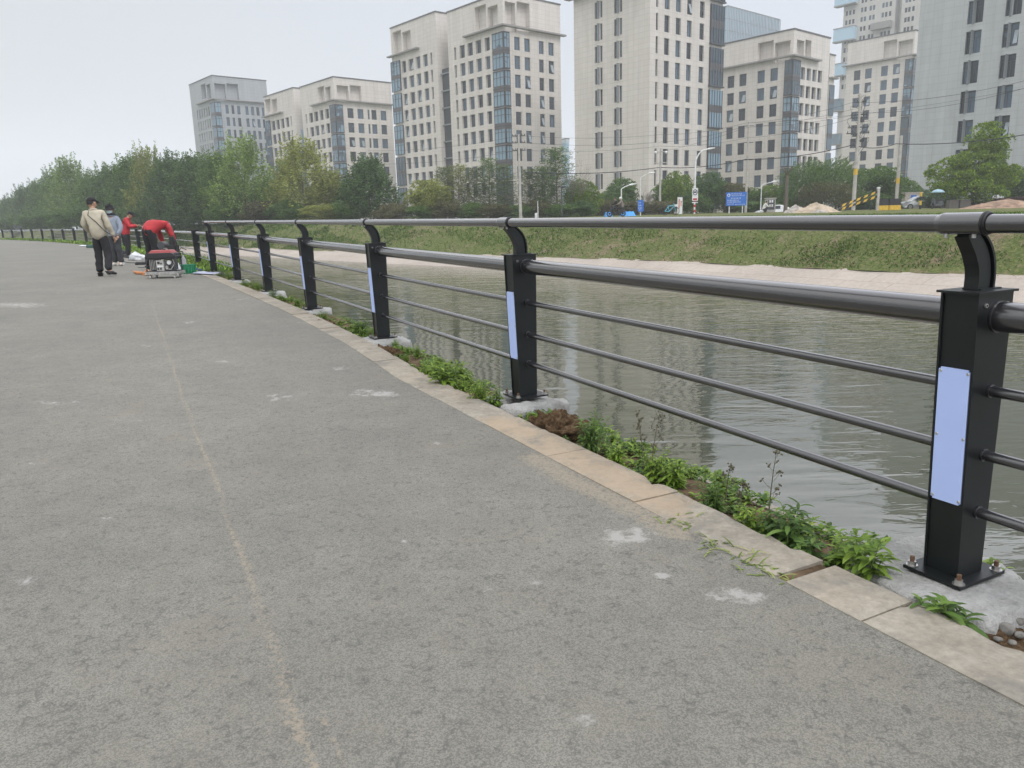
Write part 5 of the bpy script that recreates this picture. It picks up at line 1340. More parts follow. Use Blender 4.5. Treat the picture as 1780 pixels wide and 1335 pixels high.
# the bright camphor: lower mass and a taller right dome
p = fz(1690, 380, 79); cm = MB(); rnd = random.Random(77)
for (cx, cz, rx_, rz_, nb) in ((-2.3, 3.1, 2.6, 2.0, 64), (.2, 3.8, 2.6, 2.4, 70), (1.1, 6.4, 1.9, 2.0, 60), (2.3, 3.2, 2.3, 1.9, 50), (-.4, 1.9, 3.6, 1.7, 64)):
    for i in range(nb):
        v = Vector((rnd.gauss(0, 1), rnd.gauss(0, 1), rnd.gauss(0, 1))).normalized()*rnd.random()**.3; c = Vector((cx+v.x*rx_, v.y*rx_, cz+v.z*rz_)); rb = rnd.uniform(.35, .75)
        for k in range(110):
            d = Vector((rnd.gauss(0, 1), rnd.gauss(0, 1), rnd.gauss(0, 1)+.4)).normalized(); leafquad(cm, c+Vector((d.x, d.y, d.z*.7))*rb*(.7+.35*rnd.random()), d+Vector((0, 0, .3)), rnd.uniform(.08, .16), rnd.uniform(.05, .09), rnd)
r = empty('camphor_tree', p); S8 = top_h(1700, 212, 79, p.z)/8.6; cm.build('crown', LG['bright'], r, Matrix.Diagonal((S8, S8, S8, 1))); link('trunk', TRB, r, Matrix.Diagonal((1.3, 1.3, 1.5, 1))); tag(r, 'large bright yellow-green tree with a lobed crown in front of the grey building', 'tree')

# grass tufts on the far bank (uncountable)
M_GR2 = leafmat('bank_grass', (.078, .14, .03), (.18, .26, .07), .3, .8)
mb = MB(); rg = random.Random(2)
def bankpt(s, o):
    k = 0
    for (a, b), (c, d) in zip(GB[:-1], GB[1:]):
        if a <= o <= c: k = b+(d-b)*(o-a)/(c-a); break
    else: k = 1
    return WZ(s, TW(s)+o, -.84+(ZB(s)+.84)*k)
for i in range(95000):
    s = 4+105*rg.random()**1.25; o = 1.75+5.2*rg.random()
    dens = fbm((s*.28, o*.8, 0), 1, 3, 4)
    if dens < -.02 and rg.random() < .85: continue
    p = bankpt(s, o); L = rg.uniform(.018, .055)*(1+s/45)
    leafquad(mb, p+Vector((0, 0, L*.4)), Vector((rg.gauss(0, .6), rg.gauss(0, .6), 1)), L, L*.35, rg)
tag(mb.build('bank_grass', M_GR2), 'patchy short grass covering the sloping far bank above the concrete revetment', 'grass', None, 'stuff')
M_CLOD = mat('dry_clod', (.26, .19, .13), .95, scale=3, var=.25)
mb = MB()
for i in range(4200):
    s = rg.uniform(6, 34); o = rg.choice([rg.uniform(4.2, 5.6), rg.uniform(1.7, 5.4)]); p = bankpt(s, o); r_ = rg.uniform(.015, .05); mb.sphere(p, r_, 0, 5, 3, None, (1, 1, .6))
tag(mb.build('bank_rubble', M_CLOD), 'small clods and rubble scattered over the right part of the far bank', 'rubble', None, 'stuff')

# ================================================================== FAR ROADSIDE
M_CONCP = mat('pole_concrete', (.42, .40, .37), .85, scale=3)
M_WHT = mat('white_paint', (.72, .73, .73), .45); M_YEL = mat('yellow_paint', (.62, .40, .04), .6); M_BLK = mat('black_paint', (.02, .02, .022), .5)
M_BLU = mat('sign_blue', (.02, .14, .52), .45); M_BLUT = mat('blue_tarp', (.03, .28, .70), .5, scale=2); M_REDP = mat('red_paint', (.5, .03, .03), .5)
M_DG = mat('dark_grey_metal', (.06, .065, .07), .5); M_GLASSC = mat('car_glass', (.03, .04, .05), .08)
def on_far(u, Y): return fz(u, 380, Y)
def hgt(u, v, Y, z): return aty(u, v, Y).z-z
def pole(u, vtop, Y, r0, r1, label, m=M_CONCP, band=None, name='utility_pole', cat='pole', group=None):
    p = on_far(u, Y); top = aty(u, vtop, Y); h = top.z-p.z; root = empty(name, p); mb = MB()
    mb.tube([(0, 0, 0), (0, 0, h)], [r0, r1], 12, 0); mb.build('pole', m, root)
    if band:
        zb = hgt(u, band, Y, p.z); mb = MB(); mb.tube([(0, 0, zb), (0, 0, zb+.55)], [r0*1.02, r0*1.0], 12, 0); mb.build('yellow_band', M_YEL, root)
    return root, h, p
def bar(root, name, a, b, r, m, seg=6): mb = MB(); mb.tube([a, b], r, seg); return mb.build(name, m, root)
# pole with four crossarms (left of middle)
r, h, p = pole(905, 233, 74, .15, .09, ''); tag(r, 'grey utility pole with crossarms rising from the middle row of thin trees', 'utility pole')
for k, v in enumerate((236, 248, 261)):
    z = hgt(905, v, 74, p.z); bar(r, 'crossarm', (-.62, 0, z), (.62, 0, z), .045, M_DG)
    mb = MB()
    for x in (-.55, -.3, .3, .55): mb.tube([(x, 0, z), (x, 0, z+.16)], .03, 6)
    mb.build('insulator', M_BLK, r)
# big pole with tangle
r, h, p = pole(1483, 163, 76, .19, .11, '', band=304); tag(r, 'tall concrete utility pole with a yellow band and a tangle of wires and crossarms', 'utility pole')
for v, w_ in ((178, .55), (200, .8), (205, .8), (222, 1.0), (232, 1.1), (246, .6)):
    z = hgt(1483, v, 76, p.z); bar(r, 'crossarm', (-w_, 0, z), (w_, .1, z+.05), .05, M_DG)
    mb = MB()
    for x in (-w_*.9, -w_*.5, w_*.5, w_*.9): mb.tube([(x, 0, z-.05), (x, 0, z+.22)], .035, 6)
    mb.build('insulator', M_BLK, r)
rr = random.Random(6); mb = MB()
for i in range(16):
    z = h-rr.uniform(.3, 4.6); x = rr.choice([-1, 1])*rr.uniform(.2, 1.2); pts = [Vector((0, 0, z))+Vector((x*sin(pi*t)*1.0, .2*rr.uniform(-1, 1)*sin(pi*t), -1.5*t+.9*sin(pi*t))) for t in (0, .2, .4, .6, .8, 1)]; mb.tube(pts, .016, 4)
mb.build('wire_tangle', M_BLK, r); mb = MB(); z = hgt(1479, 290, 76, p.z); mb.box((-.3, -.16, z-.14), (-.05, .16, z+.14)); mb.build('junction_box', M_CONCP, r)
mb = MB(); z = hgt(1483, 213, 76, p.z); mb.box((.15, -.15, z), (.45, .15, z+.5)); mb.build('switch_box', M_DG, r); mb = MB(); mb.box((-.5, -.15, z-1.3), (-.2, .1, z-1.0)); mb.build('switch_box', M_DG, r)
r, h, p = pole(1557, 236, 82, .18, .17, '', band=319); tag(r, 'plain thick concrete pole with a yellow band, right of the pole with tangled wires', 'utility pole')
r, h, p = pole(1296, 212, 84, .14, .09, ''); tag(r, 'thin concrete utility pole standing behind the right end of the large blue board', 'utility pole')
for v in (219, 248, 278): z = hgt(1296, v, 84, p.z); bar(r, 'crossarm', (-.55, 0, z), (.55, 0, z), .04, M_DG)
# floodlight mast
r, h, p = pole(1147, 258, 90, .13, .10, ''); tag(r, 'grey mast with small lamps on crossarms in front of the corner of the central tower', 'mast')
for v in (264, 283): z = hgt(1147, v, 90, p.z); bar(r, 'crossarm', (-.7, 0, z), (.7, 0, z), .05, M_CONCP)
mb = MB()
for x in (-.6, .6): mb.sphere((x, -.1, h-.45), .16, 0, 8, 6)
mb.build('floodlight', M_WHT, r)
# street lamps
def lamp(u, vb_top, Y, reach, label, rise=.7, r_=.07, dirx=1):
    p = on_far(u, Y); h = hgt(u, vb_top, Y, p.z); root = empty('street_lamp', p); mb = MB()
    if rise < .6: pts = [(0, 0, 0), (0, 0, h*.5), (0, 0, h-rise-.1), (dirx*.06, 0, h-rise), (dirx*reach*.5, 0, h-rise*.5), (dirx*reach, 0, h-.03), (dirx*(reach+.01), 0, h-.02), (dirx*(reach+.02), 0, h)]
    else: pts = [(0, 0, 0), (0, 0, h*.5), (0, 0, h-rise*1.2)]+[(dirx*reach*t**1.6, 0, h-rise*1.2+rise*1.2*(1-(1-t)**2)) for t in (.1, .25, .45, .7, 1)]
    mb.tube(pts, [r_, r_*.85, r_*.75]+[r_*.65]*5, 8); mb.build('pole', M_WHT, root)
    mb = MB(); e = Vector(pts[-1]); mb.tube([e, e+Vector((dirx*.25, 0, .03)), e+Vector((dirx*.75, 0, .1))], [r_*.7, .1, .04], 8); mb.build('lamp_head', M_WHT, root)
    tag(root, label, 'street lamp', 'white street lamps'); return root, h, p
r, h, p = lamp(1207, 260, 78, 1.1, 'tall white street lamp carrying a round-symbol sign', 1.2, .09)
z1 = hgt(1207, 327, 78, p.z); z0_ = hgt(1207, 349, 78, p.z); mb = MB(); w2 = .28; mb.box((-w2, -.14, z0_), (w2, -.10, z1), 0)
zc = (z0_+z1)/2+.2
pts = [(.2*cos(2*pi*k/20), -.15, zc+.25*sin(2*pi*k/20)) for k in range(21)]; mb.tube(pts, .035, 6, 1, False); mb.box((-.13, -.155, zc-.06), (.12, -.145, zc+.08), 1); mb.box((-.2, -.15, z0_+.06), (.2, -.143, z0_+.24), 2)
mb.build('sign', [M_WHT, M_BLK, M_REDP], r)
mb = MB(); zz = hgt(1207, 352, 78, p.z); mb.box((-.3, -.12, zz-.05), (.3, -.08, zz+.04)); mb.build('bracket', M_WHT, r)
mb = MB(); [mb.tube([(0, 0, .15+.5*k), (0, 0, .4+.5*k)], .096, 10) for k in range(3)]; mb.build('red_stripe', M_REDP, r)
lamp(1113, 302, 82, .75, 'thin white street lamp behind the narrow blue sign', .35, .05)
lamp(1080, 322, 76, .7, 'low white street lamp at the blue tarpaulin', .3, .07)
lamp(1322, 317, 84, 1.0, 'low white street lamp with a slanted arm left of the electric cabinet', .25, .055)
# T-shaped lamp, small post
def tlamp(u, vt, Y, w_, lab):
    p = on_far(u, Y); h = hgt(u, vt, Y, p.z); root = empty('park_lamp', p); bar(root, 'pole', (0, 0, 0), (0, 0, h), .045, M_DG); mb = MB(); mb.box((-w_, -.08, h-.04), (w_, .08, h+.06)); mb.build('lamp_head', M_DG, root); tag(root, lab, 'lamp', 'dark park lamps on the far bank')
tlamp(977, 325, 66, .32, 'dark T-shaped park lamp below the tallest thin tree'); tlamp(126, 369, 110, .35, 'dark park lamp at the left edge of the beige-jacketed man'); tlamp(10, 378, 145, .35, 'dark park lamp at the far left above the distant railing')
p = on_far(932, 66); root = empty('marker_post', p); mb = MB(); mb.box((-.1, -.06, 0), (.1, .06, .45)); mb.build('box', M_WHT, root); bar(root, 'post', (.16, 0, 0), (.16, 0, 1.4), .03, M_WHT); tag(root, 'small white box and post at the top of the bank beside the T-shaped lamp', 'marker post')
# --- signs
p = on_far(1279, 74); root = empty('blue_board', p); zb = hgt(1279, 357.5, 74, p.z); zt = hgt(1279, 334, 74, p.z); mb = MB(); mb.box((-.97, -.03, zb), (.97, .03, zt)); pan = mb.build('panel', M_BLU, root)
for x in (-.62, .62): bar(root, 'leg', (x, .05, 0), (x, .05, zt-.1), .045, M_WHT)
def glyphs(rows, parent, name='lettering', y=-.036):
    """unreadably small writing: rows of little strokes (x0, x1, z, height)"""
    mb = MB(); r = random.Random(len(rows))
    for x0, x1, z, h in rows:
        x = x0; c = h*.95
        while x+c <= x1:
            for q in range(3): a = x+r.random()*c*.3; mb.box((a, y-.004, z+h*(.08+.3*q)), (a+c*r.uniform(.35, .6), y, z+h*(.08+.3*q)+h*.13))
            a = x+r.uniform(.2, .5)*c; mb.box((a, y-.0045, z), (a+h*.13, y-.0005, z+h*.9)); x += c*1.12
    return mb.build(name, M_WHT, parent)
glyphs([(-.52,.6,zt-.2,.11),(-.45,.88,zt-.36,.12),(-.5,.55,zt-.62,.13),(-.85,.35,zt-.79,.12),(-.85,.5,zt-.95,.12),(-.85,-.2,zt-1.12,.1),(-.1,.85,zb+.06,.1)], pan)
mb = MB(); mb.tube([(-.72, -.035, zt-.27), (-.72, -.045, zt-.27)], .14, 16, 0, smooth=False); mb.tube([(-.72, -.044, zt-.27), (-.72, -.05, zt-.27)], .09, 16, 1, smooth=False); mb.build('emblem', [M_WHT, M_BLU], pan)
tag(root, 'large blue information board with white writing on two white legs', 'sign')
p = on_far(1113.5, 72); root = empty('blue_sign', p); zb = hgt(1113, 368, 72, p.z); zt = hgt(1113, 347.5, 72, p.z); mb = MB(); prof = [(-.27, zb+.08), (-.2, zb), (.2, zb), (.27, zb+.08), (.27, zt-.12), (.16, zt), (-.16, zt), (-.27, zt-.12)]
mb.add([(x, -.03, z) for x, z in prof]+[(x, .03, z) for x, z in prof], [tuple(range(8)), tuple(range(8, 16))[::-1]]+[(i, 8+i, 8+(i+1) % 8, (i+1) % 8) for i in range(8)]); pan = mb.build('panel', M_BLU, root)
glyphs([(-.2,.2,zt-.3,.13),(-.22,.22,zt-.56,.15),(-.22,.22,zt-.78,.13),(-.15,.15,zb+.1,.12)], pan); bar(root, 'post', (0, .05, 0), (0, .05, zb+.3), .05, M_WHT); tag(root, 'narrow blue sign with cut corners and white writing on a white post', 'sign')
p = on_far(1181.5, 74); root = empty('notice_board', p); zt = hgt(1181, 343, 74, p.z); mb = MB(); mb.box((-.22, -.1, .05), (.22, .1, zt)); mb.build('panel', M_WHT, root); mb = MB(); mb.box((-.16, -.11, zt*.35), (-.02, -.102, zt*.9)); mb.box((.03, -.11, zt*.5), (.15, -.102, zt*.8)); mb.build('printed_field', mat('faded_red_print', (.5, .25, .2), .7), root); mb = MB(); mb.box((-.05, -.05, zt), (.1, .05, zt+.12)); mb.build('lamp', M_DG, root); tag(root, 'tall narrow white notice board with faded red print', 'notice board')
# electric cabinet and crouching person's place
p = on_far(1338.5, 76); root = empty('electric_cabinet', p); h = hgt(1338, 344, 76, p.z); mb = MB(); mb.box((-.42, -.25, 0), (.42, .35, h-.1)); mb.box((-.48, -.32, h-.1), (.48, .4, h)); mb.build('housing', M_CONCP, root); mb = MB(); mb.box((-.3, -.27, .25), (.32, -.252, h-.2)); mb.build('opening', M_DG, root)
mb = MB(); [mb.box((-.2+.22*i, -.3, .5+.4*j), (-.05+.22*i, -.272, .75+.4*j)) for i in range(2) for j in range(2)]; mb.build('meters', M_WHT, root); tag(root, 'grey electric cabinet standing open beside the crouching person', 'cabinet')
# cabinet right with blue panel
p = on_far(1584, 92); root = empty('gate_kiosk', p); root.scale = (1.15, 1.15, 1); h = hgt(1584, 336, 92, p.z); mb = MB(); mb.box((-.85, -.3, 0), (-.35, .3, h)); mb.box((.35, -.3, 0), (.8, .3, h)); mb.box((-.35, -.3, h-.9), (.35, .3, h)); mb.box((-.35, -.22, 0), (.35, .3, h-.9)); mb.box((-.95, -.34, h), (.95, .34, h+.12)); mb.build('housing', mat('pinkish_stone', (.46, .41, .37), .8), root); mb = MB(); mb.box((-.3, -.33, h-.75), (.28, -.302, h-.2)); mb.build('screen', M_BLU, root); tag(root, 'pinkish stone kiosk with a small blue screen behind the silver car', 'kiosk')
# barrier: yellow / black concrete blocks
for k, (u0, u1) in enumerate(((1524, 1542), (1543, 1563))):
    p = on_far((u0+u1)/2, 64); w_ = (u1-u0)*64/F/2-.02; root = empty('concrete_barrier', p); mb = MB(); mb.box((-w_, -.25, 0), (w_, .25, .38)); mb.build('yellow_base', M_YEL, root); mb = MB(); mb.box((-w_, -.2, .38), (w_, .2, .85)); mb.box((-w_+.02, -.16, .85), (w_-.02, .16, .9)); mb.build('black_top', M_BLK, root)
    tag(root, ['black and yellow concrete barrier block nearer the striped arm', 'black and yellow concrete barrier block under the plain pole'][k], 'barrier', 'black and yellow barrier blocks')
for k, (u0, u1) in enumerate(((1646, 1663), (1665, 1684))):
    p = on_far((u0+u1)/2, 66); w_ = (u1-u0)*66/F/2-.02; root = empty('concrete_block', p); mb = MB(); mb.box((-w_, -.25, 0), (w_, .25, .62)); mb.box((-w_-.02, -.28, .62), (w_+.02, .28, .7)); mb.build('block', mat('dirty_block', (.10, .09, .08), .9, scale=3), root)
    tag(root, ['dark dirty concrete block right of the umbrella scooter', 'dark dirty concrete block left of the soil heap'][k], 'block', 'dark concrete blocks')
# striped barrier arms
a = on_far(1456, 62); root = empty('striped_barrier', a); L = (1522-1456)*62/F
for (z0_, z1_, nm) in ((.25, 1.35, 'barrier_arm'), (.0, 1.0, 'barrier_arm')):
    mb = MB(); N = 11
    for i in range(N):
        t0, t1 = i/N, (i+1)/N; x0, x1 = L*t0, L*t1; za, zb = z0_+(z1_-z0_)*t0, z0_+(z1_-z0_)*t1
        mb.add([(x0, -.03, za), (x1, -.03, zb), (x1+.1, -.03, zb+.2), (x0+.1, -.03, za+.2), (x0, .03, za), (x1, .03, zb), (x1+.1, .03, zb+.2), (x0+.1, .03, za+.2)], [(0, 1, 2, 3), (4, 7, 6, 5), (0, 4, 5, 1), (3, 2, 6, 7)], i % 2)
    mb.build(nm, [M_BLK, M_YEL], root)
bar(root, 'post', (L*.2, .05, 0), (L*.2, .05, .7), .035, M_DG); bar(root, 'post', (L*.85, .05, 0), (L*.85, .05, 1.3), .035, M_DG); tag(root, 'raised pair of yellow and black striped barrier arms', 'barrier')
p = on_far(1524.5, 62); root = empty('barrier_post', p); mb = MB(); mb.box((-.09, -.09, 0), (.09, .09, 1.75)); mb.build('post', M_CONCP, root); mb = MB(); mb.box((-.1, -.1, 1.68), (.1, .1, 1.8)); mb.build('cap', M_WHT, root); tag(root, 'short pale post at the upper end of the striped barrier arms', 'post')
p = on_far(1599, 66); root = empty('bollard', p); mb = MB(); 
for i, m_ in enumerate((0, 1, 0, 1)): mb.tube([(0, 0, .35*i), (0, 0, .35*(i+1))], .09, 10, m_)
mb.build('post', [M_BLK, M_YEL], root); tag(root, 'black and yellow post in front of the silver car', 'bollard')
# cut palm trunk
p = on_far(1365, 74); root = empty('palm_trunk', p); h = hgt(1365, 305, 74, p.z); mb = MB(); mb.tube([(0, 0, 0), (.04, 0, h*.5), (0, 0, h)], [.2, .16, .17], 10); mb.build('trunk', M_BARK, root); mb = MB()
for i in range(11): a_ = i*.57; mb.tube([(0, 0, h-.1), (.22*cos(a_), .22*sin(a_), h+.35), (.55*cos(a_), .55*sin(a_), h+.6+.1*(i % 3))], [.05, .04, .015], 5)
mb.build('frond_stubs', M_BARK, root); tag(root, 'dark cut palm trunk with stubby upright frond bases', 'palm')
# heaps
M_HEAP = mat('earth_heap', (.30, .20, .135), .95, scale=2.2, var=.3, bump=.08, bscale=6); M_SAND = mat('sand_heap', (.42, .34, .25), .95, scale=2, var=.2, bump=.06, bscale=6); M_GREYH = mat('gravel_heap', (.38, .35, .31), .95, scale=3, var=.25, bump=.06, bscale=8)
def heap(u0, u1, vt, Y, m_, seed, label, name='earth_heap'):
    u = (u0+u1)/2; p = on_far(u, Y); rx_ = (u1-u0)*Y/F/2; h = hgt(u, vt, Y, p.z); mb = MB(); n = 40; vs = []
    for i in range(n+1):
        for j in range(n+1):
            x, y = (i/n*2-1), (j/n*2-1); d = (x*x+y*y)**.5; z = max(0, 1-d**1.25)*h; k = min(1, z/h*4)
            z += k*(.22*h*nz3((x*2.1, y*2.1, seed), 1)+.13*h*nz3((x*7, y*7, seed), 1)+.08*h*nz3((x*17, y*17, seed), 1)); vs.append((x*rx_, y*rx_*.8, z-.04))
    mb.add(vs, [(i*(n+1)+j, (i+1)*(n+1)+j, (i+1)*(n+1)+j+1, i*(n+1)+j+1) for i in range(n) for j in range(n)], 0, True); tag(mb.build(name, m_, None, Matrix.Translation(p)), label, 'heap')
heap(1362, 1406, 355, 62, M_GREYH, 1, 'small grey-tan heap right of the cut palm trunk'); heap(1378, 1460, 352, 60, M_SAND, 2, 'sand-coloured heap left of the striped barrier arms', 'sand_heap'); heap(1408, 1440, 363, 57, M_GREYH, 3, 'low grey gravel pile in front of the sand heap', 'gravel_heap')
heap(1672, 1830, 345, 58, M_HEAP, 4, 'large reddish-brown soil heap at the right edge'); 
# blue tarpaulin heap
def tarp(u0, u1, vt, Y, seed, lab):
    u = (u0+u1)/2; p = on_far(u, Y); rx_ = (u1-u0)*Y/F/2; h = hgt(u, vt, Y, p.z); mb = MB(); n = 24; vs = []
    for i in range(n+1):
        for j in range(n+1):
            x, y = (i/n*2-1), (j/n*2-1); e = min(1, (1-abs(x))*3.2)*min(1, (1-abs(y))*3); z = h*e*(.92+.14*nz3((x*3, y*3, seed), 1)); vs.append((x*rx_, y*.6, z-.02))
    mb.add(vs, [(i*(n+1)+j, (i+1)*(n+1)+j, (i+1)*(n+1)+j+1, i*(n+1)+j+1) for i in range(n) for j in range(n)], 0, True); tag(mb.build('tarpaulin', M_BLUT, None, Matrix.Translation(p)), lab, 'tarpaulin')
tarp(1051, 1064, 368, 70, 1, 'small blue tarpaulin left of the motorcycle'); tarp(1078, 1104, 367, 70, 5, 'larger blue tarpaulin right of the motorcycle')
# --- cars
def car(u, Y, yaw, body, label, kind='sedan', sink=0, L=4.5):
    p = on_far(u, Y); p.z -= sink; root = empty('parked_car', p, yaw); mb = MB(); hw = .88
    prof = [(-L/2, .35), (-L/2, .75), (-L/2+.15, .92), (-L*.28, 1.0), (-L*.16, 1.38), (-.1, 1.47), (L*.13, 1.42), (L*.27, 1.02), (L*.42, .9), (L/2-.05, .72), (L/2, .38), (L/2-.2, .22), (-L/2+.2, .22)]
    if kind == 'suv': prof = [(-L/2, .4), (-L/2, 1.0), (-L/2+.2, 1.55), (-L*.2, 1.68), (L*.1, 1.64), (L*.25, 1.15), (L*.43, 1.0), (L/2, .8), (L/2, .4), (L/2-.2, .28), (-L/2+.2, .28)]
    n = len(prof); vs = []
    for y, ins in ((-hw, 0), (-hw*.8, 1), (hw*.8, 1), (hw, 0)):
        for x, z in prof: vs.append((x*(1 if ins else .985), y if z < 1.02 or ins else y*.82, z if ins or z < 1.02 else z-.03))
    fs = [tuple(range(n))[::-1]]+[tuple(range(3*n, 4*n))]+[(k*n+i, k*n+(i+1) % n, (k+1)*n+(i+1) % n, (k+1)*n+i) for k in range(3) for i in range(n)]
    mb.add(vs, fs, 0, False); o = mb.build('body', body, root, None, .04)
    g = MB(); zt = 1.6 if kind == 'suv' else 1.40; a0, a1 = (-L*.38, L*.2) if kind == 'suv' else (-L*.25, L*.22)
    for sy in (-1, 1):
        y = sy*(hw*.86+.02); g.add([(a0, y*1.04, 1.03), (a1, y*1.04, 1.03), (a1-.5, y*.96, zt-.06), (a0+.42, y*.96, zt-.03)], [(0, 1, 2, 3)], 0); g.box((-.03, min(y*.97, y*1.06), 1.03), (.03, max(y*.97, y*1.06), zt-.03), 1)
    g.add([(a1+.12, -.68, 1.05), (a1+.12, .68, 1.05), (a1-.38, .6, zt), (a1-.38, -.6, zt)], [(0, 1, 2, 3)]); g.add([(a0-.14, -.68, 1.05), (a0-.14, .68, 1.05), (a0+.3, .6, zt), (a0+.3, -.6, zt)], [(0, 1, 2, 3)]); g.build('windows', [M_GLASSC, M_BLK], root)
    for x in (-L*.31, L*.31):
        for sy in (-1, 1):
            wb = MB(); wb.tube([(x, sy*.7, .32), (x, sy*.9, .32)], .32, 18, 0, smooth=False); wo = wb.build('wheel', M_RUB_SHADOW, root); rb = MB(); rb.tube([(x, sy*.9, .32), (x, sy*.915, .32)], .2, 12, 0, smooth=False); rb.build('rim', M_STEEL, wo)
    for sy in (-.6, .6): lb = MB(); lb.box((L/2-.12, sy-.18, .62), (L/2-.0, sy+.18, .76)); lb.build('headlight', M_WHT, root)
    tag(root, label, 'car', 'cars parked behind the barriers')
M_SIL = mat('silver_paint', (.48, .50, .51), .25, .4); M_CWH = mat('white_car_paint', (.66, .67, .68), .25); M_CGR = mat('grey_car_paint', (.22, .24, .27), .3, .3)
car(1600, 88, rad(172), M_SIL, 'silver sedan in front of the pinkish kiosk', 'sedan', .15)
car(1500, 92, rad(12), M_CGR, 'dark-windowed grey car behind the striped barrier arms', 'sedan', .5)
car(1700, 84, rad(165), M_CWH, 'pale car half hidden by the large soil heap', 'suv', .3)
car(1350, 84, rad(175), M_CWH, 'low white car half hidden by the palm trunk and heaps', 'sedan', .75)
# --- bicycle and scooter
def wheel(mb, c, r, t): mb.tube([(c[0]+r*cos(2*pi*k/20), c[1], c[2]+r*sin(2*pi*k/20)) for k in range(21)], t, 6, 0, False)
p = on_far(1165, 72); root = empty('bicycle', p, rad(8)); M_CY = mat('cyan_paint', (.1, .42, .55), .4)
for x in (-.52, .52): mb = MB(); wheel(mb, (x, 0, .33), .33, .03); mb.tube([(x-.3, 0, .33), (x+.3, 0, .33)], .008, 4); mb.tube([(x, 0, .03), (x, 0, .63)], .008, 4); mb.build('wheel', M_RUB_SHADOW, root)
mb = MB(); [mb.tube([a_, b_], .035, 6) for a_, b_ in (((-.52, 0, .33), (-.12, 0, .3)), ((-.12, 0, .3), (-.22, 0, .85)), ((-.12, 0, .3), (.36, 0, .75)), ((-.2, 0, .78), (.36, 0, .82)), ((.36, 0, .75), (.52, 0, .33)), ((.36, 0, .75), (.32, 0, 1.02)), ((-.52, 0, .33), (-.2, 0, .7)))]; mb.build('frame', M_CY, root)
mb = MB(); mb.tube([(.32, -.26, 1.05), (.32, .26, 1.05)], .02, 6); mb.build('handlebar', M_BLK, root); mb = MB(); mb.sphere((-.23, 0, .9), .1, 0, 8, 6, None, (1.3, .7, .4)); mb.build('saddle', M_BLK, root); mb = MB(); mb.box((.42, -.14, .72), (.68, .14, .92)); mb.build('basket', M_WHT, root); tag(root, 'pale blue bicycle parked at the shrubs left of the tall notice board', 'bicycle')
def scooter(root, col):
    for x in (-.55, .55): mb = MB(); wheel(mb, (x, 0, .24), .2, .06); mb.tube([(x, -.05, .24), (x, .05, .24)], .1, 10); mb.build('wheel', M_RUB_SHADOW, root)
    mb = MB(); mb.prism([(-.7, .35), (-.6, .62), (-.1, .7), (-.02, .35), (.25, .3), (.38, .85), (.48, .9), (.52, .5), (.42, .22), (-.3, .2)], -.14, .14, 0, Matrix.Rotation(pi/2, 4, 'Z').inverted()); mb.build('body', col, root, None, .02)
    mb = MB(); mb.tube([(.42, -.3, .98), (.4, 0, .95), (.42, .3, .98)], .02, 6); mb.tube([(.4, 0, .6), (.4, 0, .97)], .03, 6); mb.build('handlebar', M_BLK, root)
    mb = MB(); mb.sphere((-.35, 0, .74), .2, 0, 10, 6, None, (1.8, .8, .35)); mb.build('saddle', M_BLK, root)
p = on_far(1628, 72); root = empty('scooter', p, rad(200)); scooter(root, M_DG); tag(root, 'electric scooter parked under a pale blue sun canopy', 'scooter')
mb = MB(); n = 16; vs = [(0, 0, 1.72)]+[(.72*cos(2*pi*k/n)*(1+.0*k), .5*sin(2*pi*k/n), 1.42) for k in range(n)]+[(.42*cos(2*pi*k/n), .3*sin(2*pi*k/n), 1.64) for k in range(n)]
mb.add(vs, [(0, 1+n+k, 1+n+(k+1) % n) for k in range(n)]+[(1+n+k, 1+k, 1+(k+1) % n, 1+n+(k+1) % n) for k in range(n)], 0, True); o = mb.build('sun_canopy', mat('canopy_blue', (.30, .45, .52), .5), root); sd = o.modifiers.new('s', 'SOLIDIFY'); sd.thickness = .02
bar(root, 'canopy_pole', (.1, 0, .8), (.1, 0, 1.66), .02, M_DG)
SC_ROOTS = []
p = on_far(1071, 66); root = empty('motorcycle', p, rad(170)); scooter(root, M_BLK); tag(root, 'dark motorcycle carrying two riders between the blue tarpaulins', 'motorcycle'); SC_ROOTS.append((p, rad(170)))
p = on_far(31, 118); root = empty('scooter', p, rad(175)); scooter(root, M_DG); tag(root, 'tiny scooter on the far bank path near the left edge', 'scooter')
# --- wires
def wire(pts, r, label, sag=0.0):
    P = []
    for (u, v, Y), (u2, v2, Y2) in zip(pts[:-1], pts[1:]):
        a_ = aty(u, v, Y); b_ = aty(u2, v2, Y2)
        for k in range(8): t = k/8; q = a_.lerp(b_, t); q.z -= sag*4*t*(1-t); P.append(q)
    P.append(aty(*pts[-1][:2], pts[-1][2])); mb = MB(); mb.tube(P, r, 5); tag(mb.build('overhead_cable', M_BLK), label, 'cable', 'overhead cables')
wire([(905,299,74),(1147,291,90),(1296,277,84),(1483,252,76),(1557,250,82),(1800,231,70)], .042, 'thick black cable hanging lowest across the towers', .35)
wire([(905,236,74),(1147,234,90),(1296,214,84),(1483,178,76)], .013, 'thin top wire from the crossarm pole to the tangled pole', .3)
wire([(905,248,74),(1147,247,90),(1296,219,84),(1483,200,76)], .013, 'second thin wire below the top wire, left of the tangled pole', .3)
wire([(905,261,74),(1147,254,90),(1296,240,84),(1483,205,76)], .013, 'third thin wire, left of the tangled pole', .3)
wire([(1147,264,90),(1296,222,84),(1483,190,76)], .012, 'thin wire rising from the floodlight mast to the tangled pole', .2)
wire([(1483,178,76),(1800,136,62)], .015, 'thin upper wire from the tangled pole to the right edge across the grey building', .5)
wire([(1483,196,76),(1800,148,62)], .015, 'second thin wire from the tangled pole to the right edge', .6)
wire([(1296,214,84),(1800,150,62)], .010, 'thinnest wire passing high right of the thin concrete pole', .5)
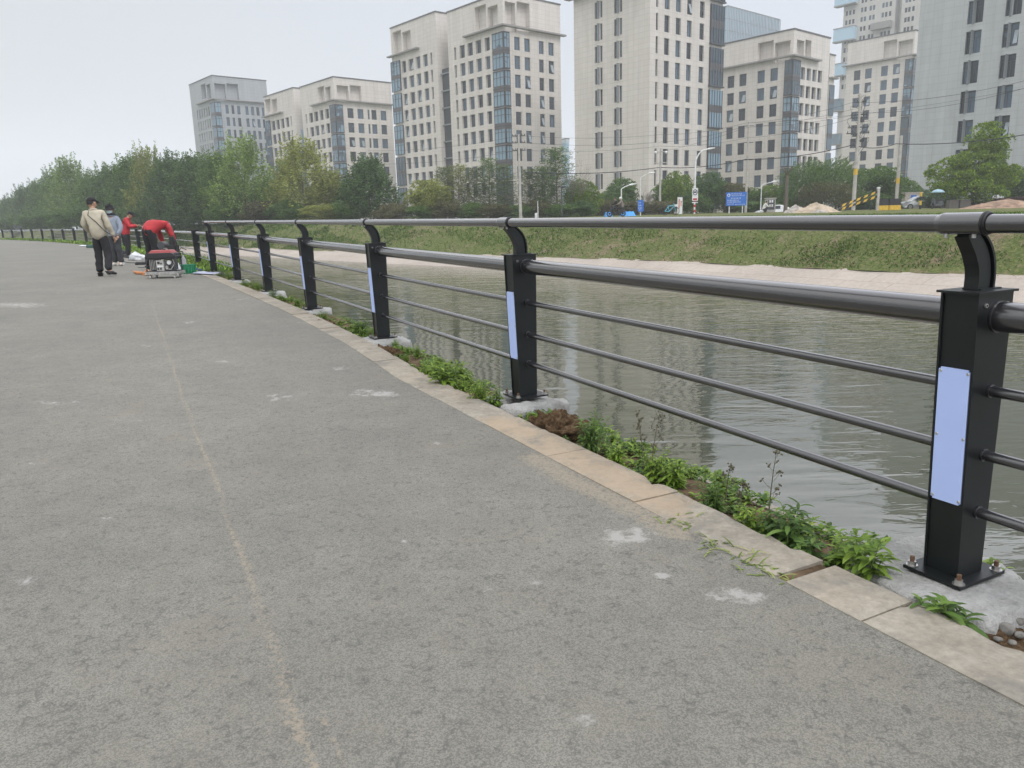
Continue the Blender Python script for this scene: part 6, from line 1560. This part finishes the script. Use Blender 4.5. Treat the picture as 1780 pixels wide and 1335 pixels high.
wire([(905,236,74),(640,262,95)], .012, 'thin wire leaving the crossarm pole to the left', .4)
wire([(905,261,74),(640,285,95)], .012, 'lower thin wire leaving the crossarm pole to the left', .4)

# ================================================================== PEOPLE
M_SKIN = mat('skin', (.42, .25, .17), .6, var=.06); M_HAIR = mat('hair', (.015, .013, .012), .7)
M_BEIGE = mat('beige_cloth', (.44, .40, .31), .85, var=.1, bump=.012, bscale=9); M_BLACKC = mat('black_cloth', (.012, .012, .014), .85, bump=.01, bscale=9); M_GREYB = mat('grey_blue_cloth', (.25, .29, .35), .8, bump=.012, bscale=9)
M_REDC = mat('red_cloth', (.43, .028, .035), .75, var=.15, bump=.012, bscale=9); M_SHOE = mat('black_shoe', (.015, .015, .016), .5); M_SHOEW = mat('white_shoe', (.6, .59, .55), .6); M_MASK = mat('pale_mask', (.55, .68, .72), .7); M_DKG = mat('dark_grey_cloth', (.035, .037, .042), .85)
def skinned(verts, edges, radii, sub=2):
    me = bpy.data.meshes.new('t'); me.from_pydata([tuple(v) for v in verts], edges, []); o = bpy.data.objects.new('t', me); COL.objects.link(o)
    o.modifiers.new('s', 'SKIN'); sd = o.modifiers.new('u', 'SUBSURF'); sd.levels = sub; sd.render_levels = sub
    for d, r in zip(me.skin_vertices[0].data, radii): d.radius = r if isinstance(r, tuple) else (r, r)
    me.skin_vertices[0].data[0].use_root = True
    bpy.context.view_layer.update(); dg = bpy.context.evaluated_depsgraph_get(); ev = bpy.data.meshes.new_from_object(o.evaluated_get(dg)); bpy.data.objects.remove(o); bpy.data.meshes.remove(me)
    vs = [v.co.copy() for v in ev.vertices]; fs = [tuple(p.vertices) for p in ev.polygons]; bpy.data.meshes.remove(ev); return vs, fs
def wrinkle(vs, amt, seed): return [v+Vector((nz3(v, 9, seed), nz3(v, 9, seed+5), nz3(v, 11, seed+9)*.6))*amt for v in vs]
def hand(mb, p, d, n, sgn, curl=.5, hold=None):
    d = d.normalized(); n = (n-d*n.dot(d)).normalized(); s = d.cross(n)*sgn
    vs, fs = skinned([p, p+d*.045, p+d*.085], [(0, 1), (1, 2)], [(.026, .02), (.04, .018), (.038, .015)], 1); mb.add(vs, fs, 0, True)
    for i, (off, L) in enumerate(((-.03, .066), (-.01, .078), (.01, .072), (.03, .056))):
        q = p+d*.085+s*off; pts = [q]; dd = d.copy()
        for k in range(3): dd = (dd+n*curl*(.55+.12*i)).normalized(); pts.append(pts[-1]+dd*L*(.42, .33, .25)[k])
        mb.tube(pts, [.0095, .009, .008, .006], 6)
    q = p+d*.02-s*.03; mb.tube([q, q-s*.028+d*.025+n*.01, q-s*.034+d*.055+n*.022], [.012, .0105, .008], 6)
def person(name_label, pos, yaw, J, jacket, trousers, shoes, hat=None, mask=False, hunch=0, cat='person', scale=1.0, bulk=1.0):
    root = empty('person', pos, yaw); root.scale = scale if isinstance(scale, tuple) else (scale,)*3; tag(root, name_label, cat)
    V = {k: Vector(v) for k, v in J.items()}
    order = ['pelvis', 'waist', 'chest', 'neck', 'head', 'shL', 'elL', 'haL', 'shR', 'elR', 'haR', 'hipL', 'knL', 'anL', 'hipR', 'knR', 'anR', 'toL', 'toR']
    ed = [('pelvis','waist'),('waist','chest'),('chest','neck'),('neck','head'),('chest','shL'),('shL','elL'),('elL','haL'),('chest','shR'),('shR','elR'),('elR','haR'),('pelvis','hipL'),('hipL','knL'),('knL','anL'),('pelvis','hipR'),('hipR','knR'),('knR','anR'),('anL','toL'),('anR','toR')]
    rad_ = dict(pelvis=(.10,.08),waist=(.10,.075),chest=(.12,.09),neck=.055,head=.06,shL=.05,shR=.05,elL=.043,elR=.043,haL=.027,haR=.027,hipL=.07,hipR=.07,knL=.05,knR=.05,anL=.034,anR=.034,toL=.035,toR=.035)
    ix = {k: i for i, k in enumerate(order)}
    vs, fs = skinned([V[k] for k in order], [(ix[a], ix[b]) for a, b in ed], [rad_[k] for k in order]); mb = MB(); mb.add(vs, fs, 0, True)
    # head: skull, jaw, nose, ears, eyes; axis from the neck to the head
    up = (V['head']-V['neck']).normalized(); fw = Vector(J.get('look', (0, 1, 0))); 
    fw = Vector(fw); fw = (fw-up*fw.dot(up)).normalized(); sd_ = fw.cross(up)
    HM = Matrix.Identity(4); HM.col[0][:3] = sd_; HM.col[1][:3] = fw; HM.col[2][:3] = up; HM.col[3][:3] = V['head']
    hv = MB(); hv.sphere((0, 0, .03), .1, 0, 20, 14, None, (.78, .98, 1.18))
    q = []
    for v in hv.v:
        x, y, z = v
        if z < .0: x *= 1-.28*min(1, -z/.09); y = y*(1-.1*min(1, -z/.09))+.012*(y > 0)
        if y > .05 and -.0 < z < .05 and abs(x) < .05: y -= .006*(abs(abs(x)-.03) < .015)
        q.append(HM @ Vector((x, y, z)))
    mb.add(q, hv.f, 0, True)
    mb.tube([HM @ Vector((0, .088, .045)), HM @ Vector((0, .106, .015)), HM @ Vector((0, .112, .002)), HM @ Vector((0, .09, -.008))], [.008, .012, .014, .008], 8)
    for sx in (-1, 1): mb.sphere((sx*.08, -.002, .02), .03, 0, 8, 6, HM, (.35, .7, 1.05)); mb.sphere((sx*.03, .088, .04), .0095, 1, 8, 6, HM, (1.3, .8, .7))
    mb.box((-.024, .088, -.03), (.024, .099, -.022), 2, HM)
    for a, b, sg in (('elL', 'haL', 1), ('elR', 'haR', -1)): hand(mb, V[b], V[b]-V[a], Vector(J.get('palm', (0, 1, 0))), sg)
    mb.build('body', [M_SKIN, M_HAIR, mat('lips', (.3, .12, .1), .6)], root)
    # hair under the hat
    hb = MB(); hb.sphere((0, -.012, .045), .104, 0, 16, 10, HM, (.83, .98, 1.12)); hb.v = [tuple(v) for v in hb.v]
    keep = []; inv = HM.inverted()
    for f_, m_, s_ in zip(hb.f, hb.m, hb.sm):
        c = inv @ (sum((Vector(hb.v[i]) for i in f_), Vector())/4)
        if c.z > .055-.9*max(0, -c.y)*1.2-(0 if c.y < .02 else -.03): keep.append((f_, m_, s_))
    hb.f, hb.m, hb.sm = [k[0] for k in keep], [k[1] for k in keep], [k[2] for k in keep]; hb.build('hair', M_HAIR, root)
    # jacket
    hem = V['pelvis'].lerp(V['waist'], .02)+(V['pelvis']-V['waist']).normalized()*.15
    pts = [V['chest'], V['waist'], hem, V['neck']-(V['neck']-V['chest'])*.15, V['shL'], V['elL'], V['elL'].lerp(V['haL'], .93), V['shR'], V['elR'], V['elR'].lerp(V['haR'], .93)]
    vs, fs = skinned(pts, [(0, 1), (1, 2), (0, 3), (0, 4), (4, 5), (5, 6), (0, 7), (7, 8), (8, 9)], [(.19*bulk, .15*bulk), (.195*bulk, .15*bulk), (.205*bulk, .16*bulk), (.10, .085), (.078, .078), (.072, .072), (.052, .052), (.078, .078), (.072, .072), (.052, .052)])
    mb = MB(); mb.add(wrinkle(vs, .02, 3), fs, 0, True); jo = mb.build('jacket', jacket, root)
    cb = MB(); n0 = V['neck']; ax = (V['neck']-V['chest']).normalized(); a0 = ax.orthogonal().normalized(); b0 = ax.cross(a0)
    cb.tube([n0-ax*.02+(a0*cos(2*pi*k/16)+b0*sin(2*pi*k/16))*.072 for k in range(17)], .022, 8, 0, False); cb.build('collar', jacket, jo)
    # trousers
    pts = [V['pelvis'], V['pelvis'].lerp(V['waist'], .45), V['hipL'], V['knL'], V['knL'].lerp(V['anL'], 1.02), V['hipR'], V['knR'], V['knR'].lerp(V['anR'], 1.02)]
    vs, fs = skinned(pts, [(0, 1), (0, 2), (2, 3), (3, 4), (0, 5), (5, 6), (6, 7)], [(.175, .145), (.17, .14), (.118, .118), (.09, .09), (.084, .084), (.118, .118), (.09, .09), (.084, .084)])
    mb = MB(); mb.add(wrinkle(vs, .022, 8), fs, 0, True); mb.build('trousers', trousers, root)
    for a, b in (('anL', 'toL'), ('anR', 'toR')):
        d = (V[b]-V[a]); d.z = min(d.z, 0) if abs(d.z) < .12 else d.z; heel = V[a]-Vector((d.x, d.y, 0)).normalized()*.04+Vector((0, 0, -.045)); 
        vs, fs = skinned([V[a]+Vector((0, 0, -.015)), V[a].lerp(V[b], .5)+Vector((0, 0, -.012)), V[b], heel], [(0, 1), (1, 2), (0, 3)], [(.052, .055), (.052, .042), (.045, .028), (.04, .035)]); mb = MB(); mb.add(vs, fs, 0, True); mb.build('shoe', shoes, root)
    if hat == 'cap':
        mb = MB(); mb.sphere((0, -.004, .06), .108, 0, 18, 10, HM, (.86, 1.0, .98)); mb.f, mb.m, mb.sm = zip(*[(f_, m_, s_) for f_, m_, s_ in zip(mb.f, mb.m, mb.sm) if (inv @ (sum((Vector(mb.v[i]) for i in f_), Vector())/4)).z > .062]); mb.f = list(mb.f); mb.m = list(mb.m); mb.sm = list(mb.sm)
        br = [HM @ Vector(((k/8-.5)*.16, .09+.085*(1-(k/4-1)**2)**.5 if 0 < k < 8 else .075, .065-.012)) for k in range(9)]; br0 = [HM @ Vector(((k/8-.5)*.17, .055+.045*(1-(k/4-1)**2)**.5, .075)) for k in range(9)]
        mb.add(br+br0, [(k, k+1, 10+k, 9+k) for k in range(8)], 0, True); o = mb.build('cap', M_BLACKC, root); s_ = o.modifiers.new('s', 'SOLIDIFY'); s_.thickness = .006
    if hat == 'bucket':
        mb = MB(); n = 20; prof = [(.06, .185), (.085, .178), (.094, .155), (.102, .095), (.106, .09), (.16, .07)]
        vs = [HM @ Vector((r*cos(2*pi*k/n), r*sin(2*pi*k/n)*1.08, z)) for r, z in prof for k in range(n)]; mb.add(vs, [(i*n+k, i*n+(k+1) % n, (i+1)*n+(k+1) % n, (i+1)*n+k) for i in range(5) for k in range(n)]+[tuple(range(n))], 0, True); o = mb.build('bucket_hat', M_BLACKC, root); s_ = o.modifiers.new('s', 'SOLIDIFY'); s_.thickness = .006
    if mask:
        mb = MB(); mb.sphere((0, .028, .0), .095, 0, 16, 10, HM, (.84, 1.02, .66)); mb.f, mb.m, mb.sm = map(list, zip(*[(f_, m_, s_) for f_, m_, s_ in zip(mb.f, mb.m, mb.sm) if (inv @ (sum((Vector(mb.v[i]) for i in f_), Vector())/4)).y > .02])); mb.build('face_mask', M_MASK, root)
        mb = MB(); n0 = V['neck']; mb.tube([n0+Vector((.085*cos(2*pi*k/14), .08*sin(2*pi*k/14), .02)) for k in range(15)], .036, 8, 0, False); mb.build('scarf', M_DKG, root)
    return root, HM, V
def away(u, v): s, t = toST(*gpt(u, v).xy[:]); return s
g1 = gpt(183, 480)
J = dict(pelvis=(0,0,.93), waist=(-.02,.0,1.1), chest=(-.05,.0,1.33), neck=(-.08,.01,1.5), head=(-.085,.03,1.6), shL=(-.24,0,1.40), elL=(-.31,-.02,1.14), haL=(-.27,.2,1.0), shR=(.12,0,1.40), elR=(.22,-.04,1.14), haR=(.27,.06,.88),
     hipL=(-.09,0,.88), knL=(-.09,.04,.48), anL=(-.1,.02,.09), toL=(-.12,.16,.04), hipR=(.09,0,.88), knR=(.13,-.02,.49), anR=(.17,-.2,.13), toR=(.27,-.06,.05), look=(.55,.85,-.05), palm=(-1,.2,0))
r1, HM, V = person('person in a beige jacket and black trousers and dark cap, walking away beside the railing', g1, rad(8), J, M_BEIGE, M_BLACKC, M_SHOE, 'cap', bulk=1.14)
mb = MB(); mb.tube([(-.14,-.05,1.47), (-.13,-.18,1.36), (.04,-.2,1.2), (.18,-.16,1.0), (.24,0,.93)], .008, 6); mb.build('shoulder_strap', M_BLACKC, r1)
g2 = gpt(206, 462)
J = dict(pelvis=(0,0,.88), waist=(0,.0,1.04), chest=(0,.0,1.25), neck=(0.0,.02,1.42), head=(0,.04,1.51), shL=(-.17,0,1.31), elL=(-.24,-.01,1.06), haL=(-.2,.1,.84), shR=(.17,0,1.31), elR=(.23,-.02,1.06), haR=(.18,.13,.86),
     hipL=(-.08,0,.84), knL=(-.09,.02,.46), anL=(-.1,-.02,.09), toL=(-.13,.12,.04), hipR=(.08,0,.84), knR=(.09,.02,.46), anR=(.1,-.02,.09), toR=(.14,.11,.04), look=(-.15,1,0), palm=(0,1,0))
person('person in grey-blue jacket, black bucket hat and pale face mask behind the beige jacket', g2, rad(165), J, M_GREYB, M_DKG, M_SHOEW, 'bucket', True)
g3 = gpt(224, 448)
J = dict(pelvis=(0,0,.88), waist=(0,.02,1.04), chest=(0,.08,1.26), neck=(0,.15,1.41), head=(0,.21,1.49), shL=(-.18,.08,1.34), elL=(-.22,.2,1.1), haL=(-.08,.42,1.12), shR=(.18,.08,1.34), elR=(.22,.2,1.1), haR=(.08,.43,1.14),
     hipL=(-.08,0,.84), knL=(-.1,.02,.46), anL=(-.1,-.03,.09), toL=(-.12,.12,.04), hipR=(.08,0,.84), knR=(.1,.04,.46), anR=(.11,.0,.09), toR=(.13,.14,.04), look=(0,.8,-.6), palm=(0,0,-1))
person('person in red jacket and black cap looking down at the hands beside a railing post', g3, rad(-75), J, M_REDC, M_BLACKC, M_SHOE, 'cap', scale=.97)
g4 = gpt(267, 468)
J = dict(pelvis=(0,0,.88), waist=(0,.12,1.02), chest=(0,.34,1.08), neck=(0,.52,.98), head=(0,.6,.9), shL=(-.18,.43,1.02), elL=(-.24,.5,.74), haL=(-.12,.56,.5), shR=(.18,.43,1.02), elR=(.26,.5,.74), haR=(.16,.58,.5),
     hipL=(-.1,-.02,.86), knL=(-.13,.04,.47), anL=(-.14,-.04,.09), toL=(-.16,.1,.04), hipR=(.1,-.02,.86), knR=(.13,.04,.47), anR=(.14,-.04,.09), toR=(.16,.1,.04), look=(0,.3,-1), palm=(0,0,-1))
person('person in a red jacket bending down over the machines beside the railing', g4, rad(-28), J, M_REDC, M_BLACKC, M_SHOE, None, scale=(.98, .98, 1.1), bulk=1.2)
# crouching person by the cabinet
p = on_far(1327, 75)
J = dict(pelvis=(0,0,.3), waist=(0,.06,.46), chest=(0,.16,.66), neck=(0,.22,.82), head=(0,.26,.92), shL=(-.18,.16,.74), elL=(-.24,.3,.52), haL=(-.1,.5,.55), shR=(.18,.16,.74), elR=(.24,.3,.52), haR=(.1,.5,.6),
     hipL=(-.1,0,.28), knL=(-.17,.38,.46), anL=(-.13,.12,.09), toL=(-.16,.26,.04), hipR=(.1,0,.28), knR=(.17,.38,.46), anR=(.13,.12,.09), toR=(.16,.26,.04), look=(0,1,0), palm=(0,1,0))
M_WC = mat('white_cloth', (.6, .6, .57), .8)
person('person in a white top crouching beside the open electric cabinet', p, rad(-85), J, M_WC, M_BLACKC, M_SHOE)
# two riders
p, yw = SC_ROOTS[0]
JR = dict(pelvis=(0,0,.78), waist=(0,.02,.95), chest=(0,.06,1.16), neck=(0,.1,1.32), head=(0,.13,1.42), shL=(-.18,.08,1.24), elL=(-.23,.25,1.02), haL=(-.22,.45,.98), shR=(.18,.08,1.24), elR=(.23,.25,1.02), haR=(.22,.45,.98),
     hipL=(-.12,.02,.76), knL=(-.2,.38,.66), anL=(-.2,.3,.3), toL=(-.2,.42,.25), hipR=(.12,.02,.76), knR=(.2,.38,.66), anR=(.2,.3,.3), toR=(.2,.42,.25), look=(0,1,0), palm=(0,0,-1))
d = Vector((cos(yw), sin(yw), 0))
M_TAUPE = mat('taupe_cloth', (.22, .18, .16), .85)
ra, HM, V = person('rider in front on the dark motorcycle holding the handlebar', p+d*-.05, yw-pi/2, JR, M_BLACKC, M_BLACKC, M_SHOE)
rb, HM, V = person('passenger with a white helmet and taupe jacket on the dark motorcycle', p+d*-.5, yw-pi/2, JR, M_TAUPE, M_BLACKC, M_SHOE)
mb = MB(); mb.sphere(V['head']+Vector((0, 0, .04)), .14, 0, 14, 10); mb.build('helmet', M_WC, rb)

# ================================================================== WORK GEAR ON THE PATH
gg = gpt(282, 484); s, t = toST(*gg.xy[:]); root = empty('trolley', gg, rad(2)); root.scale = (.82, .82, .82)
M_ALU = mat('worn_aluminium', (.42, .42, .40), .45, .5, scale=14, var=.2)
mb = MB(); mb.box((-.4, -.0, .13), (.4, .5, .16)); mb.box((-.42, -.02, .1), (.42, .0, .175)); mb.box((-.42, .5, .1), (.42, .52, .175)); mb.box((-.42, 0, .1), (-.4, .5, .175)); mb.box((.4, 0, .1), (.42, .5, .175)); mb.build('deck', M_ALU, root)
for x in (-.31, .31):
    for y in (.06, .44):
        mb = MB(); mb.tube([(x-.018, y, .045), (x+.018, y, .045)], .045, 14, smooth=False); mb.box((x-.026, y-.02, .045), (x-.021, y+.02, .1)); mb.box((x+.021, y-.02, .045), (x+.026, y+.02, .1)); mb.build('caster', [M_SHOEW], root)
tag(root, 'flat wheeled trolley with pale casters under the red-topped generator', 'trolley')
gen = empty('generator', gg+Vector((0, .02, .134)), rad(2)); gen.scale = (.82, .82, .82); fr = MB(); X, Y_, Z_ = .37, .42, .46
for x in (-X, X): fr.tube([(x, 0, .02), (x, 0, Z_), (x, Y_, Z_), (x, Y_, .02), (x, 0, .02)], .015, 8)
for y in (0, Y_):
    for z in (.02, Z_-.12): fr.tube([(-X, y, z), (X, y, z)], .014, 8)
fr.build('frame', M_BLK, gen)
mb = MB(); prof = [(-.39, .36), (-.39, .4), (-.33, .47), (-.27, .49), (.27, .49), (.33, .47), (.39, .4), (.39, .36)]
vs = [(x, -.02, z) for x, z in prof]+[(x, .44, z) for x, z in prof]; mb.add(vs, [tuple(range(8)), tuple(range(8, 16))[::-1]]+[(i, 8+i, 8+(i+1) % 8, (i+1) % 8) for i in range(8)]); mb.build('tank_skirt', M_BLK, gen, None, .008)
mb = MB(); vs = [(-.31, .03, .485), (.31, .03, .485), (.31, .4, .485), (-.31, .4, .485), (-.25, .07, .56), (.25, .07, .56), (.25, .36, .56), (-.25, .36, .56)]; mb.add(vs, [(4, 5, 6, 7), (0, 1, 5, 4), (1, 2, 6, 5), (2, 3, 7, 6), (3, 0, 4, 7)]); mb.tube([(.05, .2, .56), (.05, .2, .59)], .035, 12, 1, smooth=False); mb.build('fuel_tank', [mat('tank_red', (.30, .04, .04), .35), M_BLK], gen, None, .015)
mb = MB(); mb.tube([(-.33, .2, .19), (-.14, .2, .19)], [.15, .15], 20, 0, smooth=False); mb.tube([(-.34, .2, .19), (-.33, .2, .19)], .11, 16, 1, smooth=False); [mb.box((-.3+.04*i, .03, .06), (-.285+.04*i, .06, .32), 1) for i in range(4)]; mb.build('alternator', [M_DG, M_STEEL], gen)
mb = MB(); mb.box((-.12, -.005, .03), (.07, .05, .3), 0); mb.tube([(-.06, -.012, .24), (-.06, -.004, .24)], .032, 14, 1, smooth=False); [mb.box((-.02+.035*i, -.012, .2), (0+.035*i, -.004, .235), 1) for i in range(2)]; [mb.box((-.1+.07*i, -.012, .06), (-.06+.07*i, -.004, .11), 1) for i in range(2)]; mb.box((-.1, -.009, .13), (.05, -.004, .17), 2); mb.build('control_panel', [mat('panel_grey', (.4, .4, .38), .5), M_BLK, M_WHT], gen)
mb = MB(); mb.box((.1, .08, .05), (.3, .36, .28), 0); mb.tube([(.2, .02, .24), (.2, .1, .24)], .055, 14, 1, smooth=False); mb.tube([(.28, .04, .17), (.28, .12, .17)], .06, 14, 0, smooth=False); mb.box((.12, .04, .3), (.34, .3, .36), 0); mb.tube([(.13, .03, .12), (.13, .12, .12)], .04, 12, 2, smooth=False); mb.tube([(.12, 0, .08), (.24, .01, .06), (.33, .05, .2), (.3, .03, .33)], .012, 6, 2); mb.build('engine', [M_DG, M_WHT, M_STEEL], gen)
tag(gen, 'portable generator with a dark red tank in a black frame on the trolley', 'generator')
# second machine next to the bent worker
g = gpt(298, 470); root = empty('engine_unit', g+Vector((0, 0, .0))); mb = MB(); mb.box((-.2, -.14, .35), (.2, .14, .62), 0); mb.tube([(-.12, -.16, .62), (-.12, .1, .62)], .09, 14, 2, smooth=False); mb.tube([(.1, 0, .6), (.1, 0, .82)], .07, 12, 0, smooth=False); mb.tube([(-.02, -.17, .5), (-.02, -.12, .5)], .06, 14, 1, smooth=False); mb.tube([(.2, -.1, .45), (.26, -.12, .66), (.16, -.1, .86)], .018, 6, 0); mb.build('engine', [M_BLK, M_STEEL, M_DG], root)
mb = MB(); [mb.tube([(x, y, 0), (x*.9, y*.9, .36)], .016, 6) for x in (-.2, .2) for y in (-.13, .13)]; mb.build('stand', M_DG, root); tag(root, 'small black engine with a silver cover under the hands of the bending worker', 'engine')
def lump(name, u, v, size, m_, rough, seed, label, cat, rot=0, power=2.4, n=16, z=None):
    g = gpt(u, v); o = rock(name, size, rough, seed, m_, None, Matrix.Translation(g+Vector((0, 0, size[2]*.75 if z is None else z))) @ Matrix.Rotation(rot, 4, 'Z'), n, None, power); tag(o, label, cat); return o
M_SACK = mat('white_plastic', (.62, .64, .66), .4); M_CYL = mat('grey_plastic', (.35, .36, .38), .5)
lump('plastic_sack', 245, 452, (.34, .2, .13), M_SACK, .16, 3, 'crumpled white plastic sheet heaped on the ground between the two red jackets', 'plastic sheet')
lump('dark_case', 232, 452, (.14, .1, .09), M_DG, .02, 4, 'small dark case at the left end of the white plastic sheet', 'case', 0, 6)
lump('dark_case', 247, 460, (.17, .12, .05), M_BLK, .015, 5, 'flat black tool case left of the generator', 'tool case', .2, 6)
lump('work_boot_bag', 214, 447, (.13, .09, .13), M_DKG, .04, 8, 'dark bag standing at the feet of the red-jacketed person in the cap', 'bag', 0, 3)
lump('grey_box', 226, 447.5, (.17, .1, .07), M_DG, .01, 6, 'grey box in front of the shoes of the red-jacketed person in the cap', 'box', .1, 7)
lump('green_box', 158, 431, (.2, .12, .09), mat('dark_green_plastic', (.03, .09, .07), .5), .01, 6, 'dark green box left behind the legs of the beige-jacketed man', 'box', .1, 7)
lump('paper_pile', 149, 428.5, (.35, .14, .05), M_SACK, .04, 7, 'white rubbish on the path edge beside the dark green box', 'rubbish', .1, 3)
lump('blue_cloth', 342, 473, (.16, .09, .045), mat('navy_cloth', (.03, .05, .14), .8), .05, 9, 'crumpled navy cloth right of the green basket', 'cloth')
M_ORG = mat('orange_cloth', (.55, .22, .09), .8)
mb = MB(); pts = [gpt(*q)+Vector((0, 0, .03)) for q in ((233,474),(240,477),(248,477),(256,479),(262,476),(270,478),(282,477),(288,474))]; mb.tube(pts, [.02, .04, .03, .05, .045, .03, .04, .02], 8); mb.tube([gpt(250,479)+Vector((0,0,.03)), gpt(256,474)+Vector((0,0,.06)), gpt(262,480)+Vector((0,0,.03))], .035, 8); tag(mb.build('orange_strap', M_ORG), 'bundled orange cloth strap lying under the front of the trolley', 'strap')
M_SHEET = mat('pale_blue_film', (.36, .385, .5), .5)
def sheet(name, pix, z, m_, label, cat):
    P = [gpt(*q) for q in pix]; mb = MB(); n = 10; vs = []
    for i in range(n+1):
        for j in range(n+1):
            a, b = i/n, j/n; q = (P[0]*(1-a)+P[1]*a)*(1-b)+(P[3]*(1-a)+P[2]*a)*b; q.z += z+.012*nz3((q.x*5, q.y*5, 3), 1)+.01; vs.append(q)
    mb.add(vs, [(i*(n+1)+j, (i+1)*(n+1)+j, (i+1)*(n+1)+j+1, i*(n+1)+j+1) for i in range(n) for j in range(n)], 0, True); o = mb.build(name, m_); s_ = o.modifiers.new('s', 'SOLIDIFY'); s_.thickness = .004; tag(o, label, cat)
sheet('film_sheet', ((334,477),(374,479),(382,475.5),(342,473.5)), .02, M_SHEET, 'pale blue film sheet lying on the kerb right of the green basket', 'sheet')
# basket
g = gpt(328, 475); root = empty('basket', g); mb = MB(); n = 24; M_GRN = mat('green_plastic', (.02, .22, .10), .45)
R = [(.13, .0), (.165, .19), (.175, .19), (.175, .205), (.155, .205), (.12, .01)]
vs = [(r*cos(2*pi*k/n), r*sin(2*pi*k/n), z) for r, z in R for k in range(n)]; mb.add(vs, [(i*n+k, i*n+(k+1) % n, (i+1)*n+(k+1) % n, (i+1)*n+k) for i in range(5) for k in range(n)]+[tuple(range(n))], 0, False); mb.build('bowl', M_GRN, root); mb = MB(); [mb.box((-.01, -.005, .0), (.01, .005, .2), 0, Matrix.Rotation(k*pi/8, 4, 'Z') @ Matrix.Translation((0, .165, 0))) for k in range(16)]; mb.build('rib', M_GRN, root); tag(root, 'green plastic basket between the trolley and the railing', 'basket')
g = gpt(312, 477); root = empty('plastic_bottle', g); mb = MB(); mb.tube([(0, 0, 0), (0, 0, .16), (0, 0, .22), (0, 0, .26)], [.045, .045, .018, .016], 12); mb.build('bottle', M_SACK, root); tag(root, 'small white plastic bottle beside the right caster of the trolley', 'bottle')
g = gpt(321, 466); root = empty('spray_bottle', g); mb = MB(); mb.tube([(0, 0, 0), (0, 0, .22), (0, 0, .3), (0, 0, .34)], [.06, .06, .02, .02], 12); mb.build('bottle', M_CYL, root); mb = MB(); mb.tube([(0, 0, .34), (0, 0, .42), (-.09, 0, .44)], .014, 6); mb.tube([(-.09, 0, .44), (-.04, 0, .52), (.1, 0, .47)], .012, 6); mb.build('nozzle', M_BLK, root); tag(root, 'grey bottle with a black hooked handle leaning at the railing behind the basket', 'bottle')
# cables and rods on the ground
mb = MB(); mb.tube([gpt(*q)+Vector((0, 0, .012)) for q in ((215,455),(222,457),(232,457.5),(245,458),(256,459))], .012, 6); tag(mb.build('metal_rod', M_BLK), 'long black rod on the path between the masked person and the generator', 'rod')
mb = MB(); mb.tube([gpt(*q)+Vector((0, 0, .01)) for q in ((240,465),(246,466),(252,465),(257,462),(259,470),(256,476),(254,480))], .008, 6); tag(mb.build('power_cable', M_BLK), 'thin black cable on the ground left of the generator', 'cable')
# small bright butt of litter on the path

# ================================================================== HAZE
hm = bpy.data.materials.new('haze'); hm.use_nodes = True; hn = hm.node_tree; hn.nodes.remove(hn.nodes['Principled BSDF'])
pv = hn.nodes.new('ShaderNodeVolumePrincipled'); pv.inputs['Color'].default_value = (.93, .96, 1, 1); pv.inputs['Density'].default_value = .0008; pv.inputs['Anisotropy'].default_value = .2
hn.links.new(pv.outputs[0], hn.nodes['Material Output'].inputs['Volume'])
mb = MB(); mb.box((-1500, -1100, -4), (1300, 1300, 130)); hz = mb.build('haze', hm); hz['kind'] = 'stuff'; hz['label'] = 'thin pale haze that fades the far trees and towers'; hz['category'] = 'haze'
